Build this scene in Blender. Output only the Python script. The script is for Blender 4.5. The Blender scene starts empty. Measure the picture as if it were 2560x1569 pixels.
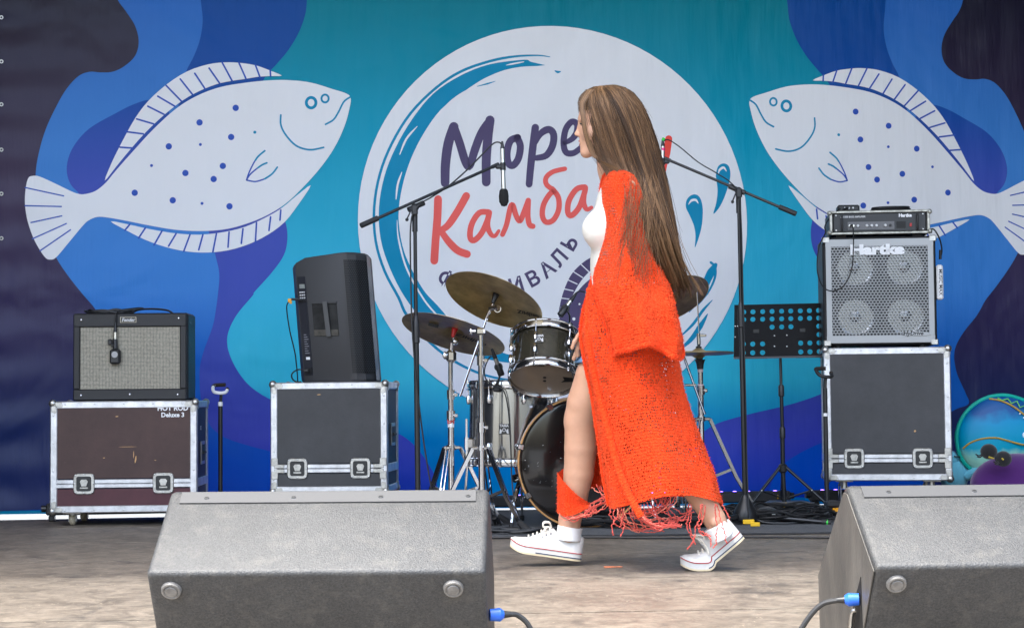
import bpy, bmesh, math, random
import numpy as np
from mathutils import Vector, Matrix, Euler
random.seed(7); np.random.seed(7)
sc = bpy.context.scene
COL = sc.collection
PI = math.pi

# ------------------------------------------------------------------ camera
F_PX, CX, CY, CAM_H = 4400.0, 1280.0, 784.5, 0.62      # focal length and centre for a 2560 px wide frame
PITCH = math.atan((1000 - CY) / F_PX); ROLL = 0.0087
cp, sp = math.cos(PITCH), math.sin(PITCH)
cr, sr = math.cos(ROLL), math.sin(ROLL)
_up0, _rt0, FWD = Vector((0, -sp, cp)), Vector((1, 0, 0)), Vector((0, cp, sp))
UPV = _up0 * cr + _rt0 * sr
RTV = _rt0 * cr - _up0 * sr
CAM = Vector((0, 0, CAM_H))
cam_d = bpy.data.cameras.new('camera')
cam_d.sensor_width = 36.0; cam_d.lens = F_PX / 2560 * 36.0
cam_d.clip_start = 0.05; cam_d.clip_end = 3000
cam = bpy.data.objects.new('camera', cam_d); COL.objects.link(cam)
m = Matrix((RTV, UPV, -FWD)).transposed().to_4x4(); m.translation = CAM
cam.matrix_world = m
sc.camera = cam

# ------------------------------------------------------------------ sky, sun, exposure
SUN_EL, SUN_AZ = math.radians(68), math.radians(-38)    # azimuth of the sun seen from the stage: behind the camera, to its left
sun_dir = Vector((math.sin(SUN_AZ) * math.cos(SUN_EL), -math.cos(SUN_AZ) * math.cos(SUN_EL), math.sin(SUN_EL)))
w = bpy.data.worlds.new('World'); sc.world = w; w.use_nodes = True
nt = w.node_tree; nt.nodes.clear()
sky = nt.nodes.new('ShaderNodeTexSky'); sky.sky_type = 'NISHITA'; sky.sun_disc = False
sky.sun_elevation = SUN_EL
sky.sun_rotation = math.atan2(sun_dir.x, sun_dir.y)
sky.air_density = 1.0; sky.dust_density = 6.0; sky.ozone_density = 0.6
bg = nt.nodes.new('ShaderNodeBackground'); bg.inputs[1].default_value = 0.15
out = nt.nodes.new('ShaderNodeOutputWorld')
nt.links.new(sky.outputs[0], bg.inputs[0]); nt.links.new(bg.outputs[0], out.inputs[0])
sl = bpy.data.lights.new('sun', 'SUN'); sl.energy = 1.1; sl.angle = math.radians(4); sl.color = (1, 0.95, 0.88)
so = bpy.data.objects.new('sun', sl); COL.objects.link(so)
so.rotation_euler = (-sun_dir).to_track_quat('-Z', 'Y').to_euler()
so.location = (-4, -4, 12)
vs = sc.view_settings
vs.view_transform = 'Standard'; vs.look = 'None'; vs.gamma = 1.0; vs.use_curve_mapping = False
vs.exposure = 2.28
vs.use_white_balance = True; vs.white_balance_temperature = 6000; vs.white_balance_tint = 6
sc.render.engine = 'CYCLES'
sc.cycles.use_denoising = True
sc.cycles.max_bounces = 7; sc.cycles.diffuse_bounces = 4; sc.cycles.glossy_bounces = 4
sc.cycles.transparent_max_bounces = 24
sc.cycles.sample_clamp_indirect = 6

# ------------------------------------------------------------------ projection helpers (pixel of the 2560 px frame + distance -> point in the place)
def ray(x, y):
    return FWD * F_PX + RTV * (x - CX) + UPV * (CY - y)
def P(x, y, Y):
    d = ray(x, y); return CAM + d * (Y / d.y)
def FL(x, y, z=0.0):
    d = ray(x, y); return CAM + d * ((z - CAM.z) / d.z)
def SC(Y):
    return F_PX / Y

# ------------------------------------------------------------------ materials
def lin(c):
    c = c / 255.0
    return c / 12.92 if c <= 0.04045 else ((c + 0.055) / 1.055) ** 2.4
def C(r, g, b, k=1.0):
    return tuple(min(0.95, lin(v) * k) for v in (r, g, b)) + (1.0,)
MATS = {}
def mat(name, col, rough=0.5, metal=0.0, bump=0.0, bscale=200.0, var=0.0, vscale=6.0, spec=0.5, col2=None, bdetail=3.0,
        emit=None, estr=0.0, coat=0.0, sheen=0.0, stretch=None, subsurf=0.0, rvar=0.0):
    if name in MATS: return MATS[name]
    M = bpy.data.materials.new(name); M.use_nodes = True
    n = M.node_tree; b = n.nodes['Principled BSDF']
    col = tuple(col) if len(col) == 4 else tuple(col) + (1.0,)
    b.inputs['Base Color'].default_value = col
    b.inputs['Roughness'].default_value = rough; b.inputs['Metallic'].default_value = metal
    b.inputs['Specular IOR Level'].default_value = spec
    b.inputs['Coat Weight'].default_value = coat; b.inputs['Coat Roughness'].default_value = 0.04
    b.inputs['Sheen Weight'].default_value = sheen
    if subsurf:
        b.inputs['Subsurface Weight'].default_value = subsurf
        b.inputs['Subsurface Radius'].default_value = (0.01, 0.004, 0.002); b.inputs['Subsurface Scale'].default_value = 0.6
    if emit:
        b.inputs['Emission Color'].default_value = tuple(emit) + (1,); b.inputs['Emission Strength'].default_value = estr
    tc = n.nodes.new('ShaderNodeTexCoord')
    src = tc.outputs['Object']
    if stretch:
        mp = n.nodes.new('ShaderNodeMapping'); mp.inputs['Scale'].default_value = stretch
        n.links.new(src, mp.inputs[0]); src = mp.outputs[0]
    if var > 0 or col2 or rvar:
        nz = n.nodes.new('ShaderNodeTexNoise'); nz.inputs['Scale'].default_value = vscale; nz.inputs['Detail'].default_value = 6
        nz.inputs['Roughness'].default_value = 0.65
        n.links.new(src, nz.inputs['Vector'])
        rp = n.nodes.new('ShaderNodeValToRGB'); rp.color_ramp.elements[0].position = 0.32; rp.color_ramp.elements[1].position = 0.68
        c2 = tuple(col2) if col2 else tuple(min(0.95, v * (1 + var)) for v in col[:3]) + (1,)
        c1 = col if col2 else tuple(v * (1 - var) for v in col[:3]) + (1,)
        rp.color_ramp.elements[0].color = c1; rp.color_ramp.elements[1].color = c2
        n.links.new(nz.outputs['Fac'], rp.inputs[0]); n.links.new(rp.outputs[0], b.inputs['Base Color'])
        if rvar:
            mr = n.nodes.new('ShaderNodeMapRange'); mr.inputs['To Min'].default_value = rough - rvar; mr.inputs['To Max'].default_value = rough + rvar
            n.links.new(nz.outputs['Fac'], mr.inputs[0]); n.links.new(mr.outputs[0], b.inputs['Roughness'])
    if bump > 0:
        nb = n.nodes.new('ShaderNodeTexNoise'); nb.inputs['Scale'].default_value = bscale; nb.inputs['Detail'].default_value = bdetail
        n.links.new(src, nb.inputs['Vector'])
        bp = n.nodes.new('ShaderNodeBump'); bp.inputs['Strength'].default_value = bump; bp.inputs['Distance'].default_value = 0.002
        n.links.new(nb.outputs['Fac'], bp.inputs['Height']); n.links.new(bp.outputs[0], b.inputs['Normal'])
    MATS[name] = M
    return M

# ------------------------------------------------------------------ mesh helpers
def frame_from(d):
    d = Vector(d).normalized()
    a = Vector((0, 0, 1)) if abs(d.z) < 0.95 else Vector((1, 0, 0))
    u = d.cross(a).normalized(); v = d.cross(u).normalized()
    return u, v, d
def catmull(pts, n=6, closed=False):
    pts = [Vector(p) for p in pts]; N = len(pts); outp = []
    segs = N if closed else N - 1
    for i in range(segs):
        if closed: p0, p1, p2, p3 = pts[(i - 1) % N], pts[i], pts[(i + 1) % N], pts[(i + 2) % N]
        else: p0, p1, p2, p3 = pts[max(i - 1, 0)], pts[i], pts[i + 1], pts[min(i + 2, N - 1)]
        for k in range(n):
            t = k / n
            outp.append(0.5 * ((2 * p1) + (p2 - p0) * t + (2 * p0 - 5 * p1 + 4 * p2 - p3) * t * t + (3 * p1 - p0 - 3 * p2 + p3) * t ** 3))
    if not closed: outp.append(pts[-1])
    return outp
class MB:
    def __init__(self): self.v = []; self.f = []
    def add(self, vs, fs):
        o = len(self.v); self.v += [tuple(p) for p in vs]; self.f += [tuple(i + o for i in f) for f in fs]; return self
    def box(self, c, s, b=0.0, rot=None):
        hx, hy, hz = s[0] / 2, s[1] / 2, s[2] / 2
        b = min(b, hx * .95, hy * .95, hz * .95)
        vs, fs = [], []
        if b <= 0:
            vs = [(x, y, z) for x in (-hx, hx) for y in (-hy, hy) for z in (-hz, hz)]
            fs = [(0, 1, 3, 2), (4, 6, 7, 5), (0, 4, 5, 1), (2, 3, 7, 6), (0, 2, 6, 4), (1, 5, 7, 3)]
        else:
            ids = {}
            for sx in (-1, 1):
                for sy in (-1, 1):
                    for sz in (-1, 1):
                        for a in range(3):
                            p = [sx * (hx - b), sy * (hy - b), sz * (hz - b)]
                            p[a] = (sx * hx, sy * hy, sz * hz)[a]
                            ids[(sx, sy, sz, a)] = len(vs); vs.append(tuple(p))
            def q(a, s, l):
                r = [ids[k] for k in l]; fs.append(tuple(r))
            for s_ in (-1, 1):
                q(0, s_, [(s_, -1, -1, 0), (s_, 1, -1, 0), (s_, 1, 1, 0), (s_, -1, 1, 0)])
                q(1, s_, [(-1, s_, -1, 1), (1, s_, -1, 1), (1, s_, 1, 1), (-1, s_, 1, 1)])
                q(2, s_, [(-1, -1, s_, 2), (1, -1, s_, 2), (1, 1, s_, 2), (-1, 1, s_, 2)])
            for s1 in (-1, 1):
                for s2 in (-1, 1):
                    q(0, 0, [(s1, s2, -1, 0), (s1, s2, 1, 0), (s1, s2, 1, 1), (s1, s2, -1, 1)])
                    q(0, 0, [(s1, -1, s2, 0), (s1, 1, s2, 0), (s1, 1, s2, 2), (s1, -1, s2, 2)])
                    q(0, 0, [(-1, s1, s2, 1), (1, s1, s2, 1), (1, s1, s2, 2), (-1, s1, s2, 2)])
                    for s3 in (-1, 1):
                        fs.append((ids[(s1, s2, s3, 0)], ids[(s1, s2, s3, 1)], ids[(s1, s2, s3, 2)]))
        c = Vector(c)
        vs = [(rot @ Vector(p) if rot else Vector(p)) + c for p in vs]
        return self.add(vs, fs)
    def cyl(self, p0, p1, r0, r1=None, n=12, caps=True):
        r1 = r0 if r1 is None else r1
        p0, p1 = Vector(p0), Vector(p1); u, v, d = frame_from(p1 - p0)
        vs = []
        for p, r in ((p0, r0), (p1, r1)):
            for k in range(n):
                a = 2 * PI * k / n; vs.append(p + u * (math.cos(a) * r) + v * (math.sin(a) * r))
        fs = [(k, (k + 1) % n, n + (k + 1) % n, n + k) for k in range(n)]
        if caps: fs += [tuple(range(n))[::-1], tuple(range(n, 2 * n))]
        return self.add(vs, fs)
    def lathe(self, prof, c=(0, 0, 0), axis=(0, 0, 1), n=32, closed=False):
        c = Vector(c); u, v, d = frame_from(axis); vs, fs = [], []; L = len(prof)
        for r, h in prof:
            for k in range(n):
                a = 2 * PI * k / n; vs.append(c + d * h + u * (math.cos(a) * r) + v * (math.sin(a) * r))
        for i in range(L if closed else L - 1):
            j = (i + 1) % L
            for k in range(n):
                k2 = (k + 1) % n; fs.append((i * n + k, i * n + k2, j * n + k2, j * n + k))
        if not closed:
            if prof[0][0] > 1e-6: fs.append(tuple(range(n)))
            if prof[-1][0] > 1e-6: fs.append(tuple(range((L - 1) * n, L * n)))
        return self.add(vs, fs)
    def sphere(self, c, r, n=12, m=8, s=(1, 1, 1)):
        c = Vector(c); vs = [c + Vector((0, 0, -r * s[2]))]; fs = []
        for i in range(1, m):
            t = PI * i / m
            for k in range(n):
                a = 2 * PI * k / n
                vs.append(c + Vector((r * s[0] * math.sin(t) * math.cos(a), r * s[1] * math.sin(t) * math.sin(a), -r * s[2] * math.cos(t))))
        vs.append(c + Vector((0, 0, r * s[2])))
        for k in range(n): fs.append((0, 1 + (k + 1) % n, 1 + k))
        for i in range(m - 2):
            for k in range(n):
                a, b = 1 + i * n + k, 1 + i * n + (k + 1) % n; fs.append((a, b, b + n, a + n))
        top = len(vs) - 1; o = 1 + (m - 2) * n
        for k in range(n): fs.append((top, o + k, o + (k + 1) % n))
        return self.add(vs, fs)
    def tube(self, pts, r, n=8, sub=6, caps=True, r1=None, flat=None):
        pts = catmull(pts, sub) if sub > 1 else [Vector(p) for p in pts]
        N = len(pts); vs, fs = [], []; u = None
        for i, p in enumerate(pts):
            t = (pts[min(i + 1, N - 1)] - pts[max(i - 1, 0)])
            if t.length < 1e-9: t = Vector((0, 0, 1))
            t.normalize()
            if u is None: u, _, _ = frame_from(t)
            u = (u - t * u.dot(t)).normalized(); v = t.cross(u)
            rr = r if r1 is None else r + (r1 - r) * i / (N - 1)
            for k in range(n):
                a = 2 * PI * k / n; vs.append(p + u * (math.cos(a) * rr) + v * (math.sin(a) * rr * (flat or 1)))
        for i in range(N - 1):
            for k in range(n):
                k2 = (k + 1) % n; fs.append((i * n + k, i * n + k2, (i + 1) * n + k2, (i + 1) * n + k))
        if caps: fs += [tuple(range(n))[::-1], tuple(range((N - 1) * n, N * n))]
        return self.add(vs, fs)
    def prism(self, poly, off):
        """poly: list of points on a plane, extruded by vector off"""
        off = Vector(off); n = len(poly); vs = [Vector(p) for p in poly] + [Vector(p) + off for p in poly]
        return self.add(vs, [tuple(range(n))[::-1], tuple(range(n, 2 * n))] + [(k, (k + 1) % n, n + (k + 1) % n, n + k) for k in range(n)])
    def ring(self, c, axis, r, w, h, n=40, b=0.25):
        """hoop: rectangular section, radial w, axial h, centre radius r"""
        bw, bh = w * b, h * b
        pr = [(r - w / 2, -h / 2 + bh), (r - w / 2 + bw, -h / 2), (r + w / 2 - bw, -h / 2), (r + w / 2, -h / 2 + bh), (r + w / 2, h / 2 - bh), (r + w / 2 - bw, h / 2), (r - w / 2 + bw, h / 2), (r - w / 2, h / 2 - bh)]
        return self.lathe(pr, c, axis, n, closed=True)
    def torus(self, c, axis, R, r, n=32, m=8):
        return self.lathe([(R + r * math.cos(2 * PI * k / m), r * math.sin(2 * PI * k / m)) for k in range(m)], c, axis, n, closed=True)
    def xf(self, M):
        self.v = [tuple(M @ Vector(p)) for p in self.v]; return self
def link(o, parent=None):
    COL.objects.link(o)
    if parent is not None: o.parent = parent
    return o
def obj(name, mb, m, parent=None, smooth=35, kind=None, fixn=True):
    me = bpy.data.meshes.new(name); me.from_pydata([tuple(p) for p in mb.v], [], mb.f)
    if fixn:
        bm = bmesh.new(); bm.from_mesh(me); bmesh.ops.recalc_face_normals(bm, faces=bm.faces); bm.to_mesh(me); bm.free()
    if m: me.materials.append(m)
    if smooth:
        me.polygons.foreach_set('use_smooth', [True] * len(me.polygons))
        if smooth < 180: me.set_sharp_from_angle(angle=math.radians(smooth))
    o = bpy.data.objects.new(name, me); link(o, parent)
    if kind: o['kind'] = kind
    return o
def tag(o, label=None, cat=None, group=None, kind=None):
    if label: o['label'] = label
    if cat: o['category'] = cat
    if group: o['group'] = group
    if kind: o['kind'] = kind
    return o
def thing(name, label, cat, loc=(0, 0, 0), rotz=0.0, group=None):
    o = bpy.data.objects.new(name, None); COL.objects.link(o); o.empty_display_size = 0.05
    o.location = loc; o.rotation_euler = (0, 0, rotz)
    return tag(o, label, cat, group)
def copy_tree(o, parent=None):
    c = o.copy(); COL.objects.link(c); c.parent = parent
    for ch in list(o.children): copy_tree(ch, c)
    return c
_TX = {}
def text_geo(s, size=1.0, bold=0.0, shear=0.0, align='CENTER'):
    """flat outline of a word, as (verts, faces) in the XY plane"""
    k = (s, size, bold, shear, align)
    if k in _TX: return _TX[k]
    cu = bpy.data.curves.new('lettering', 'FONT'); cu.body = s; cu.size = size; cu.align_x = align; cu.align_y = 'CENTER'
    cu.offset = bold; cu.shear = shear; cu.resolution_u = 3
    o = bpy.data.objects.new('lettering', cu); COL.objects.link(o)
    dg = bpy.context.evaluated_depsgraph_get()
    me = o.evaluated_get(dg).to_mesh()
    r = ([tuple(v.co) for v in me.vertices], [tuple(p.vertices) for p in me.polygons])
    o.evaluated_get(dg).to_mesh_clear(); bpy.data.objects.remove(o); bpy.data.curves.remove(cu)
    _TX[k] = r
    return r
def text_on(s, size, org, ux, uy, bold=0.0, shear=0.0, align='CENTER', up=0.0, wide=1.0):
    v, f = text_geo(s, size, bold, shear, align)
    org, ux, uy = Vector(org), Vector(ux).normalized(), Vector(uy).normalized()
    n = ux.cross(uy)
    return MB().add([org + ux * (p[0] * wide) + uy * p[1] + n * up for p in v], f)
# ------------------------------------------------------------------ common materials
CHROME = mat('chrome', (0.66, 0.66, 0.68, 1), 0.10, 1.0, rvar=0.05, vscale=30)
STEEL = mat('worn_steel', (0.5, 0.49, 0.46, 1), 0.38, 1.0, var=0.25, vscale=40)
ALU = mat('brushed_aluminium', (0.66, 0.66, 0.67, 1), 0.42, 0.85, var=0.22, vscale=14, bump=0.12, bscale=120)
BLACK = mat('black_plastic', (0.018, 0.018, 0.019, 1), 0.42, bump=0.05, bscale=400)
BLKMETAL = mat('black_powder_coat', (0.012, 0.012, 0.013, 1), 0.34)
RUBBER = mat('black_rubber', (0.015, 0.015, 0.016, 1), 0.6)
CABLE = mat('black_cable', (0.010, 0.010, 0.011, 1), 0.5)
WHITEP = mat('white_plastic', (0.72, 0.72, 0.72, 1), 0.45)
YELLOW = mat('yellow_tape', C(225, 180, 20), 0.5)
BRONZE = mat('cymbal_bronze', (0.46, 0.35, 0.18, 1), 0.38, 0.78, var=0.35, vscale=9, bump=0.15, bscale=160, stretch=(1, 1, 1))
INK = mat('black_ink', (0.006, 0.006, 0.006, 1), 0.6)
SILVERINK = mat('silver_ink', (0.6, 0.6, 0.6, 1), 0.4)
WHITEINK = mat('white_ink', (0.8, 0.8, 0.8, 1), 0.5)

# ------------------------------------------------------------------ the ground behind and around the stage
g = MB().add([(-400, -400, -1.15), (400, -400, -1.15), (400, 400, -1.15), (-400, 400, -1.15)], [(0, 1, 2, 3)])
obj('ground', g, mat('paved_ground', (0.14, 0.14, 0.13, 1), 0.9, var=0.2, vscale=0.6), smooth=0, kind='structure')

# ------------------------------------------------------------------ stage floor: worn painted plywood sheets
def floor_material():
    M = bpy.data.materials.new('worn_plywood_paint'); M.use_nodes = True
    n = M.node_tree; b = n.nodes['Principled BSDF']; L = n.links.new
    geo = n.nodes.new('ShaderNodeNewGeometry')
    mp = n.nodes.new('ShaderNodeMapping'); mp.inputs['Scale'].default_value = (2.3, 2.0, 1); mp.inputs['Rotation'].default_value = (0, 0, 0.06)
    L(geo.outputs['Position'], mp.inputs[0])
    def noise(scale, det, rough=0.6, vec=mp.outputs[0], dist=0.0):
        z = n.nodes.new('ShaderNodeTexNoise'); z.inputs['Scale'].default_value = scale; z.inputs['Detail'].default_value = det
        z.inputs['Roughness'].default_value = rough; z.inputs['Distortion'].default_value = dist; L(vec, z.inputs['Vector']); return z.outputs['Fac']
    def ramp(fac, stops):
        r = n.nodes.new('ShaderNodeValToRGB'); e = r.color_ramp.elements
        while len(e) < len(stops): e.new(0.5)
        for q, (p, c) in zip(e, stops): q.position = p; q.color = c
        L(fac, r.inputs[0]); return r.outputs[0]
    def mix(a, b_, fac, mode='MIX'):
        x = n.nodes.new('ShaderNodeMix'); x.data_type = 'RGBA'; x.blend_type = mode
        if hasattr(fac, 'is_linked') or hasattr(fac, 'links'): L(fac, x.inputs[0])
        else: x.inputs[0].default_value = fac
        L(a, x.inputs[6])
        if isinstance(b_, tuple): x.inputs[7].default_value = b_
        else: L(b_, x.inputs[7])
        return x.outputs[2]
    c1 = ramp(noise(1.3, 8, 0.7, dist=0.6), [(0.30, (0.098, 0.080, 0.062, 1)), (0.5, (0.162, 0.134, 0.104, 1)), (0.70, (0.228, 0.190, 0.148, 1))])
    streak = ramp(noise(4.0, 9, 0.75, dist=1.0), [(0.42, (0, 0, 0, 1)), (0.62, (1, 1, 1, 1))])
    c2 = mix(c1, (0.31, 0.262, 0.205, 1), streak)
    # keep streaks partial
    x = c2.node; x.inputs[0].default_value = 0.5
    m2 = n.nodes.new('ShaderNodeMath'); m2.operation = 'MULTIPLY'; m2.inputs[1].default_value = 0.85; L(streak, m2.inputs[0]); L(m2.outputs[0], x.inputs[0])
    dark = ramp(noise(2.3, 7, 0.7, dist=0.8), [(0.56, (0, 0, 0, 1)), (0.70, (1, 1, 1, 1))])
    m3 = n.nodes.new('ShaderNodeMath'); m3.operation = 'MULTIPLY'; m3.inputs[1].default_value = 0.8; L(dark, m3.inputs[0])
    c3 = mix(c2, (0.04, 0.038, 0.037, 1), m3.outputs[0])
    # sawdust and confetti specks
    vo = n.nodes.new('ShaderNodeTexVoronoi'); vo.inputs['Scale'].default_value = 34; L(geo.outputs['Position'], vo.inputs['Vector'])
    sp1 = n.nodes.new('ShaderNodeMath'); sp1.operation = 'LESS_THAN'; sp1.inputs[1].default_value = 0.10; L(vo.outputs['Distance'], sp1.inputs[0])
    sel = ramp(noise(7, 3, 0.5, geo.outputs['Position']), [(0.5, (0, 0, 0, 1)), (0.6, (1, 1, 1, 1))])
    m4 = n.nodes.new('ShaderNodeMath'); m4.operation = 'MULTIPLY'; L(sp1.outputs[0], m4.inputs[0]); L(sel, m4.inputs[1])
    fine = ramp(noise(38, 8, 0.8, geo.outputs['Position']), [(0.35, (0.55, 0.55, 0.55, 1)), (0.65, (1.0, 1.0, 1.0, 1))])
    c3 = mix(c3, fine, 0.85, 'MULTIPLY')
    mpf = n.nodes.new('ShaderNodeMapping'); mpf.inputs['Scale'].default_value = (1.5, 26, 1); L(geo.outputs['Position'], mpf.inputs[0])
    grain = ramp(noise(5, 6, 0.7, mpf.outputs[0]), [(0.40, (0.72, 0.72, 0.72, 1)), (0.6, (1.08, 1.07, 1.05, 1))])
    c3 = mix(c3, grain, 0.8, 'MULTIPLY')
    c4 = mix(c3, (0.5, 0.42, 0.30, 1), m4.outputs[0])
    L(c4, b.inputs['Base Color']); b.inputs['Roughness'].default_value = 0.55
    bp = n.nodes.new('ShaderNodeBump'); bp.inputs['Strength'].default_value = 0.35; bp.inputs['Distance'].default_value = 0.004
    L(noise(9, 9, 0.75), bp.inputs['Height']); L(bp.outputs[0], b.inputs['Normal'])
    MATS['floor'] = M
    return M
FLOORM = floor_material()
fl = MB()
BACKL, BACKR = (-4.6, 9.25), (4.8, 10.75)          # rear edge of the deck, running slightly away to the right
fl.add([(-4.6, 2.6, -0.02), (4.8, 2.6, -0.02), BACKR + (-0.02,), BACKL + (-0.02,)] + [(-4.6, 2.6, -1.15), (4.8, 2.6, -1.15), BACKR + (-1.15,), BACKL + (-1.15,)],
       [(0, 1, 2, 3), (4, 5, 1, 0), (5, 6, 2, 1), (6, 7, 3, 2), (7, 4, 0, 3)])
floor = obj('stage_floor', fl, mat('deck_timber', (0.05, 0.045, 0.04, 1), 0.8), smooth=0, kind='structure')
SK = math.tan(math.radians(4.0))
def backY(x): return BACKL[1] + (BACKR[1] - BACKL[1]) * (x - BACKL[0]) / (BACKR[0] - BACKL[0])
rows = [2.62, 3.25, 4.2, 5.17, 6.14, 7.1, 8.06, 9.02, 11.2]
for i in range(len(rows) - 1):
    xs = [-4.58, -2.9 + (0.6 if i % 2 else 0), -0.75 + (0.6 if i % 2 else 0), 1.4 + (0.6 if i % 2 else 0), 3.5, 4.78]
    for a, b_ in zip(xs[:-1], xs[1:]):
        a += 0.002; b_ -= 0.002
        def yy(r, x, e):
            v = r + e + (x * SK if 2.7 < r < 11 else 0); return min(v, backY(x) - 0.002)
        p = [(a, yy(rows[i], a, .004)), (b_, yy(rows[i], b_, .004)), (b_, yy(rows[i + 1], b_, -.005)), (a, yy(rows[i + 1], a, -.005))]
        if p[3][1] - p[0][1] < 0.03 and p[2][1] - p[1][1] < 0.03: continue
        dz = random.uniform(-0.0015, 0)
        obj('plywood_sheet', MB().prism([(x, y, -0.018) for x, y in p], (0, 0, 0.018 + dz)), FLOORM, floor, smooth=0)
# carpet under the drums
cl, crr = FL(1120, 1347), FL(2330, 1330)
poly = [(-1.05, cl.y - 0.05), (0.2, cl.y + 0.06), (1.2, cl.y + 0.1), (crr.x + 0.5, crr.y), (crr.x + 0.5, backY(2.4) - 0.35), (-0.85, backY(-0.85) - 0.02)]
cm = mat('grey_carpet', (0.032, 0.032, 0.034, 1), 0.95, bump=0.9, bscale=350, var=0.35, vscale=4, sheen=0.1)
car = obj('carpet', MB().prism([(x, y, 0.002) for x, y in poly], (0, 0, 0.007)), cm, smooth=0)
tag(car, 'dark grey carpet spread on the stage under the drum kit', 'carpet')

# ------------------------------------------------------------------ roof and wings (outside the frame, they shade the stage)
rf = MB(); rf.box((0, 8.1, 6.06), (11, 7.4, 0.12), 0)
obj('stage_roof', rf, mat('white_roof_tarpaulin', (0.55, 0.55, 0.56, 1), 0.7), smooth=0, kind='structure')
for sx, nm in ((-4.75, 'wall_left'), (5.0, 'wall_right')):
    obj(nm, MB().box((sx, 8.0, 2.4), (0.08, 6.0, 7.1), 0), mat('black_wing_cloth', (0.03, 0.03, 0.035, 1), 0.9), smooth=0, kind='structure')

rc = MB().add([(-8.5, 10.3, 0.0), (8.5, 12.7, 0.0), (8.5, 12.7, 6.0), (-8.5, 10.3, 6.0), (-8.5, 10.36, 0.0), (8.5, 12.76, 0.0), (8.5, 12.76, 6.0), (-8.5, 10.36, 6.0)], [(0, 1, 2, 3), (7, 6, 5, 4), (0, 4, 5, 1), (1, 5, 6, 2), (2, 6, 7, 3), (3, 7, 4, 0)])
obj('wall_back', rc, MATS['black_wing_cloth'], smooth=0, kind='structure')
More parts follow.
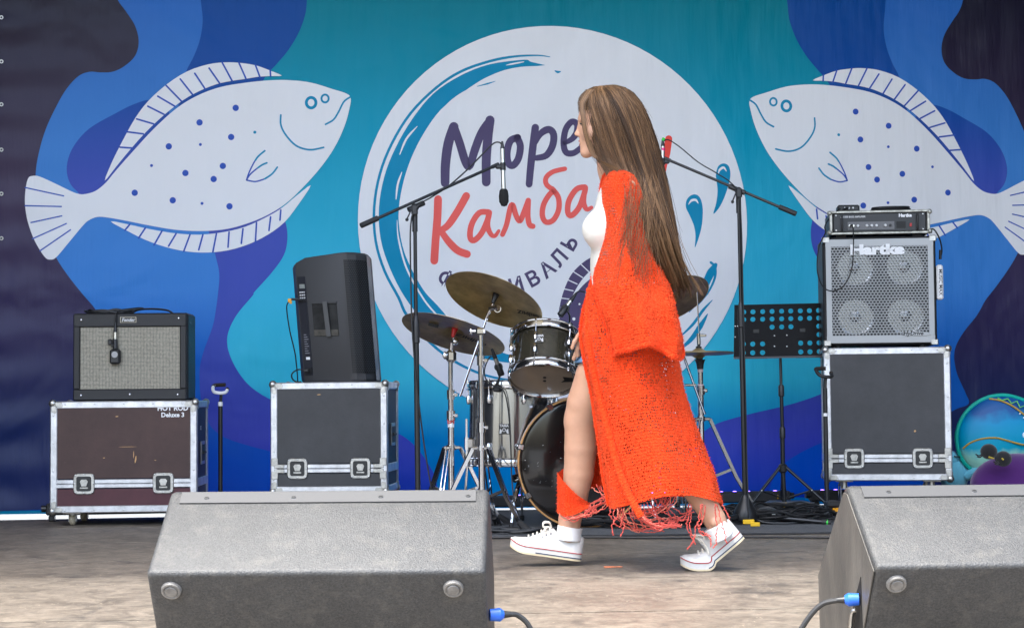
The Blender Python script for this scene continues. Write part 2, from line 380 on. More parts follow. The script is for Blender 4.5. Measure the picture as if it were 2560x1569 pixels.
# ------------------------------------------------------------------ printed backdrop banner
TH_B = math.radians(8.0)
B_DIR = Vector((math.cos(TH_B), math.sin(TH_B), 0)); B_N = Vector((math.sin(TH_B), -math.cos(TH_B), 0))
B_A = P(60, 1000, 10.15)
def B(x, y, lay=0.0):
    """point of the banner seen at pixel x, y; lay = millimetres of print layer above the cloth"""
    d = ray(x, y); t = (B_A - CAM).dot(B_N) / d.dot(B_N)
    return CAM + d * t + B_N * (lay * 0.001)
def zpx(y): return B(1280, y).z
def print_mat(name, stops, rough=0.5):
    """printed vinyl: colours set by height on the sheet, slight weave and soft creases"""
    M = bpy.data.materials.new(name); M.use_nodes = True
    n = M.node_tree; b = n.nodes['Principled BSDF']; L = n.links.new
    geo = n.nodes.new('ShaderNodeNewGeometry')
    if len(stops) == 1: b.inputs['Base Color'].default_value = stops[0][1]
    else:
        sx = n.nodes.new('ShaderNodeSeparateXYZ'); L(geo.outputs['Position'], sx.inputs[0])
        z0, z1 = zpx(1400), zpx(-100)
        mr = n.nodes.new('ShaderNodeMapRange'); mr.inputs['From Min'].default_value = z0; mr.inputs['From Max'].default_value = z1
        L(sx.outputs['Z'], mr.inputs[0])
        rp = n.nodes.new('ShaderNodeValToRGB'); e = rp.color_ramp.elements
        st = sorted(((zpx(y) - z0) / (z1 - z0), c) for y, c in stops)
        while len(e) < len(st): e.new(0.5)
        for q, (p, c) in zip(e, st): q.position = p; q.color = c
        L(mr.outputs[0], rp.inputs[0]); L(rp.outputs[0], b.inputs['Base Color'])
    b.inputs['Roughness'].default_value = rough; b.inputs['Specular IOR Level'].default_value = 0.22 if rough > .45 else 0.25
    nz = n.nodes.new('ShaderNodeTexNoise'); nz.inputs['Scale'].default_value = 1.1; nz.inputs['Detail'].default_value = 3
    nz.inputs['Distortion'].default_value = 0.4; L(geo.outputs['Position'], nz.inputs['Vector'])
    mp = n.nodes.new('ShaderNodeMapping'); mp.inputs['Scale'].default_value = (6, 6, 0.8); mp.inputs['Rotation'].default_value = (0, 0.35, 0); L(geo.outputs['Position'], mp.inputs[0])
    n2 = n.nodes.new('ShaderNodeTexNoise'); n2.inputs['Scale'].default_value = 1.4; n2.inputs['Detail'].default_value = 4; L(mp.outputs[0], n2.inputs['Vector'])
    ad = n.nodes.new('ShaderNodeMath'); ad.operation = 'MULTIPLY_ADD'; ad.inputs[1].default_value = 0.12; L(n2.outputs['Fac'], ad.inputs[0]); L(nz.outputs['Fac'], ad.inputs[2])
    # pull of the eyelets along the left hem
    sp_ = n.nodes.new('ShaderNodeSeparateXYZ'); L(geo.outputs['Position'], sp_.inputs[0])
    def mth(op, a, b_=0.0):
        q = n.nodes.new('ShaderNodeMath'); q.operation = op
        for i, v in enumerate((a, b_)):
            if isinstance(v, (int, float)): q.inputs[i].default_value = v
            else: L(v, q.inputs[i])
        return q.outputs[0]
    near = n.nodes.new('ShaderNodeMapRange'); near.inputs['From Min'].default_value = -3.0; near.inputs['From Max'].default_value = -2.2; near.inputs['To Min'].default_value = 1; near.inputs['To Max'].default_value = 0; L(sp_.outputs['X'], near.inputs[0])
    pull = mth('MULTIPLY', mth('MULTIPLY', near.outputs[0], near.outputs[0]), mth('SINE', mth('ADD', mth('MULTIPLY', sp_.outputs['Z'], 24.5), mth('MULTIPLY', nz.outputs['Fac'], 3.0))))
    ad2 = n.nodes.new('ShaderNodeMath'); ad2.operation = 'MULTIPLY_ADD'; ad2.inputs[1].default_value = .09; L(pull, ad2.inputs[0]); L(ad.outputs[0], ad2.inputs[2]); ad = ad2
    b1 = n.nodes.new('ShaderNodeBump'); b1.inputs['Strength'].default_value = 0.75; b1.inputs['Distance'].default_value = 0.12; L(ad.outputs[0], b1.inputs['Height'])
    n3 = n.nodes.new('ShaderNodeTexNoise'); n3.inputs['Scale'].default_value = 260; L(geo.outputs['Position'], n3.inputs['Vector'])
    b2 = n.nodes.new('ShaderNodeBump'); b2.inputs['Strength'].default_value = 0.15; b2.inputs['Distance'].default_value = 0.001
    L(n3.outputs['Fac'], b2.inputs['Height']); L(b1.outputs[0], b2.inputs['Normal']); L(b2.outputs[0], b.inputs['Normal'])
    return M
K = 1.25
PM = dict(
    teal=print_mat('print_teal', [(0, C(0, 112, 128, K)), (350, C(26, 142, 170, K)), (750, C(62, 172, 202, K)), (950, C(62, 180, 202, K)), (1100, C(5, 125, 170, K)), (1280, C(0, 120, 150, K))]),  # print gradient; its darker top also carries some painted-in roof shade
    royal=print_mat('print_royal_blue', [(0, C(5, 72, 150)), (250, C(22, 78, 162)), (480, C(68, 84, 180)), (900, C(68, 82, 180)), (1100, C(70, 80, 178)), (1250, C(10, 66, 160))]),
    blue=print_mat('print_mid_blue', [(0, C(48, 106, 188)), (400, C(72, 134, 208)), (720, C(68, 134, 212)), (900, C(26, 102, 196)), (1200, C(5, 90, 176))]),
    dark=print_mat('print_aubergine', [(0, C(28, 25, 46)), (500, C(62, 49, 78)), (850, C(48, 43, 84)), (1050, C(28, 42, 90)), (1280, C(28, 42, 94))], rough=0.40),  # paler middle stops paint a vinyl sheen into the dark ink
    white=print_mat('print_white', [(0, (0.87, 0.865, 0.87, 1))]),
    plum=print_mat('print_plum', [(0, C(76, 66, 98, K))]),
    coral=print_mat('print_coral', [(0, C(222, 92, 84, K))]),
    red=print_mat('print_red', [(0, C(222, 70, 58, K))]),
    tealink=print_mat('print_teal_ink', [(0, C(20, 128, 166, K))]),
    blueink=print_mat('print_blue_ink', [(0, C(48, 78, 165, K))]),
)
banner = thing('backdrop_banner', 'huge printed festival backdrop with two white flatfish on teal and blue waves', 'banner', tuple(B(1280, 1283)))
INVB = None
bpy.context.view_layer.update()
INVB = banner.matrix_world.inverted()
def bobj(name, mb, m, parent=None, kind=None):
    mb.v = [tuple(INVB @ Vector(p)) for p in mb.v]
    return obj(name, mb, m, parent or banner, smooth=0, fixn=False, kind=kind)
def poly_px(pts, lay, mb=None):
    mb = mb or MB()
    vs = [B(x, y, lay) for x, y in pts]
    # keep faces turned to the viewer
    nrm = Vector((0, 0, 0))
    for i in range(len(vs)): nrm += (vs[i] - vs[0]).cross(vs[(i + 1) % len(vs)] - vs[0])
    if nrm.dot(B_N) < 0: vs.reverse()
    return mb.add(vs, [tuple(range(len(vs)))])
def spl(pts, n=6, closed=True):
    return [(p.x, p.y) for p in catmull([(x, y, 0) for x, y in pts], n, closed)]
def ribbon_px(pts, w, lay, mb=None, sub=6, taper=None, closed=False, cap=True, fn=None):
    """a painted stroke of width w px with round ends; taper: list of width factors along it; fn maps pixels before laying"""
    mb = mb or MB()
    p = spl(pts, sub, closed) if sub > 1 else list(pts)
    N = len(p); L_, R_ = [], []
    for i in range(N):
        if closed: a, b_ = p[(i - 1) % N], p[(i + 1) % N]
        else: a, b_ = p[max(i - 1, 0)], p[min(i + 1, N - 1)]
        dx, dy = b_[0] - a[0], b_[1] - a[1]; l = math.hypot(dx, dy) or 1
        t = i / (N - 1)
        k = 1.0
        if taper:
            q = t * (len(taper) - 1); j = min(int(q), len(taper) - 2); k = taper[j] + (taper[j + 1] - taper[j]) * (q - j)
        hw = w * k / 2
        L_.append((p[i][0] - dy / l * hw, p[i][1] + dx / l * hw)); R_.append((p[i][0] + dy / l * hw, p[i][1] - dx / l * hw))
    if closed:
        f = fn or (lambda q: q)
        vs = [B(*f(q), lay) for q in L_] + [B(*f(q), lay) for q in R_]
        mb.add(vs, [(i, N + i, N + (i + 1) % N, (i + 1) % N) for i in range(N)])
        return mb
    loop = list(L_)
    if cap:
        a0 = math.atan2(L_[-1][1] - p[-1][1], L_[-1][0] - p[-1][0]); r = math.hypot(L_[-1][1] - p[-1][1], L_[-1][0] - p[-1][0])
        capE = [(p[-1][0] + r * math.cos(a0 - PI * k / 6), p[-1][1] + r * math.sin(a0 - PI * k / 6)) for k in range(1, 6)]
        a1 = math.atan2(R_[0][1] - p[0][1], R_[0][0] - p[0][0]); r = math.hypot(R_[0][1] - p[0][1], R_[0][0] - p[0][0])
        capS = [(p[0][0] + r * math.cos(a1 - PI * k / 6), p[0][1] + r * math.sin(a1 - PI * k / 6)) for k in range(1, 6)]
    else: capE = capS = []
    f = fn or (lambda q: q)
    base = len(mb.v)
    vs = [B(*f(q), lay) for q in L_] + [B(*f(q), lay) for q in R_]
    fs = [(i, N + i, N + i + 1, i + 1) for i in range(N - 1)]
    if cap:
        o = len(vs); vs += [B(*f(q), lay) for q in capE]; fs.append(tuple([N - 1] + [o + k for k in range(5)] + [2 * N - 1])[::-1])
        o = len(vs); vs += [B(*f(q), lay) for q in capS]; fs.append(tuple([N] + [o + k for k in range(5)] + [0])[::-1])
    # turn every face towards the viewer
    fx = []
    for q in fs:
        a, b_, c_ = vs[q[0]], vs[q[1]], vs[q[2]]
        fx.append(q if (b_ - a).cross(c_ - a).dot(B_N) >= 0 else q[::-1])
    mb.add(vs, fx)
    return mb
def disc_px(c, r, lay, mb=None, n=20, ry=None, fn=None):
    f = fn or (lambda q: q)
    return poly_px([f((c[0] + r * math.cos(2 * PI * k / n), c[1] + (ry or r) * math.sin(2 * PI * k / n))) for k in range(n)], lay, mb)

# cloth: a real sheet with thickness and an uneven hem
cl_top = -260
def bcloth():
    xs = [-30, 400, 800, 1200, 1600, 2000, 2400, 2760]
    mb = MB(); fr = [B(x, cl_top) for x in xs] + [B(x, 1284 - (x - 60) * 0.0125) for x in reversed(xs)]
    fr = fr[::-1]
    n = len(fr); off = -B_N * 0.004
    mb.add(fr + [p + off for p in fr], [tuple(range(n)), tuple(range(n, 2 * n))[::-1]] + [(k, (k + 1) % n, n + (k + 1) % n, n + k) for k in range(n)])
    return mb
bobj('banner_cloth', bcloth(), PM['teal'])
def z1(p): return [(x / 1.926, y / 1.926) for x, y in p]
# homography that carries the left half of the design onto its mirror image on the right
src = [(1687, 470), (1498, 496), (1565, 476), (1135, 521), (961, 591), (1113, 661), (813, 706), (1073, 800), (893, 834), (1029, 863), (649, 929), (832, 965), (410, 935), (1110, 302)]
dst = [(218, 482), (396, 513), (333, 492), (730, 539), (887, 607), (752, 674), (1022, 717), (790, 806), (954, 838), (831, 866), (1171, 928), (1009, 962), (1385, 932), (745, 330)]
A_, b_ = [], []
for (x, y), (u, v) in zip(z1(src), [(1760 + a / 1.926, c / 1.926) for a, c in dst]):
    A_ += [[x, y, 1, 0, 0, 0, -u * x, -u * y], [0, 0, 0, x, y, 1, -v * x, -v * y]]; b_ += [u, v]
Hm = np.append(np.linalg.lstsq(np.array(A_), np.array(b_), rcond=None)[0], 1).reshape(3, 3)
def mir(q):
    v = Hm @ np.array([q[0], q[1], 1.0]); return (v[0] / v[2], v[1] / v[2])
def idt(q): return q

# waves (left half; the right half is its mirror image)
royal = z1([(1485, -160), (1483, -60), (1478, 0), (1470, 70), (1440, 155), (1390, 240), (1330, 312), (1290, 355), (1255, 420), (1240, 560), (1270, 760), (1330, 940), (1372, 1060), (1384, 1140), (1368, 1225), (1310, 1310), (1225, 1405)]) + \
    [(632, 738), (593, 785), (572, 826), (568, 859), (578, 896), (601, 937), (634, 972), (690, 1004), (780, 1032), (880, 1052), (960, 1070), (997, 1084), (1022, 1100), (1046, 1124), (1067, 1153), (1083, 1180), (1091, 1204), (1096, 1240), (1097, 1262)]
blue = z1([(960, -160), (962, -60), (966, 0), (976, 100), (962, 195), (932, 275), (895, 350), (860, 480), (880, 700), (950, 950), (1010, 1130), (1040, 1240), (1056, 1320), (1050, 1410), (1038, 1500)]) + \
    [(531, 818), (507, 885), (499, 930), (503, 1000), (522, 1056), (541, 1079), (572, 1097), (625, 1114), (690, 1132), (760, 1160), (820, 1200), (850, 1262)]
dark = z1([(540, -160), (545, -60), (566, 0), (605, 55), (650, 125), (668, 200), (652, 268), (602, 318), (545, 346), (485, 350), (432, 347), (378, 368), (320, 430), (268, 520), (222, 620), (190, 725), (172, 840), (180, 980), (215, 1120), (272, 1242), (330, 1330), (400, 1418), (455, 1482)]) + \
    [(262, 810), (305, 860), (327, 905), (322, 960), (298, 1015), (290, 1045), (330, 1060), (372, 1090), (400, 1150), (412, 1262)]
indigo = z1([(720, 482), (640, 505), (560, 545), (430, 620), (352, 710), (322, 800), (334, 875), (372, 922), (430, 960), (620, 900), (800, 640), (800, 500)])
for fn, edge in ((idt, -120), (mir, None)):
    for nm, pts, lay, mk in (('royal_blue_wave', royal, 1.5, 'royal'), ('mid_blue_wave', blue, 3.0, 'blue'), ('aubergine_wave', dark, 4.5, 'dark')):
        c = spl(pts, 6, False)
        if fn is idt: loop = [(max(x, -28), y) for x, y in c] + [(-28, c[-1][1] + 15), (-28, cl_top + 8)]
        else:
            c = [fn(q) for q in c]; c = [(x, max(y, cl_top + 8)) for x, y in c]
            loop = [(min(x, 2755), min(y, 1246)) for x, y in c] + [(2755, 1246), (2755, cl_top + 8)]
        loop = [(x, max(y, cl_top + 8)) for x, y in loop]
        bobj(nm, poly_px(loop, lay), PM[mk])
    bobj('indigo_wave', poly_px([fn(q) for q in spl(indigo, 5)], 4.0), PM['royal'])
    # flatfish
    body = z1([(410, 935), (460, 920), (510, 880), (560, 820), (640, 730), (740, 622), (850, 523), (950, 462), (1060, 421), (1180, 400), (1300, 388), (1400, 388), (1500, 400), (1600, 430), (1668, 452), (1688, 474), (1685, 512), (1660, 605), (1610, 712), (1540, 812), (1450, 912), (1370, 985), (1280, 1040), (1180, 1080), (1080, 1105), (960, 1113), (840, 1106), (720, 1086), (600, 1062), (520, 1048), (470, 1045), (430, 1060), (400, 1086), (330, 1170), (272, 1238), (243, 1250), (215, 1236), (168, 1160), (135, 1070), (121, 985), (124, 910), (136, 860), (156, 848), (192, 851), (270, 886), (340, 920), (378, 934)])
    fish = bobj('flatfish_print', poly_px([fn(q) for q in spl(body, 4)], 6.0), PM['white'])
    dors = z1([(505, 870), (540, 780), (590, 680), (650, 572), (712, 490), (800, 410), (900, 346), (1000, 312), (1080, 302), (1150, 304), (1230, 316), (1300, 341), (1357, 366), (1300, 368), (1240, 372), (1180, 382), (1110, 392), (1040, 408), (960, 440), (880, 485), (790, 555), (700, 640), (620, 730), (560, 803)])
    vent = z1([(533, 1066), (610, 1110), (700, 1155), (800, 1190), (900, 1211), (1000, 1216), (1100, 1205), (1200, 1175), (1290, 1130), (1370, 1070), (1440, 980), (1496, 893), (1425, 945), (1352, 1005), (1270, 1052), (1180, 1092), (1080, 1117), (960, 1130), (840, 1123), (720, 1103), (620, 1081)])
    for nm, q in (('dorsal_fin_print', dors), ('ventral_fin_print', vent)):
        bobj(nm, poly_px([fn(t) for t in spl(q, 3)], 5.6), PM['white'])
    rays = [((1070, 303), (1118, 392)), ((1150, 303), (1185, 382)), ((1230, 315), (1252, 374)), ((1301, 340), (1303, 369)), ((1007, 330), (1060, 406)), ((938, 355), (988, 430)), ((868, 382), (928, 458)), ((800, 413), (875, 490)), ((760, 465), (842, 513)), ((712, 513), (790, 552)), ((658, 574), (740, 598)), ((605, 635), (690, 646)), ((578, 710), (635, 714)),
            ((625, 1081), (602, 1109)), ((700, 1098), (668, 1146)), ((780, 1113), (742, 1180)), ((848, 1125), (812, 1185)), ((915, 1130), (885, 1210)), ((977, 1130), (957, 1203)), ((1042, 1126), (1025, 1214)), ((1103, 1118), (1098, 1190)), ((1170, 1102), (1162, 1172)), ((1235, 1073), (1230, 1167)), ((1303, 1045), (1295, 1110)), ((1352, 1012), (1348, 1060))]
    for a, c in rays: bobj('fin_ray_line', ribbon_px(z1([a, c]), 4.2, 6.6, sub=1, fn=fn), PM['blueink'])
    for a, c in [((122, 904), (307, 944)), ((121, 991), (296, 995)), ((150, 1072), (298, 1040)), ((157, 1150), (320, 1077)), ((193, 1208), (340, 1107))]: bobj('tail_ray_line', ribbon_px(z1([a, c]), 3.2, 6.9, sub=1, fn=fn), PM['blueink'], fish)
    for x, y in [(1135, 521), (961, 591), (1113, 661), (813, 706), (1073, 800), (893, 834), (1029, 863), (649, 929), (832, 965), (1105, 994)]: bobj('spot', disc_px(z1([(x, y)])[0], 7.9, 6.9, fn=fn), PM['blueink'], fish)
    for x, y in [(965, 697), (730, 798), (973, 980)]: bobj('spot', disc_px(z1([(x, y)])[0], 3.7, 6.9, fn=fn), PM['blueink'], fish)
    for l in ([(1235, 765), (1222, 785), (1200, 830), (1187, 868)], [(1240, 810), (1205, 840), (1187, 868)], [(1187, 868), (1230, 875), (1275, 862)]): bobj('pectoral_line', ribbon_px(z1(l), 3.6, 6.9, fn=fn), PM['blueink'], fish)
    for c, R_, t in (((1498, 496), 12.0, 7.4), ((1565, 476), 9.0, 5.0)):
        c = z1([c])[0]
        bobj('eye_ring', ribbon_px([(c[0] + R_ * math.cos(2 * PI * k / 24), c[1] + R_ * 1.08 * math.sin(2 * PI * k / 24)) for k in range(24)], t, 6.9, sub=1, closed=True, fn=fn), PM['tealink'], fish)
    for l in ([(1352, 555), (1352, 600), (1370, 642), (1410, 690), (1450, 714), (1500, 722), (1558, 711)], [(1684, 470), (1655, 492), (1630, 540), (1605, 578), (1567, 600)], [(1275, 727), (1245, 752), (1230, 772)], [(1285, 785), (1262, 795), (1243, 808)], [(1275, 862), (1310, 838), (1335, 806)]):
        bobj('face_line', ribbon_px(z1(l), 4.4, 7.1, fn=fn), PM['tealink'], fish)
    bobj('spot', disc_px(z1([(1227, 638)])[0], 3.8, 6.9, fn=fn), PM['tealink'], fish)

# round emblem in the middle
def r2(p): return [(860 + x / 1.926, y / 1.926) for x, y in p]
rim = [(888, 545), (1381, 70), (1868, 570), (1016, 229), (1171, 112), (1691, 182), (980, 836), (1017, 876), (1073, 929), (1119, 959), (1810, 330)]
uv = [((B(x, y) - B_A).dot(B_DIR), B(x, y).z) for x, y in rim]
S_ = np.linalg.lstsq(np.array([[u, v, 1] for u, v in uv]), np.array([u * u + v * v for u, v in uv]), rcond=None)[0]
cu, cv = S_[0] / 2, S_[1] / 2; cR = math.sqrt(S_[2] + cu * cu + cv * cv)
def buv(u, v, lay): return B_A + B_DIR * u + Vector((0, 0, v - B_A.z)) + B_N * lay * 0.001
n = 96
emb = bobj('emblem_disc', MB().add([buv(cu + cR * math.cos(2 * PI * k / n), cv + cR * math.sin(2 * PI * k / n), 8.0) for k in range(n)], [tuple(range(n))]), PM['white'])
outer = r2([(990, 276), (930, 269), (820, 274), (700, 297), (560, 347), (440, 427), (320, 547), (230, 692), (172, 840), (145, 1000), (152, 1160), (195, 1305), (262, 1432)]) + [(1018, 790), (1075, 856), (1140, 905), (1215, 938), (1300, 952), (1400, 950)]
bobj('brush_stroke', ribbon_px(outer, 6.5, 8.8, taper=[0.3, 1, 1, 1, 1, 1.1, 1, .6], sub=4), PM['tealink'], emb)
thick_o = r2([(968, 316), (900, 300), (865, 290), (700, 312), (560, 366), (430, 452), (330, 572), (248, 712), (194, 850), (168, 1000), (176, 1150), (220, 1290), (292, 1430)]) + [(1062, 806), (1120, 853), (1185, 888), (1260, 905), (1330, 908)]
thick_i = [(1330, 898), (1265, 884), (1200, 858), (1140, 815), (1094, 764)] + r2([(385, 1400), (322, 1290), (280, 1180), (262, 1040), (280, 900), (322, 765), (385, 640), (465, 530), (560, 455), (632, 405), (690, 372), (770, 340), (850, 324), (930, 320)])
bobj('brush_stroke', poly_px(spl(thick_o, 4, False) + spl(thick_i, 4, False), 8.8), PM['tealink'], emb)
bobj('brush_stroke', ribbon_px(r2([(640, 418), (690, 405), (728, 393)]), 4, 9.0, taper=[.3, 1, .2]), PM['tealink'], emb)
bobj('brush_stroke', ribbon_px(r2([(1015, 343), (1028, 349), (1040, 347)]), 5, 8.8, taper=[.5, 1.2, .6]), PM['tealink'], emb)
for l, w_ in (([(865, 300), (820, 308), (780, 316)], 4), ([(268, 745), (300, 670), (352, 610)], 5), ([(250, 960), (258, 890), (278, 830)], 5), ([(465, 535), (540, 470), (640, 410)], 5), ([(190, 870), (165, 1010), (172, 1160), (230, 1330), (320, 1470)], 0)):
    if w_: bobj('brush_highlight', ribbon_px(r2(l), w_, 9.6, taper=[.4, 1, 1, .3]), PM['white'], emb)
bobj('brush_highlight', ribbon_px(r2([(255, 1060), (262, 1150), (300, 1290), (370, 1420)]) + [(1085, 780), (1150, 845), (1215, 880)], 4.5, 9.6, taper=[.2, 1, 1, 1, .8, .3]), PM['white'], emb)
bobj('water_drop', poly_px(spl(r2([(1648, 965), (1668, 942), (1695, 938), (1716, 960), (1726, 1010), (1722, 1080), (1708, 1140), (1688, 1192), (1691, 1140), (1684, 1090), (1664, 1040), (1645, 1000)]), 4), 8.8), PM['tealink'], emb)
bobj('water_drop', poly_px(spl(r2([(1789, 840), (1800, 802), (1825, 788), (1850, 800), (1859, 840), (1850, 890), (1830, 950), (1805, 1000), (1777, 1030), (1790, 980), (1797, 920), (1792, 870)]), 4), 8.8), PM['tealink'], emb)
# wave crest at the lower right
bobj('water_drop', ribbon_px([(1722, 780), (1752, 735), (1772, 690), (1788, 662)], 16, 8.8, taper=[.1, .8, 1.1, 1.3, .6]), PM['tealink'], emb)
bobj('water_drop', ribbon_px([(1776, 656), (1787, 668), (1786, 695), (1770, 730), (1745, 762)], 6, 9.0, taper=[1, 1, 1, .8, .2]), PM['tealink'], emb)
bobj('water_drop', ribbon_px([(1690, 850), (1730, 812), (1757, 775), (1780, 750)], 7, 8.8, taper=[.2, 1, 1, .2]), PM['tealink'], emb)
bobj('water_drop', ribbon_px([(1690, 880), (1725, 850), (1750, 815), (1768, 785)], 11, 8.8, taper=[.2, 1, 1.2, .2]), PM['tealink'], emb)
bobj('water_drop', ribbon_px([(1600, 915), (1660, 895), (1705, 860)], 16, 8.8, taper=[.3, 1, .3]), PM['tealink'], emb)
bobj('drop_highlight', ribbon_px(r2([(1657, 985), (1672, 966), (1692, 964), (1704, 980)]), 6, 9.4, taper=[.2, 1, 1, .2]), PM['white'], emb)
bobj('drop_highlight', ribbon_px(r2([(1800, 838), (1808, 818), (1826, 808), (1840, 826)]), 6, 9.4, taper=[.2, 1, 1, .2]), PM['white'], emb)
# hand lettering
def letters(name, strokes, m, lay0):
    mb = MB()
    for i, (pts, w_, tp) in enumerate(strokes):
        bobj('letter_stroke', ribbon_px(r2(pts), w_ / 1.926, lay0 + 0.25 * i, taper=tp, sub=5), m, emb)
letters('lettering', [
    ([(486, 882), (488, 790), (502, 690), (528, 612)], 46, [.9, 1, 1]),
    ([(528, 612), (556, 690), (584, 780), (604, 800), (630, 720), (662, 640), (704, 580)], 40, [1, 1, 1, .9, 1, 1, 1]),
    ([(702, 580), (692, 660), (684, 770), (684, 878)], 44, [1, 1, .95]),
    ([(835, 664), (800, 680), (784, 735), (790, 785), (812, 798), (838, 765), (848, 705), (832, 664)], 34, None),
    ([(920, 616), (908, 710), (898, 800), (890, 888)], 36, [1, 1, .9]),
    ([(918, 690), (945, 645), (985, 625), (1008, 650), (1002, 705), (972, 750), (925, 762)], 34, [.7, 1, 1, 1, .8]),
    ([(1058, 690), (1095, 672), (1118, 640), (1120, 600), (1095, 588), (1066, 625), (1056, 690), (1068, 735), (1105, 738), (1140, 712)], 30, [.7, 1, 1, 1, 1, 1, .9]),
], PM['plum'], 9.0)
letters('lettering', [
    ([(452, 960), (449, 1050), (440, 1160), (434, 1255)], 38, None),
    ([(588, 944), (545, 1020), (500, 1085), (462, 1112)], 36, [1, 1, .8]),
    ([(466, 1112), (500, 1160), (545, 1205), (592, 1224)], 36, [.8, 1, 1]),
    ([(694, 1022), (650, 1026), (614, 1080), (606, 1140), (624, 1158), (660, 1125), (690, 1060), (698, 1024)], 28, None),
    ([(698, 1024), (690, 1085), (706, 1128), (726, 1136), (744, 1112)], 26, [1, 1, .8, .6]),
    ([(762, 1130), (782, 1080), (800, 1000), (812, 990), (828, 1040), (846, 1064), (866, 1020), (886, 966)], 26, [.9, 1, 1, 1, 1]),
    ([(886, 966), (884, 1040), (892, 1082), (908, 1090)], 26, None),
    ([(1062, 814), (1005, 828), (972, 856), (974, 890), (1008, 916)], 24, [.9, 1, 1]),
    ([(1000, 910), (1030, 950), (1032, 1010), (1006, 1060), (972, 1070), (954, 1040), (960, 985), (990, 935), (1012, 922)], 26, None),
    ([(1158, 902), (1118, 912), (1082, 966), (1076, 1022), (1094, 1038), (1130, 1000), (1156, 930), (1160, 904)], 27, None),
    ([(1160, 904), (1152, 970), (1166, 1008), (1190, 1000)], 25, [1, 1, .7]),
    ([(1218, 1020), (1250, 960), (1268, 880), (1290, 870), (1300, 960), (1318, 1000)], 26, None),
    ([(1430, 832), (1390, 842), (1358, 896), (1352, 950), (1368, 966), (1402, 930), (1428, 860), (1432, 834)], 27, None),
    ([(1432, 834), (1426, 900), (1440, 940), (1462, 930)], 25, [1, 1, .7]),
], PM['coral'], 9.0)
letters('lettering', [([(1562, 670), (1552, 740), (1540, 800), (1536, 850)], 34, [1, 1, .8, .5]), ([(1543, 905), (1546, 908)], 30, None)], PM['red'], 9.0)
# word set on an arc
arc = MB()
for ch, a in zip('ФЕСТИВАЛЬ', (-27, -16, -5.5, 5.5, 17, 28, 38.5, 48.5, 59.5)):
    a = math.radians(a); x, y = 1222 + 236 * math.sin(a), 490 + 236 * math.cos(a)
    o_ = B(x, y, 9.2); s_ = SC(o_.y) * 1.0
    ux = B(x + 10 * math.cos(a), y - 10 * math.sin(a)) - B(x, y); uy = B(x - 10 * math.sin(a), y - 10 * math.cos(a)) - B(x, y)
    t = text_on(ch, 52 / s_, o_, ux, uy, bold=0.003)
    bobj('letter', t, PM['plum'], emb)
# small plum fish under the word
sf = MB()
poly_px(spl([(1322, 800), (1345, 797), (1366, 803), (1386, 806), (1405, 788), (1425, 755), (1455, 715), (1490, 688), (1530, 675), (1560, 690), (1570, 730), (1540, 790), (1490, 830), (1430, 850), (1380, 845), (1345, 855), (1325, 845)], 4), 8.8, sf)
poly_px(spl([(1396, 792), (1404, 742), (1424, 692), (1450, 662), (1480, 642), (1520, 628), (1520, 655), (1482, 672), (1452, 702), (1428, 745), (1413, 785)], 4), 8.8, sf)
bobj('small_fish_print', sf, PM['plum'], emb)
sd = MB()
for a, c in (((1402, 768), (1416, 770)), ((1403, 745), (1425, 748)), ((1409, 722), (1432, 727)), ((1420, 700), (1442, 710)), ((1434, 680), (1456, 694)), ((1452, 661), (1472, 680))): ribbon_px([a, c], 2.6, 9.4, sd, sub=1)
for x, y, r_ in ((1466, 733, 4), (1448, 760, 2.5), (1434, 797, 4), (1480, 760, 3), (1400, 825, 3)): disc_px((x, y), r_, 9.4, sd)
bobj('small_fish_marks', sd, PM['white'], emb)
# eyelets along the left hem
for y in (45, 155, 262, 375, 485, 596):
    e = MB().ring(tuple(INVB @ B(4, y, 9)), B_N, 0.009, 0.007, 0.006, n=14)
    obj('eyelet', e, STEEL, banner)

# ------------------------------------------------------------------ LED bars lying along the foot of the banner
LEDM = mat('violet_led', (0.1, 0.05, 0.6, 1), 0.3, emit=(0.22, 0.10, 1.0), estr=2.5)
LEDM.cycles.emission_sampling = 'NONE'
BARM = mat('led_bar_casing', (0.022, 0.022, 0.024, 1), 0.5)
def led_bar(x0, x1, label):
    yA = backY((x0 + x1) / 2) - 0.17
    ang = math.atan2(BACKR[1] - BACKL[1], BACKR[0] - BACKL[0])
    L_ = (x1 - x0) / math.cos(ang)
    t = thing('led_bar', label, 'stage light', ((x0 + x1) / 2, yA, 0.0), ang, 'violet LED bars along the backdrop')
    obj('casing', MB().box((0, 0, 0.062), (L_ - 0.06, 0.07, 0.062), 0.008), BARM, t)
    for s in (-1, 1):
        obj('bracket', MB().box((s * (L_ / 2 - 0.06), 0, 0.016), (0.03, 0.09, 0.03), 0.004).cyl((s * (L_ / 2 - 0.03), 0, 0.065), (s * (L_ / 2 - 0.005), 0, 0.065), 0.018), BLKMETAL, t)
    k = max(3, int(L_ / 0.085))
    for i in range(k):
        x = -L_ / 2 + 0.07 + (L_ - 0.14) * (i + .5) / k
        obj('led_lens', MB().lathe([(0.017, 0), (0.016, 0.004), (0.008, 0.008), (0.0, 0.009)], (x, 0.012, 0.087), n=12), LEDM, t)
    ld = bpy.data.lights.new('led_glow', 'AREA'); ld.shape = 'RECTANGLE'; ld.size = L_ - 0.1; ld.size_y = 0.03
    ld.energy = 0.13 * L_; ld.color = (0.08, 0.10, 1.0); ld.spread = math.radians(100)
    lo = bpy.data.objects.new('led_glow', ld); link(lo, t); lo.location = (0, 0.04, 0.075); lo.rotation_euler = (math.radians(96), 0, 0)
led_bar(-2.52, -1.52, 'black LED bar with violet lights beside the maroon flight case')
led_bar(-1.50, -0.50, 'black LED bar mostly hidden behind the grey flight case')
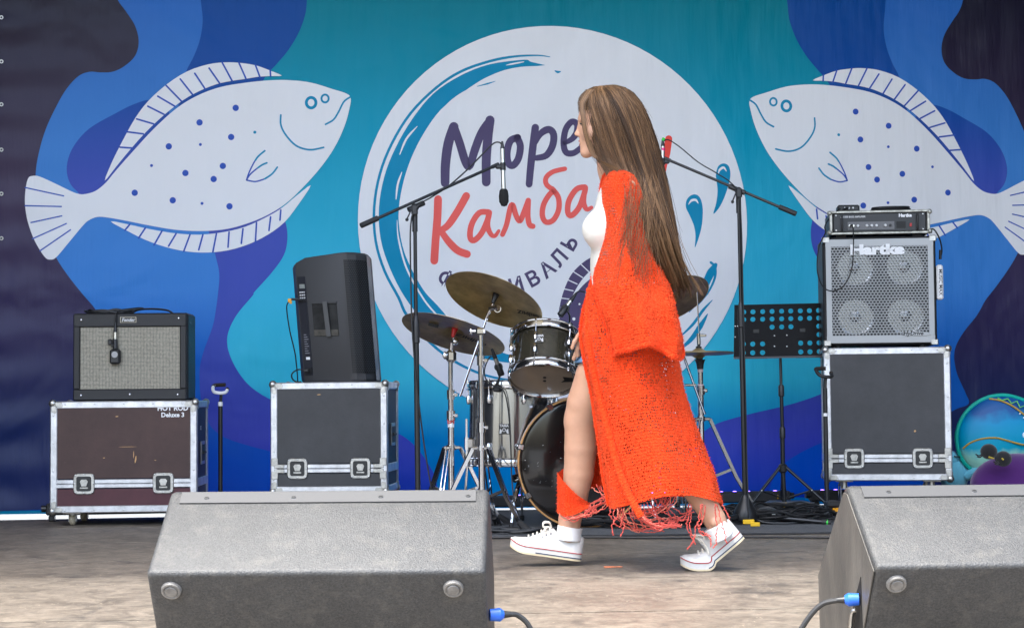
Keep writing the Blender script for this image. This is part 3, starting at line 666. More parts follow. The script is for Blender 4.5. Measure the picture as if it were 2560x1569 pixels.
led_bar(-0.46, 0.54, 'black LED bar on the floor behind the floor tom and bass drum')
led_bar(0.60, 1.60, 'black LED bar with violet lights behind the music stand legs')
led_bar(1.66, 2.66, 'black LED bar glowing violet beneath the case of the bass stack')
# ------------------------------------------------------------------ flight cases
def panel_mat(name, base, wear, rough=0.6):
    """laminated plywood: scuffs, bare scratches"""
    M = bpy.data.materials.new(name); M.use_nodes = True
    n = M.node_tree; b = n.nodes['Principled BSDF']; L = n.links.new
    tc = n.nodes.new('ShaderNodeTexCoord')
    def noise(scale, det, vec, ro=0.6, dist=0.0):
        z = n.nodes.new('ShaderNodeTexNoise'); z.inputs['Scale'].default_value = scale; z.inputs['Detail'].default_value = det; z.inputs['Roughness'].default_value = ro; z.inputs['Distortion'].default_value = dist
        L(vec, z.inputs['Vector']); return z.outputs['Fac']
    def ramp(f, a, c, ca, cc):
        r = n.nodes.new('ShaderNodeValToRGB'); e = r.color_ramp.elements; e[0].position = a; e[1].position = c; e[0].color = ca; e[1].color = cc; L(f, r.inputs[0]); return r.outputs[0]
    c1 = ramp(noise(5, 6, tc.outputs['Object'], 0.7), .3, .7, tuple(v * .8 for v in base) + (1,), tuple(v * 1.25 for v in base) + (1,))
    mp = n.nodes.new('ShaderNodeMapping'); mp.inputs['Scale'].default_value = (3, 3, 40); mp.inputs['Rotation'].default_value = (0, 0.04, 0); L(tc.outputs['Object'], mp.inputs[0])
    s1 = ramp(noise(2.2, 4, mp.outputs[0], 0.5), .70, .74, (0, 0, 0, 1), (1, 1, 1, 1))
    s2 = ramp(noise(7, 3, tc.outputs['Object']), .52, .60, (0, 0, 0, 1), (1, 1, 1, 1))
    mu = n.nodes.new('ShaderNodeMath'); mu.operation = 'MULTIPLY'; L(s1, mu.inputs[0]); L(s2, mu.inputs[1])
    mx = n.nodes.new('ShaderNodeMix'); mx.data_type = 'RGBA'; L(mu.outputs[0], mx.inputs[0]); L(c1, mx.inputs[6]); mx.inputs[7].default_value = tuple(wear) + (1,)
    L(mx.outputs[2], b.inputs['Base Color']); b.inputs['Roughness'].default_value = rough
    bp = n.nodes.new('ShaderNodeBump'); bp.inputs['Strength'].default_value = 0.25; bp.inputs['Distance'].default_value = 0.002
    L(noise(90, 4, tc.outputs['Object']), bp.inputs['Height']); L(bp.outputs[0], b.inputs['Normal'])
    return M
MAROON = panel_mat('maroon_laminate', (0.058, 0.030, 0.025), (0.16, 0.10, 0.08))
MAROON2 = panel_mat('scuffed_maroon_laminate', (0.075, 0.022, 0.028), (0.32, 0.20, 0.20))
GREYP = panel_mat('dark_grey_laminate', (0.045, 0.045, 0.047), (0.13, 0.13, 0.13))
NAVYP = panel_mat('navy_laminate', (0.02, 0.02, 0.06), (0.1, 0.1, 0.15))
STEELBLUEP = panel_mat('steel_blue_laminate', (0.02, 0.035, 0.06), (0.1, 0.12, 0.15))
RIVET = mat('rivet_steel', (0.6, 0.6, 0.58, 1), 0.3, 1.0)
DARKREC = mat('dark_recess', (0.03, 0.03, 0.028, 1), 0.6)  # dark tone: painted-in shade of latch and handle dishes; also foot screws
BAREWOOD = mat('bare_wood_chip', (0.55, 0.33, 0.14, 1), 0.8)
TYRE = mat('cream_castor_tyre', (0.42, 0.36, 0.25, 1), 0.6, var=0.2, vscale=30)
def latch(parent, x, z, s=0.108):
    """recessed butterfly latch on the front face"""
    pl = MB(); h = s / 2; c = 0.022; hi = s * 0.35; ci = 0.010
    def rr(q, r):
        o = []
        for sx, sy, a0 in ((1, 1, 0), (-1, 1, 90), (-1, -1, 180), (1, -1, 270)):
            for k in range(4):
                a = math.radians(a0 + 30 * k); o.append((sx * (q - r) + r * math.cos(a), sy * (q - r) + r * math.sin(a)))
        return o
    O, I = rr(h, c), rr(hi, ci); n = len(O)
    vs = [(x + a, -0.0060, z + b_) for a, b_ in O] + [(x + a, -0.0105, z + b_) for a, b_ in rr(h - .004, c - .003)] + [(x + a, -0.0105, z + b_) for a, b_ in I] + [(x + a, -0.006, z + b_) for a, b_ in I]
    pl.add(vs, [(r * n + k, r * n + (k + 1) % n, (r + 1) * n + (k + 1) % n, (r + 1) * n + k) for r in range(3) for k in range(n)])
    lt = obj('latch', pl, STEEL, parent)
    obj('latch_recess_shade', MB().box((x, -0.0064, z), (hi * 2, 0.0012, hi * 2)), DARKREC, lt, smooth=0)  # dark plate, the shade inside the latch dish given as colour
    bf = MB()
    bf.prism([(x - .020, -.0074, z + .012), (x - .012, -.0074, z + .022), (x + .012, -.0074, z + .022), (x + .020, -.0074, z + .012), (x + .012, -.0074, z - .012), (x - .012, -.0074, z - .012)], (0, -0.0035, 0))
    bf.cyl((x, -.006, z), (x, -.013, z), .009, n=14)
    bf.box((x, -.0075, z - .021), (.042, .004, .010), .002)
    obj('butterfly', bf, STEEL, lt)
    rv = MB()
    for a, b_ in ((-.8, .8), (0, .86), (.8, .8), (-.86, 0), (.86, 0), (-.8, -.8), (0, -.86), (.8, -.8)):
        rv.sphere((x + a * h, -.0105, z + b_ * h), .0042, 8, 6, (1, .5, 1))
    obj('latch_rivets', rv, RIVET, lt, kind='stuff')
def flight_case(name, label, px, Y, rotz, w_, d_, z0, z1, band, front, lower, side, castor_h, tyre=TYRE, tee=False, wood=()):
    o = P(px, 1000, Y)
    t = thing(name, label, 'flight case', (o.x, Y, 0), rotz, 'flight cases along the back of the stage')
    e = 0.038; H_ = z1 - z0
    obj('shell', MB().box((0, d_ / 2 + .004, (z0 + z1) / 2), (w_ - .012, d_ - .008, H_ - .012)), side, t, smooth=0)
    zb0, zb1 = z0 + band - .022, z0 + band + .022
    obj('front_panel', MB().box((0, .0, (zb1 + z1) / 2), (w_ - .03, .006, z1 - zb1 - .01)), front, t, smooth=0)
    obj('lower_panel', MB().box((0, .0, (zb0 + z0) / 2), (w_ - .03, .006, zb0 - z0 - .01)), lower, t, smooth=0)
    hw = w_ / 2
    # aluminium angle along every edge
    for z in (z0 + e / 2, z1 - e / 2):
        obj('edge_profile', MB().box((0, e / 2 - .006, z), (w_ - .02, e, e), .005), ALU, t)
        obj('edge_profile', MB().box((0, d_ - e / 2 + .002, z), (w_ - .02, e, e), .005), ALU, t)
        for s in (-1, 1): obj('edge_profile', MB().box((s * (hw - e / 2 + .002), d_ / 2, z), (e, d_ - .02, e - .001), .005), ALU, t)
    for s in (-1, 1):
        obj('edge_profile', MB().box((s * (hw - e / 2 + .0012), e / 2 - .0068, (z0 + z1) / 2), (e, e, H_ - .02), .005), ALU, t)
        obj('edge_profile', MB().box((s * (hw - e / 2 + .0012), d_ - e / 2 + .0028, (z0 + z1) / 2), (e, e, H_ - .02), .005), ALU, t)
    # closing band, with its groove
    obj('closing_band', MB().box((0, -.0005, z0 + band + .0115), (w_ - .05, .010, .021), .003), ALU, t)
    obj('closing_band', MB().box((0, -.0012, z0 + band - .0115), (w_ - .05, .010, .021), .003), ALU, t)
    for s in (-1, 1): obj('closing_band', MB().box((s * (hw - .0005), d_ / 2, z0 + band), (.007, d_ - .04, .044), .003), ALU, t)
    # ball corners
    for sx in (-1, 1):
        for yy, sy in ((0, -1), (d_, 1)):
            for z, sz in ((z0, -1), (z1, 1)):
                m_ = MB()
                m_.sphere((sx * (hw - .010), yy - sy * .006, z - sz * .010), .021, 12, 8)
                if sy < 0:
                    for a, b_ in ((.040, .012), (.012, .040)):
                        m_.box((sx * (hw - .012 - a / 2), yy - .0075, z - sz * (.010 + b_ / 2)), (a + .012, .004, b_ + .012), .0018)
                    m_.cyl((sx * (hw - .052), yy - .0065, z - sz * .020), (sx * (hw - .052), yy - .0105, z - sz * .020), .011, n=10)
                    m_.cyl((sx * (hw - .022), yy - .0065, z - sz * .050), (sx * (hw - .022), yy - .0105, z - sz * .050), .011, n=10)
                m_.box((sx * (hw + .003), yy - sy * .026, z - sz * .026), (.004, .036, .036), .0018)
                obj('ball_corner', m_, STEEL, t)
    for x in (-w_ * .27, w_ * .27): latch(t, x, z0 + band)
    if tee:
        for s in (-1, 1):
            for k in (-1, 1):
                m_ = MB(); m_.box((s * (hw - .022), -.0095, z0 + band + k * .034), (.034, .004, .040), .0018); m_.box((s * (hw - .045), -.0097, z0 + band + k * .0125), (.052, .004, .020), .0018)
                obj('tee_bracket', m_, STEEL, t)
    rv = MB()
    for k in range(5):
        x = -hw + w_ * (k + .5) / 5
        for z in (z1 - .014, z0 + .014): rv.sphere((x, -.0065, z), .0045, 8, 6, (1, .5, 1))
    for k in range(4):
        z = z0 + H_ * (k + .5) / 4
        for s in (-1, 1):
            rv.sphere((s * (hw - .016), -.0075, z), .0045, 8, 6, (1, .5, 1)); rv.sphere((s * (hw + .001), .02, z), .0045, 8, 6, (.5, 1, 1)); rv.sphere((s * (hw + .001), d_ - .02, z), .0045, 8, 6, (.5, 1, 1))
    obj('rivets', rv, RIVET, t, kind='stuff')
    # sprung handle in a dish on the right side
    zc = z0 + H_ * .52
    hd = obj('handle', MB().box((hw + .001, d_ / 2, zc), (.006, .15, .12), .002), STEEL, t)
    obj('handle_recess_shade', MB().box((hw + .0045, d_ / 2, zc), (.002, .11, .085)), DARKREC, hd, smooth=0)  # dark plate painting the shade of the handle dish
    obj('handle_grip', MB().cyl((hw + .008, d_ / 2 - .045, zc), (hw + .008, d_ / 2 + .045, zc), .008, n=10), RUBBER, hd)
    # castors
    r_ = min(castor_h * .42, .055)
    for sx in (-1, 1):
        for y in (.075, d_ - .075):
            x = sx * (hw - .10); a = random.uniform(-.9, .9)
            ca = obj('castor', MB().box((x, y, z0 - .004), (.09, .07, .006), .001).cyl((x, y, z0 - .004), (x, y, z0 - castor_h * .25), .016).box((x - .018, y, z0 - castor_h * .45), (.004, .03, castor_h * .55), .001).box((x + .018, y, z0 - castor_h * .45), (.004, .03, castor_h * .55), .001), STEEL, t)
            ax = Vector((math.cos(a) * .3 + .9, math.sin(a) * .6, 0)).normalized()
            obj('wheel', MB().lathe([(.004, -.014), (r_ * .8, -.014), (r_, -.008), (r_, .008), (r_ * .8, .014), (.004, .014)], (x, y, r_ + .0005), ax, n=20), tyre, ca)
    for i, (x, z, sx, sz, a) in enumerate(wood):
        obj('wood_chip', MB().add([Vector((x, -.0035, z)) + Matrix.Rotation(a, 3, 'Y') @ Vector(q) for q in ((-sx, 0, -sz * .4), (-sx * .3, 0, -sz), (sx * .5, 0, -sz * .6), (sx, 0, sz * .1), (sx * .3, 0, sz), (-sx * .6, 0, sz * .7))], [(0, 1, 2, 3, 4, 5)]), BAREWOOD, t, smooth=0)
    return t
GREYTYRE = mat('black_castor_tyre', (0.02, 0.02, 0.02, 1), 0.6)
case_a = flight_case('flight_case', 'maroon flight case on cream castors under the guitar combo amp', 310, 9.02, math.radians(3), .742, .46, .066, .634, .148, MAROON, MAROON2, NAVYP, .066,
                     wood=((-.035, .555, .008, .003, 0), (.06, .335, .004, .020, .1), (.05, .36, .002, .02, 0), (.02, .40, .05, .0012, 0), (-.1, .345, .006, .002, 0), (.16, .33, .005, .0015, .2)))
t = text_on('HOT ROD', .034, (.248, -.0042, .594), (1, 0, 0), (0, 0, 1), bold=.0012); t2 = text_on('Deluxe 3', .032, (.248, -.0042, .560), (1, 0, 0), (0, 0, 1), bold=.001)
obj('stencil_lettering', MB().add(t.v, t.f), WHITEINK, case_a, smooth=0); obj('stencil_lettering', MB().add(t2.v, t2.f), WHITEINK, case_a, smooth=0)
t = text_on('002', .03, (.742 / 2 + .0006, .15, .49), (0, 1, 0), (0, 0, 1), bold=.001); obj('stencil_lettering', t, WHITEINK, case_a, smooth=0)
case_b = flight_case('flight_case', 'dark grey flight case with tee brackets under the tilted loudspeaker', 822, 9.1, math.radians(-3.6), .606, .44, .150, .722, .128, GREYP, GREYP, STEELBLUEP, .150, GREYTYRE, True,
                     wood=((-.05, .658, .012, .0025, 0), (.255, .172, .01, .003, -.2)))
case_c = flight_case('flight_case', 'tall dark grey flight case under the bass cabinet', 2218, 9.3, math.radians(-8), .655, .44, .180, .882, .118, GREYP, GREYP, GREYP, .180, GREYTYRE, True,
                     wood=((.14, .44, .006, .006, 0),))

# ------------------------------------------------------------------ guitar combo amp on the maroon case
TOLEX = mat('black_tolex', (0.016, 0.016, 0.017, 1), 0.5, bump=0.5, bscale=420)
def weave_mat():
    M = bpy.data.materials.new('silver_grille_cloth'); M.use_nodes = True
    n = M.node_tree; b = n.nodes['Principled BSDF']; L = n.links.new
    tc = n.nodes.new('ShaderNodeTexCoord')
    def wave(dirn, sc_):
        w_ = n.nodes.new('ShaderNodeTexWave'); w_.bands_direction = dirn; w_.inputs['Scale'].default_value = sc_; w_.inputs['Distortion'].default_value = 0.6; w_.inputs['Detail'].default_value = 2
        L(tc.outputs['Object'], w_.inputs['Vector']); return w_.outputs['Fac']
    mu = n.nodes.new('ShaderNodeMath'); mu.operation = 'MULTIPLY'; L(wave('X', 42), mu.inputs[0]); L(wave('Z', 46), mu.inputs[1])
    nz = n.nodes.new('ShaderNodeTexNoise'); nz.inputs['Scale'].default_value = 90; L(tc.outputs['Object'], nz.inputs['Vector'])
    ad = n.nodes.new('ShaderNodeMath'); ad.operation = 'MULTIPLY_ADD'; ad.inputs[1].default_value = .5; L(nz.outputs['Fac'], ad.inputs[0]); L(mu.outputs[0], ad.inputs[2])
    r = n.nodes.new('ShaderNodeValToRGB'); e = r.color_ramp.elements; e[0].position = .2; e[0].color = (.10, .095, .075, 1); e[1].position = .75; e[1].color = (.50, .46, .36, 1)
    L(ad.outputs[0], r.inputs[0]); L(r.outputs[0], b.inputs['Base Color']); b.inputs['Roughness'].default_value = .7
    bp = n.nodes.new('ShaderNodeBump'); bp.inputs['Strength'].default_value = .5; bp.inputs['Distance'].default_value = .002; L(ad.outputs[0], bp.inputs['Height']); L(bp.outputs[0], b.inputs['Normal'])
    return M
o = P(325, 1000, 9.06)
amp = thing('guitar_amplifier', 'black guitar combo amp with silver grille cloth on the maroon case', 'amplifier', (o.x, 9.06, .6345), math.radians(1))
AW, AH, AD = .588, .452, .26
obj('cabinet', MB().box((0, AD / 2 + .012, AH / 2), (AW, AD - .02, AH), .012), TOLEX, amp)
for nm, c, s in (('baffle_border', (0, .004, AH - .038), (AW - .006, .022, .07)), ('baffle_border', (0, .004, .032), (AW - .006, .022, .058)), ('baffle_border', (-AW / 2 + .021, .0045, AH / 2 - .003), (.036, .021, AH - .125)), ('baffle_border', (AW / 2 - .021, .0045, AH / 2 - .003), (.036, .021, AH - .125))):
    obj(nm, MB().box(c, s, .006), TOLEX, amp)
obj('grille_cloth', MB().box((0, .006, AH / 2 - .003), (AW - .07, .008, AH - .115)), weave_mat(), amp, smooth=0)
bd = obj('badge', MB().box((-.008, -.0085, AH - .036), (.078, .004, .025), .0015), mat('badge_black_silver', (0.05, .05, .05, 1), .3, .6), amp)
obj('badge_rim', MB().box((-.008, -.0072, AH - .036), (.084, .003, .030), .001), CHROME, bd)
obj('badge_lettering', text_on('Fender', .024, (-.008, -.0108, AH - .037), (1, 0, 0), (0, 0, 1), bold=.0006, shear=.3), SILVERINK, bd, smooth=0)
sm_ = MB()
for x, z in ((-.25, AH - .035), (.25, AH - .03), (-.25, .03), (0, .033), (.245, .03)): obj('screw', MB().sphere((x, -.0075, z), .0062, 10, 6, (1, .6, 1)), CHROME, amp)
for z in (.40, .28): obj('screw', MB().sphere((AW / 2 + .001, .09, z), .005, 10, 6, (.6, 1, 1)), CHROME, amp)
obj('carry_handle', MB().tube([(-.02, .12, AH), (.02, .12, AH + .022), (.10, .12, AH + .026), (.17, .12, AH + .018), (.20, .12, AH)], .010, 8, flat=.5), RUBBER, amp)
for s in (-1, 1):
    for y in (.05, AD - .04): obj('foot', MB().cyl((s * .24, y, -.001), (s * .24, y, .006), .014), RUBBER, amp)
# coiled microphone cable lying on top of the amp
random.seed(3)
cc = []
for k in range(64):
    a = k * .42; cc.append((-.135 + (.115 + .012 * math.sin(k * .7)) * math.cos(a), .13 + .055 * math.sin(a), AH + .008 + .012 * (k / 64) + .006 * math.sin(k * 1.9)))
cc += [(.02, .10, AH + .030), (.05, .06, AH + .024), (-.045, .02, AH + .012), (-.068, -.016, AH - .004), (-.07, -.020, AH - .05)]
cab = tag(obj('microphone_cable', MB().tube(cc, .0042, 6, 4), CABLE), 'black cable coiled on top of the guitar combo amp', 'cable')
cab.location = amp.location; cab.rotation_euler = amp.rotation_euler
# flat microphone hanging in front of the grille
hm = thing('hanging_microphone', 'flat side-address microphone hanging by its cable before the amp grille', 'microphone', tuple(amp.location + Vector((-.072, -.020, AH - .05))), amp.rotation_euler.z)
obj('cable_boot', MB().lathe([(.004, 0), (.006, -.03), (.010, -.05), (.010, -.062)], (0, 0, 0.012), n=12), BLACK, hm)
obj('connector', MB().cyl((0, 0, -.050), (0, 0, -.085), .0105, n=14), mat('nickel', (.7, .68, .62, 1), .25, 1.0), hm)
obj('neck', MB().lathe([(.011, -.085), (.013, -.10), (.014, -.135)], (0, 0, 0), n=12), BLACK, hm)
obj('clip', MB().box((-.026, 0, -.10), (.022, .02, .03), .005).box((-.012, 0, -.115), (.02, .014, .014), .003), BLACK, hm)
hb = obj('head', MB().box((0, 0, -.175), (.056, .030, .078), .010), BLACK, hm)
obj('grille_disc', MB().cyl((0, -.0151, -.165), (0, -.0165, -.165), .016, n=20), mat('grey_badge', (.35, .35, .35, 1), .4), hb)

# ------------------------------------------------------------------ tilted loudspeaker on the grey case
SPK = mat('speaker_moulding', (0.040, 0.040, 0.042, 1), 0.55, bump=0.35, bscale=300)
def perf_mat(name, base, hole, scale, thr, metal=0.0, rough=0.5):
    """perforated sheet: holes cut by opacity, seen against what lies behind"""
    M = bpy.data.materials.new(name); M.use_nodes = True
    n = M.node_tree; b = n.nodes['Principled BSDF']; L = n.links.new
    b.inputs['Base Color'].default_value = base + (1,); b.inputs['Metallic'].default_value = metal; b.inputs['Roughness'].default_value = rough
    uv = n.nodes.new('ShaderNodeUVMap'); sx = n.nodes.new('ShaderNodeSeparateXYZ'); L(uv.outputs[0], sx.inputs[0])
    def mth(op, a, b_=None, c=None):
        q = n.nodes.new('ShaderNodeMath'); q.operation = op
        for i, v in enumerate((a, b_, c)):
            if v is None: continue
            if isinstance(v, (int, float)): q.inputs[i].default_value = v
            else: L(v, q.inputs[i])
        return q.outputs[0]
    v_ = mth('MULTIPLY', sx.outputs['Y'], scale[1]); row = mth('FLOOR', v_); par = mth('MULTIPLY', mth('MODULO', row, 2.0), 0.5)
    u_ = mth('ADD', mth('MULTIPLY', sx.outputs['X'], scale[0]), par)
    fu = mth('SUBTRACT', mth('FRACT', u_), .5); fv = mth('SUBTRACT', mth('FRACT', v_), .5)
    d = mth('SQRT', mth('ADD', mth('MULTIPLY', fu, fu), mth('MULTIPLY', mth('MULTIPLY', fv, fv), hole)))
    L(mth('GREATER_THAN', d, thr), b.inputs['Alpha'])
    return M
def grid_obj(name, fn, nu, nv, su, sv, m, parent=None, smooth=180, uvs=None):
    """surface patch fn(u, v), UV in metres"""
    vs = [fn(i / nu, j / nv) for j in range(nv + 1) for i in range(nu + 1)]
    fs = [(j * (nu + 1) + i, j * (nu + 1) + i + 1, (j + 1) * (nu + 1) + i + 1, (j + 1) * (nu + 1) + i) for j in range(nv) for i in range(nu)]
    me = bpy.data.meshes.new(name); me.from_pydata([tuple(v) for v in vs], [], fs)
    ul = me.uv_layers.new(name='UVMap')
    co = np.array([(su * (k % (nu + 1)) / nu, sv * (k // (nu + 1)) / nv) for k in range(len(vs))])
    li = np.zeros(len(me.loops), dtype=np.int32); me.loops.foreach_get('vertex_index', li)
    ul.data.foreach_set('uv', co[li].astype(np.float32).ravel())
    if m: me.materials.append(m)
    if smooth:
        me.polygons.foreach_set('use_smooth', [True] * len(me.polygons))
        if smooth < 180: me.set_sharp_from_angle(angle=math.radians(smooth))
    return link(bpy.data.objects.new(name, me), parent)
o = P(846, 1000, 9.28)
spk = thing('loudspeaker', 'black moulded loudspeaker tilted on the grey flight case, grille turned right', 'loudspeaker', (o.x, 9.28, .7225), 0)
SH = .672
def shear(p): return Vector((p[0] - .052 * (p[2] / SH) + .010, p[1], p[2]))
plan = [(-.205, .06), (-.200, -.02), (-.178, -.085), (-.125, -.112), (.060, -.172), (.105, -.178), (.150, -.158), (.196, -.085), (.206, .0), (.206, .16), (-.16, .16), (-.20, .12)]
def topz(x): return SH + (0 if x > .09 else (-.022 * (.09 - x) / .21 if x > -.12 else -.022 - .040 * (-.12 - x) / .085))
ins = [(x * .97, y * .97 + .002) for x, y in plan]
n_ = len(plan); vs = []
for (x, y), (xi, yi) in zip(plan, ins): vs.append(shear((xi, yi, .0)))
for (x, y) in plan: vs.append(shear((x, y, .012)))
for (x, y) in plan: vs.append(shear((x, y, topz(x) - .012)))
for (xi, yi) in ins: vs.append(shear((xi, yi, topz(xi))))
body = MB().add(vs, [tuple(range(n_))[::-1], tuple(range(3 * n_, 4 * n_))] + [(r * n_ + k, r * n_ + (k + 1) % n_, (r + 1) * n_ + (k + 1) % n_, (r + 1) * n_ + k) for r in range(3) for k in range(n_)])
obj('cabinet', body, SPK, spk, smooth=28)
def on_edge(i, s, z, off):
    a, c = Vector(plan[i] + (0,)), Vector(plan[i + 1] + (0,)); d = (c - a).normalized(); nn = Vector((d.y, -d.x, 0))
    q = a + (c - a) * s + nn * off; return shear((q.x, q.y, z))
# input panel on the angled rear face
def quad_on(name, i, s0, s1, z0, z1, off, m, parent, th=.003):
    p = [on_edge(i, s0, z0, off), on_edge(i, s1, z0, off), on_edge(i, s1, z1, off), on_edge(i, s0, z1, off)]
    nn = (p[1] - p[0]).cross(p[3] - p[0]).normalized()
    return obj(name, MB().prism(p, nn * -th), m, parent, smooth=0)
DKPANEL = mat('dark_blue_black_panel', (0.022, 0.023, 0.03, 1), 0.35)
ip = quad_on('input_panel', 2, .12, .96, .035, SH - .12, .002, DKPANEL, spk)
for z in (.47, .455, .44, .425):
    for s in (.35, .55, .75): obj('socket', MB().cyl(on_edge(2, s, z, .002), on_edge(2, s, z, .010 if z < .43 else .006), .006 if z < .43 else .0042, n=10), BLACK if z < .43 else SILVERINK, ip)
quad_on('display', 2, .3, .85, .49, .512, .003, mat('grey_display', (.25, .27, .25, 1), .3), ip, .002)
for k in range(9): quad_on('printed_text', 2, .35, .8 - .1 * (k % 3), .15 + k * .012, .154 + k * .012, .003, mat('grey_print', (.22, .22, .24, 1), .6), ip, .001)
quad_on('white_label', 2, .4, .8, .118, .132, .0035, WHITEINK, ip, .001)
quad_on('power_inlet', 2, .45, .95, .050, .075, .010, BLACK, ip, .012)
# side handle: hollow painted on in dark and light tones, and grip
hr = quad_on('handle_hollow_shade', 3, .12, .84, .238, .412, .0015, mat('painted_hollow_shade', (0.018, 0.018, 0.017, 1), .85, var=.6, vscale=12), spk)  # dark face: shade of the uncut hollow put into colour
quad_on('handle_hollow_top_lip', 3, .11, .85, .408, .416, .008, SPK, hr, .010)
quad_on('handle_hollow_lit_ledge', 3, .13, .83, .240, .272, .004, mat('painted_lit_plastic', (.075, .068, .055, 1), .9, var=.4, vscale=25), hr, .006)  # paler ledge: light on the floor of the hollow, painted in
gp = MB().prism([on_edge(3, .49, .236, .008), on_edge(3, .62, .236, .008), on_edge(3, .58, .418, .008), on_edge(3, .45, .418, .008)], Vector((0, -.012, 0)))
obj('handle_grip', gp, mat('pale_grip', (.075, .075, .075, 1), .5), hr, smooth=0)  # grip in a lighter grey than the cabinet
# perforated grille round the front corner
PERF = perf_mat('black_perforated_grille', (.030, .030, .031), 1.0, (95, 110), .33, .3, .5)
dk = MB(); gpts = [(.085, -.1785), (.105, -.1800), (.150, -.1602), (.1975, -.0870)]
def gfn(u, v):
    q = u * (len(gpts) - 1); i = min(int(q), len(gpts) - 2); f = q - i
    x = gpts[i][0] + (gpts[i + 1][0] - gpts[i][0]) * f; y = gpts[i][1] + (gpts[i + 1][1] - gpts[i][1]) * f
    return shear((x, y, .045 + v * (SH - .085)))
obj('grille_backing', MB().add([gfn(i / 6, j) + Vector((0, .0012, 0)) for j in (0, 1) for i in range(7)], [(i, i + 1, i + 8, i + 7) for i in range(6)]), mat('grille_foam', (.004, .004, .004, 1), .9), spk)
grid_obj('grille', lambda u, v: gfn(u, v) + Vector((.001, -.003, 0)), 12, 1, .15, .59, PERF, spk)
obj('front_trim', MB().prism([shear((.196, -.090, .01)), shear((.208, -.02, .01)), shear((.208, -.02, SH - .02)), shear((.196, -.09, SH - .012))], (.004, -.004, 0)), mat('glossy_black_trim', (.03, .035, .045, 1), .2), spk)
# cables of the loudspeaker
q0 = spk.location + on_edge(2, .55, .43, .010)
lead = thing('signal_lead', 'thin black lead with orange tape plugged into the loudspeaker back', 'cable', tuple(q0))
obj('plug', MB().cyl((0, 0, 0), (-.055, -.02, .003), .008, .006, n=10), BLACK, lead)
obj('cord', MB().tube([(-.05, -.018, .003), (-.075, -.01, -.02), (-.082, .02, -.06), (-.072, .06, -.16), (-.050, .12, -.29), (-.045, .19, -.45)], .0034, 6), CABLE, lead)
obj('tape_flag', MB().box((-.062, -.02, -.004), (.020, .006, .020), .003).box((-.056, -.024, -.014), (.012, .004, .016), .002), mat('orange_tape', C(225, 160, 40), .5), lead)
q0 = spk.location + on_edge(2, .70, .062, .012)
pl_ = thing('power_lead', 'black power lead curling from the loudspeaker over the case edge', 'cable', tuple(q0))
obj('plug', MB().box((-.015, -.012, 0), (.03, .02, .016), .004), BLACK, pl_)
obj('cord', MB().tube([(-.025, -.015, .0), (-.055, -.02, .004), (-.085, -.015, -.015), (-.088, 0, -.04), (-.07, .01, -.058), (-.045, .03, -.058)], .004, 6), CABLE, pl_)

# ------------------------------------------------------------------ bass stack on the tall case
CABW, CABH, CABD = .594, .578, .40
o = P(2205, 1000, 9.33)
bc = thing('bass_cabinet', 'bass speaker cabinet with silver perforated grille on the tall case', 'bass cabinet', (o.x, 9.33, .8825 + .012), math.radians(-6))
obj('shell', MB().box((0, CABD / 2 + .012, CABH / 2), (CABW, CABD - .02, CABH), .008), TOLEX, bc)
SIL = mat('silver_grille_frame', (.36, .365, .365, 1), .45, .5)
for c, s in (((0, .001, CABH - .032), (CABW - .03, .006, .038)), ((0, .001, .032), (CABW - .03, .006, .038)), ((-CABW / 2 + .030, .001, CABH / 2), (.028, .006, CABH - .1)), ((CABW / 2 - .030, .001, CABH / 2), (.028, .006, CABH - .1))):
    obj('grille_frame', MB().box(c, s), SIL, bc, smooth=0)
SPERF = perf_mat('silver_perforated_steel', (.26, .265, .265), 1.15, (56, 70), .39, .5, .45)
gw, gh = CABW - .088, CABH - .102
grid_obj('grille', lambda u, v: Vector(((u - .5) * gw, -.0005, .051 + v * gh)), 1, 1, gw, gh, SPERF, bc)
obj('baffle', MB().box((0, .030, CABH / 2), (CABW - .06, .02, CABH - .08)), mat('dark_baffle', (.012, .014, .016, 1), .7), bc, smooth=0)
CONE = mat('aluminium_cone', (.30, .31, .32, 1), .22, 1.0)
for sx in (-1, 1):
    for z in (.155, .415):
        dr = obj('driver', MB().ring((sx * .130, .018, z), (0, -1, 0), .112, .02, .008, n=36), mat('driver_surround', (.03, .03, .03, 1), .5), bc)
        obj('cone', MB().lathe([(.103, .0), (.098, .004), (.075, -.006), (.045, -.018), (.040, -.006), (.025, .004), (0, .008)], (sx * .130, .016, z), (0, -1, 0), n=32), CONE, dr)
for sx in (-1, 1):
    for z in (.014, CABH - .014):
        obj('corner_protector', MB().box((sx * (CABW / 2 - .018), .003, z), (.040, .012, .032), .004).box((sx * (CABW / 2 - .0005), .022, z), (.006, .044, .032), .002), STEEL, bc)
obj('brand_lettering', text_on('Hartke', .070, (-.012, -.0045, CABH - .072), (1, 0, 0), (0, 0, 1), bold=.0042, wide=1.42), WHITEINK, bc, smooth=0)
bg2 = obj('model_badge', MB().prism([(.12, -.004, .070), (.20, -.004, .072), (.245, -.004, .063), (.262, -.004, .055), (.235, -.004, .047), (.125, -.004, .049)], (0, -.004, 0)), SIL, bc)
obj('badge_lettering', text_on('HyDrive', .030, (.168, -.0085, .060), (1, 0, 0), (0, 0, 1), bold=.0008, shear=.25), INK, bg2, smooth=0)
for s in (-1, 1):
    for y in (.05, .33): obj('foot', MB().cyl((s * .22, y, -.012), (s * .22, y, .004), .018), RUBBER, bc)
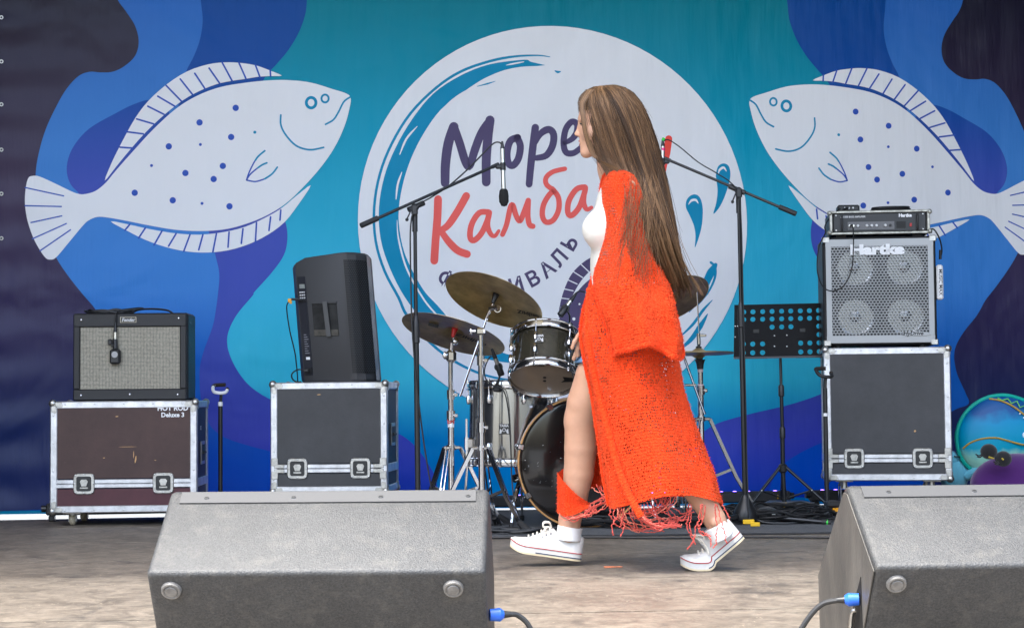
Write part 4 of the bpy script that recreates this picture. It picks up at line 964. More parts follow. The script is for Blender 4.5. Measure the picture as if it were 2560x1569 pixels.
# amp head in its rack
ztop = bc.location.z + CABH
o = P(2207, 1000, 9.36)
hd = thing('amplifier_head', 'rack-mounted bass amplifier head in a silver edged rack on the cabinet', 'amplifier', (o.x, 9.36, ztop), math.radians(-6))
RW, RH, RD = .520, .128, .36
z_ = .014
obj('rack_shell', MB().box((0, RD / 2 + .01, z_ + RH / 2), (RW, RD, RH), .006), mat('rack_laminate', (.02, .02, .022, 1), .5), hd)
RALU = mat('scuffed_rack_edge', (.42, .41, .36, 1), .45, .8, var=.45, vscale=35)
for c, s in (((0, .0, z_ + RH - .007), (RW + .008, .024, .014)), ((0, .0, z_ + .007), (RW + .008, .024, .014)), ((-RW / 2 + .004, .0005, z_ + RH / 2), (.016, .023, RH - .004)), ((RW / 2 - .004, .0005, z_ + RH / 2), (.016, .023, RH - .004))):
    obj('rack_edge', MB().box(c, s, .003), RALU, hd)
for s in (-1, 1):
    for z in (z_ + .012, z_ + RH - .012): obj('ball_corner', MB().sphere((s * (RW / 2 + .002), -.004, z), .014, 10, 8), RALU, hd)
fp = obj('front_panel', MB().box((0, .002, z_ + RH / 2), (.482, .012, RH - .032), .002), mat('amp_faceplate', (.035, .036, .038, 1), .4, .3), hd)
obj('control_strip', MB().box((-.045, -.0045, z_ + .047), (.245, .002, .042)), mat('control_grey', (.13, .13, .135, 1), .45), fp, smooth=0)
obj('brand_lettering', text_on('Hartke', .024, (.135, -.0048, z_ + RH - .030), (1, 0, 0), (0, 0, 1), bold=.0012), WHITEINK, fp, smooth=0)
obj('model_lettering', text_on('LH1000 BASS AMPLIFIER', .0125, (-.205, -.0048, z_ + RH - .033), (1, 0, 0), (0, 0, 1), bold=.0004, align='LEFT', shear=.15), SILVERINK, fp, smooth=0)
for i, x in enumerate((-.156, -.139, -.114, -.067, -.041, -.016, .030, .056)):
    obj('socket' if i < 2 else 'knob', MB().cyl((x, -.005, z_ + .047), (x, -.015, z_ + .047), .0078, .0065, n=14), CHROME if i < 2 else SILVERINK if i < 7 else BLACK, fp)
obj('vent', MB().box((.113, -.0052, z_ + .049), (.048, .002, .036)), INK, fp, smooth=0)
obj('power_switch', MB().box((.163, -.007, z_ + .047), (.012, .006, .018), .001), mat('red_rocker', (.4, .02, .02, 1), .4), fp)
for s in (-1, 1): obj('rack_handle', MB().tube([(s * .198, -.003, z_ + .025), (s * .198, -.022, z_ + .028), (s * .198, -.022, z_ + .095), (s * .198, -.003, z_ + .098)], .005, 8), BLACK, fp)
for s in (-1, 1):
    for z in (z_ + .024, z_ + RH - .024): obj('rack_screw', MB().sphere((s * .228, -.004, z), .005, 8, 6, (1, .5, 1)), RIVET, fp)
for s in (-1, 1): obj('foot', MB().box((s * .20, .05, .007), (.05, .04, .014)), RUBBER, hd, smooth=0)
zt = ztop + z_ + RH
o = P(2130, 1000, 9.42)
db = thing('wireless_receiver', 'small black wireless receiver box on the amp rack', 'receiver', (o.x, 9.42, zt), math.radians(-6))
obj('housing', MB().box((0, .05, .019), (.118, .10, .038), .008), BLACK, db)
for x in (-.02, .002, .024): obj('socket', MB().cyl((x, -.0005, .02), (x, -.008, .02), .005, n=10), SILVERINK, db)
obj('plug', MB().cyl((-.002, -.006, .02), (-.03, -.024, .014), .005, n=8), BLACK, db)
o = P(2238, 1000, 9.45)
tag(obj('cable_coil', MB().tube([(o.x + .108 * math.cos(a * .55) * (1 - .004 * a), 9.47 + .05 * math.sin(a * .55), zt + .006 + .0009 * a) for a in range(26)], .0055, 6, 4), CABLE), 'flat coil of black cable lying on the amp rack', 'cable')
jl = thing('instrument_lead', 'black instrument lead looping down from the bass amp input', 'cable', tuple(hd.location + Vector((-.155, -.03, z_ + .047))))
obj('jack', MB().cyl((0, .012, 0), (0, -.018, -.002), .006, n=8), BLACK, jl)
obj('cord', MB().tube([(0, -.016, 0), (.004, -.028, -.04), (0, -.035, -.14), (-.012, -.04, -.24), (-.055, -.04, -.325), (-.115, -.035, -.352), (-.165, -.03, -.325), (-.190, -.02, -.24), (-.178, -.01, -.12), (-.14, .0, -.04), (-.135, .04, .0), (-.10, .06, .05), (-.05, .03, .095)], .0036, 6), CABLE, jl)
sl_ = thing('speaker_lead', 'black lead from the amp rack down the right of the bass cabinet', 'cable', tuple(hd.location + Vector((RW / 2, .02, .03))))
obj('cord', MB().tube([(0, 0, 0), (.03, -.01, .01), (.062, -.005, -.04), (.075, .0, -.10), (.07, .01, -.14)], .0042, 6).cyl((.07, .01, -.10), (.068, .01, -.15), .008), CABLE, sl_)
ps = thing('power_strip', 'white plastic power strip hanging on the cabinet right side', 'power strip', tuple(bc.matrix_basis @ Vector((CABW / 2 + .018, .03, .33))), math.radians(-6))
obj('housing', MB().box((0, 0, 0), (.034, .05, .185), .008), WHITEP, ps)
obj('scrawl', text_on('MUSIC MAX', .026, (.002, -.0252, 0), (0, 0, -1), (1, 0, 0), bold=.0003), INK, ps, smooth=0)
# ------------------------------------------------------------------ stage monitors
def bevel_obj(o, width, seg=2, ang=25):
    bm = bmesh.new(); bm.from_mesh(o.data)
    ed = [e for e in bm.edges if len(e.link_faces) == 2 and e.calc_face_angle() > math.radians(ang)]
    bmesh.ops.bevel(bm, geom=ed, offset=width, segments=seg, affect='EDGES', profile=0.5)
    bm.to_mesh(o.data); bm.free()
    o.data.polygons.foreach_set('use_smooth', [True] * len(o.data.polygons)); o.data.set_sharp_from_angle(angle=math.radians(40))
    return o
def wedge_mat():
    M = bpy.data.materials.new('textured_speaker_paint'); M.use_nodes = True
    n = M.node_tree; b = n.nodes['Principled BSDF']; L = n.links.new; tc = n.nodes.new('ShaderNodeTexCoord')
    def noise(sc_, det, ro=.6, vec=None, dist=0):
        z = n.nodes.new('ShaderNodeTexNoise'); z.inputs['Scale'].default_value = sc_; z.inputs['Detail'].default_value = det; z.inputs['Roughness'].default_value = ro; z.inputs['Distortion'].default_value = dist; L(vec or tc.outputs['Object'], z.inputs['Vector']); return z.outputs['Fac']
    def ramp(f, a, c, ca, cc):
        r = n.nodes.new('ShaderNodeValToRGB'); e = r.color_ramp.elements; e[0].position = a; e[1].position = c; e[0].color = ca; e[1].color = cc; L(f, r.inputs[0]); return r.outputs[0]
    def mix(a, c, f, mode='MIX'):
        x = n.nodes.new('ShaderNodeMix'); x.data_type = 'RGBA'; x.blend_type = mode
        if isinstance(f, float): x.inputs[0].default_value = f
        else: L(f, x.inputs[0])
        L(a, x.inputs[6])
        if isinstance(c, tuple): x.inputs[7].default_value = c
        else: L(c, x.inputs[7])
        return x.outputs[2]
    c1 = ramp(noise(230, 3, .7), .34, .68, (.026, .026, .026, 1), (.066, .066, .065, 1))
    c2 = mix(c1, ramp(noise(7, 6, .7, dist=.5), .35, .7, (.86, .86, .86, 1), (1.10, 1.10, 1.09, 1)), 1.0, 'MULTIPLY')
    sp1 = ramp(noise(75, 2, .5), .78, .82, (0, 0, 0, 1), (1, 1, 1, 1))
    c3 = c2
    geo = n.nodes.new('ShaderNodeNewGeometry')
    ed = ramp(geo.outputs['Pointiness'], .52, .62, (0, 0, 0, 1), (1, 1, 1, 1)); wn = ramp(noise(26, 5, .7), .5, .66, (0, 0, 0, 1), (1, 1, 1, 1))
    mu = n.nodes.new('ShaderNodeMath'); mu.operation = 'MULTIPLY'; L(ed, mu.inputs[0]); L(wn, mu.inputs[1])
    c4 = mix(c3, (.13, .12, .10, 1), mu.outputs[0])
    L(c4, b.inputs['Base Color']); b.inputs['Roughness'].default_value = .52; b.inputs['Specular IOR Level'].default_value = .6
    bp = n.nodes.new('ShaderNodeBump'); bp.inputs['Strength'].default_value = .75; bp.inputs['Distance'].default_value = .002; L(noise(300, 3), bp.inputs['Height']); L(bp.outputs[0], b.inputs['Normal'])
    return M
WEDGE = wedge_mat()
STRIP = mat('grille_flange', (0.085, 0.085, 0.085, 1), 0.42, 0.2, bump=0.1, bscale=300, spec=0.6)
WSIDE = mat('scuffed_speaker_side', (0.05, 0.048, 0.044, 1), 0.55, bump=0.5, bscale=200, col2=(0.12, 0.11, 0.095, 1), vscale=9, stretch=(1, 1, .35))
def wedge(label, xl, Yr, rotz, W):
    t = thing('stage_monitor', label, 'stage monitor', (xl, Yr, 0), rotz, 'floor wedge monitors at the front of the stage')
    prof = [(0, .272), (.235, .425), (.262, .425), (.54, .205), (.53, .0), (.19, .0)]
    o_ = obj('cabinet', MB().prism([(0, y, z) for y, z in prof], (W, 0, 0)), WEDGE, t, smooth=0); bevel_obj(o_, .012, 3)
    def onp(x, s, off):
        y0, z0_, y1, z1_ = .0, .272, .235, .425
        d = Vector((0, y1 - y0, z1_ - z0_)); nn = Vector((0, -d.z, d.y)).normalized()
        return Vector((x, y0, z0_)) + d * s + nn * off
    st_ = obj('grille_flange', MB().prism([onp(.028, .845, .0008), onp(W - .028, .845, .0008), onp(W - .028, .985, .0008), onp(.028, .985, .0008)], (onp(0, 0, .0025) - onp(0, 0, 0))), STRIP, t, smooth=0)
    for x in (.085, .275, .465, .655):
        x = x * W / .70
        a = onp(x, .905, .003)
        obj('screw', MB().cyl(a, onp(x, .905, .0048), .0058, .0045, n=12), mat('black_oxide_screw', (.10, .10, .10, 1), .4, .8), st_)
        obj('screw_slot', MB().box(onp(x, .905, .0048), (.006, .0012, .0012)), INK, st_, smooth=0)
    def onf(x, s, off):
        d = Vector((0, .19, -.272)); nn = Vector((0, -.272, -.19)).normalized(); return Vector((x, 0, .272)) + d * s + nn * off
    for x in (.048, W - .068):
        ft = obj('rubber_foot', MB().lathe([(.0, .010), (.012, .0095), (.0135, .006), (.017, .0085), (.020, .0075), (.0215, .0)], onf(x, .135, .0), (onf(0, 0, 1) - onf(0, 0, 0)), n=24), mat('worn_rubber_foot', (.19, .18, .165, 1), .55, var=.3, vscale=60), t)
        obj('foot_screw', MB().cyl(onf(x, .135, .006), onf(x, .135, .0085), .005, n=10), DARKREC, ft)
    return t, onp, onf
wa, onpA, onfA = wedge('grey textured wedge monitor in the front left, four screws in its flange', -.758, 3.64, math.radians(-1.2), .70)
wb, onpB, onfB = wedge('grey textured wedge monitor at the right frame edge, left side scuffed', .744, 3.64, math.radians(2.9), .70)
# worn side with painted-on connector recess on the right-hand monitor
sd_ = [(.012, .262), (.23, .408), (.262, .410), (.525, .205), (.515, .012), (.19, .012)]
side = obj('side_panel', MB().prism([(-.0005, y, z) for y, z in sd_], (-.0022, 0, 0)), WSIDE, wb, smooth=0)
rec = [(.115, .240), (.30, .05), (.30, .012), (.10, .012)]
obj('connector_recess_shade', MB().prism([(-.0032, y, z) for y, z in rec], (-.0012, 0, 0)), INK, wb, smooth=0)  # flat black patch: shade of the uncut recess painted as colour
obj('recess_handle', MB().tube([(-.004, .16, .165), (-.012, .17, .15), (-.012, .19, .05), (-.004, .195, .02)], .005, 8), STEEL, wb)
SPBLUE = mat('blue_connector', (0.03, 0.13, 0.62, 1), 0.35)
def speakon(label, root, dirn, pts):
    t = thing('speaker_cable', label, 'cable', root)
    d = Vector(dirn).normalized()
    obj('connector', MB().cyl((0, 0, 0), d * .022, .0125, .0145, n=14).cyl(d * .022, d * .030, .0145, .009, n=14), SPBLUE, t)
    obj('collar', MB().cyl(d * .030, d * .046, .008, .006, n=12), BLACK, t)
    obj('cord', MB().tube([tuple(d * .044)] + pts, .0058, 8), mat('grey_black_cable', (.03, .03, .03, 1), .55), t)
ra = wb.matrix_basis @ Vector((-.006, .125, .192))
speakon('grey cable with blue connector entering the right monitor side', tuple(ra), (-1, .15, -.05), [(-.075, .02, -.012), (-.105, .03, -.045), (-.135, .04, -.10), (-.165, .05, -.180), (-.25, .08, -.185), (-.40, .0, -.185)])
ra = wa.matrix_basis @ Vector((.703, .12, .168))
speakon('grey cable with blue connector leaving the left monitor side', tuple(ra), (1, .2, .0), [(.060, .02, -.004), (.085, .025, -.03), (.110, .03, -.10), (.14, .03, -.160), (.22, .0, -.162), (.34, -.1, -.162)])

# ------------------------------------------------------------------ microphone stands
def tripod_mic_stand(label, base, leg_dirs, pole_r, zj, joint_x, boom, Yp, hub=True):
    """base: floor point under the pole, boom: (tail point, head point) in space"""
    bx, by = base
    t = thing('microphone_stand', label, 'microphone stand', (bx, by, 0), 0, 'boom microphone stands round the drum kit')
    o = Vector((bx, by, 0))
    hb_ = obj('hub', MB().lathe([(.026, .022), (.058, .030), (.060, .055), (.050, .085), (.026, .125), (.016, .150)], n=20), mat('cast_black', (.02, .02, .021, 1), .38, .3), t)
    for a, l in leg_dirs:
        d = Vector((math.cos(a), math.sin(a), 0))
        lg = obj('leg', MB().cyl(d * .04 + Vector((0, 0, .052)), d * l + Vector((0, 0, .017)), .0115, n=10), BLKMETAL, t)
        obj('rubber_foot', MB().cyl(d * (l - .035) + Vector((0, 0, .019)), d * (l + .01) + Vector((0, 0, .0165)), .0155, n=12), RUBBER, lg)
    j = Vector(joint_x) - o
    zc = .62 * j.z
    low = Vector((j.x * .62, j.y * .62, zc))
    obj('pole', MB().cyl((0, 0, .12), low, .0125, n=14), BLKMETAL, t)
    obj('clutch', MB().lathe([(.0125, -.05), (.0165, -.045), (.0165, .02), (.0150, .05), (.010, .075)], low, j, n=14), BLACK, t)
    obj('upper_pole', MB().cyl(low, j, .0085, n=12), BLKMETAL, t)
    A, B_ = Vector(boom[0]) - o, Vector(boom[1]) - o; d = (B_ - A).normalized()
    bm_ = obj('boom', MB().cyl(A, B_, .0072, n=10), BLKMETAL, t)
    obj('counter_grip', MB().cyl(A - d * .005, A + d * .085, .0125, n=12), RUBBER, bm_)
    obj('end_ferrule', MB().cyl(B_ - d * .03, B_ + d * .008, .0095, n=10), BLACK, bm_)
    jt = obj('joint', MB().sphere(j, .019, 12, 8).box(j + Vector((0, -.016, -.012)), (.030, .018, .050), .006).cyl(j + Vector((0, 0, -.11)), j + Vector((0, 0, -.02)), .0125, n=12), BLACK, t)
    obj('boom_collar', MB().cyl(j + Vector((0, 0, .003)) - d * .035, j + Vector((0, 0, .003)) + d * .05, .0125, n=12), BLACK, jt)
    obj('tightening_lever', MB().cyl(j + Vector((-.014, -.018, -.01)), j + Vector((-.034, -.035, -.055)), .0035, n=8).sphere(j + Vector((-.034, -.035, -.058)), .008, 8, 6), BLACK, jt)
    return t
YL = 8.0
bl = P(1045, 1225, YL); jl_ = P(1037, 519, YL)
mst = tripod_mic_stand('tall boom stand left of the drums, pole rising behind the left monitor', (bl.x, YL), ((.3, .32), (2.5, .32), (4.5, .32)), .012, 0, jl_, (P(905, 563, YL - .14), P(1243, 412, YL + .20)), YL)
YR = 8.6
br = P(1863, 1260, YR); jr_ = P(1846, 477, YR)
mst2 = tripod_mic_stand('tall boom stand right of the walking woman, boom leaning left', (br.x, YR), ((-.12, .40), (3.85, .36), (1.9, .34)), .012, 0, jr_, (P(1988, 534, YR - .06), P(1662, 396, YR + .1)), YR)
obj('leg_label', MB().box((.135, -.028, .048), (.022, .004, .022)), WHITEINK, mst2, smooth=0)
obj('green_tape', MB().cyl((.385, -.046, .0170), (.392, -.047, .0168), .0162, n=12), mat('green_tape', C(60, 200, 60), .5), mst2)
SILMIC = mat('satin_nickel', (.62, .60, .54, 1), .3, 1.0)
def pencil_mic(label, top, bot, foam, boot, extra=None):
    top, bot = Vector(top), Vector(bot); d = (bot - top); L_ = d.length; d.normalize()
    t = thing('pencil_microphone', label, 'microphone', tuple(top))
    obj('cable_boot', MB().lathe([(.0045, -.035), (.007, -.02), (.010, .0)], (0, 0, 0), d, n=12), BLACK, t)
    obj('connector', MB().cyl(d * .0, d * .05, .0105, n=14), SILMIC, t)
    obj('body', MB().lathe([(.0095, .05), (.0105, .055), (.0105, L_)], (0, 0, 0), d, n=14), SILMIC, t)
    if foam: obj('foam_windscreen', MB().lathe([(.013, -.005), (.020, .004), (.0235, .03), (.0225, .055), (.013, .074), (0, .078)], d * L_, d, n=18), mat('black_foam', (.012, .012, .012, 1), .95, bump=.8, bscale=500), t)
    obj('clip', MB().cyl(d * (L_ * .34), d * (L_ * .34 + .035), .0135, n=14).box(d * (L_ * .34 + .018) + Vector(boot), (.03, .02, .022), .005), BLACK, t)
    return t
mt_, mb_ = P(1256, 372, YL + .20), P(1259, 475, YL + .20)
pencil_mic('silver pencil microphone with black foam hanging from the left boom', mt_, mb_, True, (-.02, 0, 0))
mt2, mb2 = P(1657, 366, YR + .1), P(1655, 452, YR + .1)
pm2 = pencil_mic('pencil microphone with pink label on the right boom, partly behind the hair', mt2, mb2, True, (.02, 0, 0))
obj('pink_label', MB().cyl((0, 0, -.008), (0, 0, -.022), .0108, n=14), mat('pink_label', C(225, 50, 130), .5), pm2)
obj('green_tape', MB().cyl((.0, 0, .028), (.006, 0, .042), .0075, n=8), mat('green_tape', C(60, 200, 60), .5), pm2)
def px_cable(name, label, pts, r, m_=None):
    q = [P(*p) for p in pts]; o = q[0]
    t = tag(obj(name, MB().tube([p - o for p in q], r, 6), m_ or CABLE), label, 'cable'); t.location = o
    return t
px_cable('microphone_cable', 'cable arching from the left hanging microphone and down its boom stand', [(1256, 364, YL + .2), (1248, 356, YL + .2), (1232, 360, YL + .19), (1200, 392, YL + .17), (1160, 432, YL + .12), (1120, 466, YL + .08), (1080, 492, YL + .02), (1045, 515, YL - .02), (1027, 560, YL - .02), (1027, 700, YL - .02), (1031, 830, YL - .02), (1042, 960, YL - .015), (1056, 1080, YL), (1068, 1160, YL), (1078, 1222, YL), (1085, 1300, YL), (1110, 1335, YL)], .0036)
px_cable('microphone_cable', 'cable sagging along the right boom to its stand joint', [(1660, 352, YR + .1), (1672, 350, YR + .09), (1700, 368, YR + .08), (1745, 405, YR + .06), (1790, 432, YR + .03), (1826, 456, YR), (1846, 486, YR - .02), (1853, 560, YR - .02), (1858, 760, YR - .018), (1864, 1000, YR - .018), (1868, 1180, YR - .03), (1873, 1300, YR - .07)], .0034)

# ------------------------------------------------------------------ drums
GLOSSBLK = mat('black_lacquer', (.008, .008, .009, 1), .12, coat=1.0)
BURST = mat('charcoal_burst_lacquer', (.016, .014, .010, 1), .14, coat=1.0, col2=(.045, .040, .026, 1), vscale=4)
HEADB = mat('black_drum_head', (.006, .005, .005, 1), .10, coat=.6)
HEADC = mat('coated_drum_head', (.33, .26, .20, 1), .25, var=.12, vscale=5, coat=.3)
WOODH = mat('maple_hoop', (.52, .27, .09, 1), .3, var=.2, vscale=18, coat=.5)
# bass drum
BD = P(1458, 1157, 8.49); BR = .318
bd_ = thing('bass_drum', 'black bass drum with maple hoops standing behind the woman', 'drum', (BD.x, 8.49, 0), math.radians(2))
bz = BR + .001; ax = (0, 1, 0)
obj('shell', MB().lathe([(BR - .018, .03), (BR - .018, .42)], (0, 0, bz), ax, n=56), GLOSSBLK, bd_)
for y, nm in ((.018, 'hoop'), (.432, 'hoop')): obj(nm, MB().ring((0, y, bz), ax, BR - .006, .013, .040, n=64), WOODH, bd_)
obj('hoop_inlay', MB().ring((0, .0, bz), ax, BR - .015, .006, .006, n=64), GLOSSBLK, bd_)
obj('front_head', MB().lathe([(0, .010), (BR - .04, .010), (BR - .022, .012), (BR - .014, .022)], (0, 0, bz), ax, n=64), HEADB, bd_)
for k in range(8):
    a = math.radians(22.5 + 45 * k + 8); c, s = math.cos(a), math.sin(a)
    M_ = Matrix.Translation((0, 0, bz)) @ Matrix.Rotation(-a, 4, 'Y')
    cl_ = obj('claw', MB().box((BR - .003, .012, 0), (.022, .045, .030), .005).box((BR - .015, -.006, 0), (.016, .006, .026), .002).cyl((BR + .004, .03, 0), (BR + .004, .11, 0), .0035, n=8).sphere((BR + .005, .004, 0), .009, 8, 6).xf(M_), CHROME, bd_)
    obj('lug', MB().box((BR - .010, .15, 0), (.022, .05, .016), .006).xf(M_), CHROME, bd_)
for s in (-1, 1):
    sp_ = obj('spur', MB().cyl((s * .30, .10, bz - .08), (s * .335, .02, bz - .19), .012, n=10).cyl((s * .335, .02, bz - .19), (s * .352, -.02, .002), .008, n=10), CHROME, bd_)
    obj('rubber_foot', MB().cyl((s * .347, -.012, .035), (s * .353, -.02, .0), .012, n=10), RUBBER, sp_)
    obj('spur_bracket', MB().cyl((s * (BR - .03), .12, bz - .07), (s * (BR + .015), .105, bz - .08), .02, n=14), CHROME, sp_)
hs = MB()
random.seed(11)
for k in range(26):
    a, r = random.uniform(2.4, 4.2), BR * math.sqrt(random.uniform(.05, .8)); s = random.choice((.0007, .0007, .0012))
    hs.box((r * math.cos(a), .0092, bz + r * math.sin(a)), (s * 2, .0008, s * 2))
obj('dust_specks', hs, WHITEINK, bd_, smooth=0, kind='stuff')
def shell_drum(name, label, c, axis, R, H_, m_, bottom_head, lugs, ang0=0.0, hoop_m=None):
    """c = centre; axis = from the bottom head to the top head"""
    c = Vector(c); ax = Vector(axis).normalized()
    t = thing(name, label, 'drum', tuple(c))
    obj('shell', MB().lathe([(R, -H_ / 2 + .01), (R, H_ / 2 - .01)], (0, 0, 0), ax, n=48), m_, t)
    obj('top_head', MB().lathe([(0, H_ / 2), (R + .004, H_ / 2), (R + .006, H_ / 2 - .012)], (0, 0, 0), ax, n=48), mat('clear_coated_head', (.6, .58, .54, 1), .4), t)
    obj('bottom_head', MB().lathe([(0, -H_ / 2), (R + .002, -H_ / 2), (R + .005, -H_ / 2 + .012)], (0, 0, 0), ax, n=48), bottom_head, t)
    for s in (-1, 1):
        hp = MB().ring(ax * (s * (H_ / 2 - .004)), ax, R + .009, .006, .034, n=56); hp.torus(ax * (s * (H_ / 2 + .014)), ax, R + .011, .0042, 56, 6); hp.torus(ax * (s * (H_ / 2 - .022)), ax, R + .013, .004, 56, 6)
        obj('hoop', hp, CHROME, t)
    u, v, d = frame_from(ax)
    for k in range(lugs):
        a = ang0 + 2 * PI * k / lugs; rd = u * math.cos(a) + v * math.sin(a)
        for s in (-1, 1):
            p = rd * (R + .010) + ax * (s * (H_ / 2 - .075))
            lg = obj('lug', MB().lathe([(.0, -.024), (.008, -.020), (.0115, -.005), (.0105, .012), (.006, .022)], p, ax * s, n=10).box(p - rd * .008, (.014, .014, .03), .004), CHROME, t)
            obj('tension_rod', MB().cyl(p + ax * (s * .015), p + ax * (s * .062) + rd * .004, .0034, n=8).cyl(p + ax * (s * .078) + rd * .004, p + ax * (s * .098) + rd * .004, .005, n=8), CHROME, lg)
    return t, u, v
def badge_on(t, p, right, up, nrm, s=.045):
    p, right, up, nrm = Vector(p), Vector(right).normalized(), Vector(up).normalized(), Vector(nrm).normalized()
    q = [p + right * (a * s * .5) + up * (b_ * s * .5) for a, b_ in ((-1, -1), (1, -1), (1, 1), (-1, 1))]
    bg_ = obj('badge', MB().prism(q, nrm * .003), mat('dark_badge', (.05, .05, .048, 1), .35, .7), t, smooth=0)
    obj('badge_lettering', text_on('TAMA', s * .33, p + up * (s * .32) + nrm * .0036, right, up, bold=.0006), SILVERINK, bg_, smooth=0)
    bb = MB().ring(p + nrm * .004 - up * (s * .08), nrm, s * .15, s * .07, .003, n=18)
    for sx in (-1, 1):
        bb.prism([p + right * (sx * s * .45) - up * (s * .42) + nrm * .0032, p + right * (sx * s * .30) - up * (s * .42) + nrm * .0032, p + right * (sx * s * .18) - up * (s * .15) + nrm * .0032, p + right * (sx * s * .40) + up * (s * .05) + nrm * .0032], nrm * .001)
    obj('badge_emblem', bb, SILVERINK, bg_, smooth=0)
# floor tom
FT = P(1281, 1060, 8.75)
ft, u, v = shell_drum('floor_tom', 'glossy black floor tom left of the bass drum', FT, (0.02, .03, 1), .215, .385, mat('black_mirror_wrap', (.36, .36, .37, 1), .13, .95, stretch=(1, 1, .04), bump=.55, bscale=22, rvar=.08, vscale=14), HEADC, 8, .25)
badge_on(ft, (-.04, -.2125, -.02), (1, -.19, 0), (0, 0, 1), (-.19, -1, .0), .05)
for a in (3.55, 5.6, 1.4):
    d = Vector((math.cos(a), math.sin(a), 0)); q = d * .245
    lg = obj('leg', MB().cyl(q + Vector((0, 0, .03)), q + Vector((0, 0, -.22)), .006, n=8).cyl(q + Vector((0, 0, -.22)), q + d * .02 + Vector((0, 0, -FT.z + .03)), .006, n=8), CHROME, ft)
    obj('leg_bracket', MB().box(d * .228 + Vector((0, 0, -.09)), (.035, .035, .055), .008).cyl(q + Vector((0, 0, -.12)), q + Vector((0, 0, -.06)), .012, n=10), CHROME, lg)
    obj('rubber_foot', MB().cyl(q + d * .018 + Vector((0, 0, -FT.z + .035)), q + d * .02 + Vector((0, 0, -FT.z + .001)), .012, n=10), RUBBER, lg)
# rack tom, tilted so that its lower head faces the audience
RT = P(1361, 895, 8.38); rax = Vector((.055, .46, .885)).normalized()
rt, u, v = shell_drum('rack_tom', 'charcoal rack tom with tan lower head tilted above the bass drum', RT, rax, .154, .215, BURST, HEADC, 6, .35)
fr_ = Vector((0, -1, .52)); fr_ = (fr_ - rax * fr_.dot(rax)).normalized(); rgt = rax.cross(fr_) * -1; rgt = rgt if rgt.x > 0 else -rgt
bp_ = (fr_ * .985 - rgt * .17).normalized(); badge_on(rt, bp_ * .1542 + rax * .02, rgt + fr_ * .17, rax, bp_, .044)
for q in (-.026, .008): obj('damping_dot', MB().cyl(rax * (-.1082) + rgt * .005 + fr_ * (q), rax * (-.1092) + rgt * .005 + fr_ * (q), .0085, n=14), INK, rt)
obj('head_lettering', text_on('TAMA', .017, rax * -.1090 + fr_ * -.0 + Vector((-.02, 0, 0)) - fr_ * -.125, rgt, -fr_ * -1, bold=.0006), INK, rt, smooth=0)
obj('gaffer_tape', MB().prism([rax * -.1085 + rgt * a + fr_ * b_ for a, b_ in ((.09, .02), (.155, .015), (.14, -.02), (.085, -.03), (.10, -.005))], rax * -.0015), INK, rt, smooth=0)
obj('tom_mount', MB().cyl((.16, .02, -.02), (.235, .10, -.08), .014, n=12).cyl((.235, .10, .05), (.235, .10, -RT.z + bz + BR), .0125, n=12).box((.17, -.02, -.01), (.03, .05, .07), .008), CHROME, rt)

# cymbals
def cymbal(name, label, c, nrm, R, red=False, txt=None):
    c = Vector(c); nrm = Vector(nrm).normalized()
    t = thing(name, label, 'cymbal', tuple(c))
    b_ = R * .20
    pr = [(.007, b_ * .42), (b_ * .5, b_ * .36), (b_ * .85, b_ * .14), (b_ * 1.02, 0), (R * .55, -R * .030), (R * .85, -R * .058), (R, -R * .078), (R, -R * .078 - .0016), (R * .55, -R * .030 - .0022), (b_ * 1.02, -.0025), (b_ * .82, b_ * .11), (b_ * .48, b_ * .32), (.007, b_ * .38)]
    obj('plate', MB().lathe(pr, (0, 0, 0), nrm, n=72, closed=True), BRONZE, t, smooth=50)
    obj('sleeve', MB().lathe([(.006, -.035), (.009, -.03), (.013, -.004), (.016, b_ * .2), (.016, b_ * .33)], (0, 0, 0), nrm, n=14), mat('red_sleeve', (.55, .02, .02, 1), .4) if red else BLACK, t)
    obj('wing_nut', MB().lathe([(.015, b_ * .42), (.016, b_ * .62), (.006, b_ * .75), (.006, b_ * 1.0)], (0, 0, 0), nrm, n=12), BLACK, t)
    if txt:
        off, along, size = txt
        off, along = Vector(off), Vector(along)
        off -= nrm * off.dot(nrm); along = (along - nrm * along.dot(nrm)).normalized(); upv = along.cross(nrm); upv = upv if upv.z > 0 else -upv
        lt_ = text_on('Zildjian', size, off - nrm * (off.length * .078 + .0060), along, upv, bold=.0012, shear=.25)
        nv_ = []
        for q in lt_.v:                                     # follow the bow of the plate
            q = Vector(q); hgt = q.dot(nrm); rr = (q - nrm * hgt).length / R
            nv_.append(q - nrm * hgt + nrm * (float(np.interp(rr, [.2, .55, .85, 1], [0, -.030 * R, -.058 * R, -.078 * R])) - .0040))
        lt_.v = nv_
        obj('lettering', lt_, INK, t, smooth=0)
    return t
CR = P(1238, 742, 8.32)
cymbal('crash_cymbal', 'large bronze cymbal tilted up, dark script at its lower right', CR, (.345, .39, .853), .243, txt=((.150, 0, -.085), (.75, 0, .48), .040))
RD_ = P(1136, 826, 8.62)
cymbal('ride_cymbal', 'bronze cymbal with red sleeve behind the left boom stand pole', RD_, (.273, .27, .923), .262, True, txt=((.045, 0, -.15), (1, 0, -.16), .055))
obj('tape_strip', MB().box((0, 0, 0), (.05, .0012, .022), rot=None).xf(Matrix.Translation((-.10, -.04, .028)) @ Matrix.Rotation(.28, 4, 'Y')), INK, bpy.data.objects['ride_cymbal'], smooth=0)
CZ = P(1662, 745, 9.1)
cymbal('crash_cymbal', 'bronze cymbal half hidden behind the long hair', CZ, (-.30, .42, .855), .235)
HH = P(1747, 882, 9.0)
hht = cymbal('hi_hat_cymbal', 'upper hi-hat cymbal right of the orange cardigan', HH + Vector((0, 0, .010)), (0.0, .03, 1), .178)
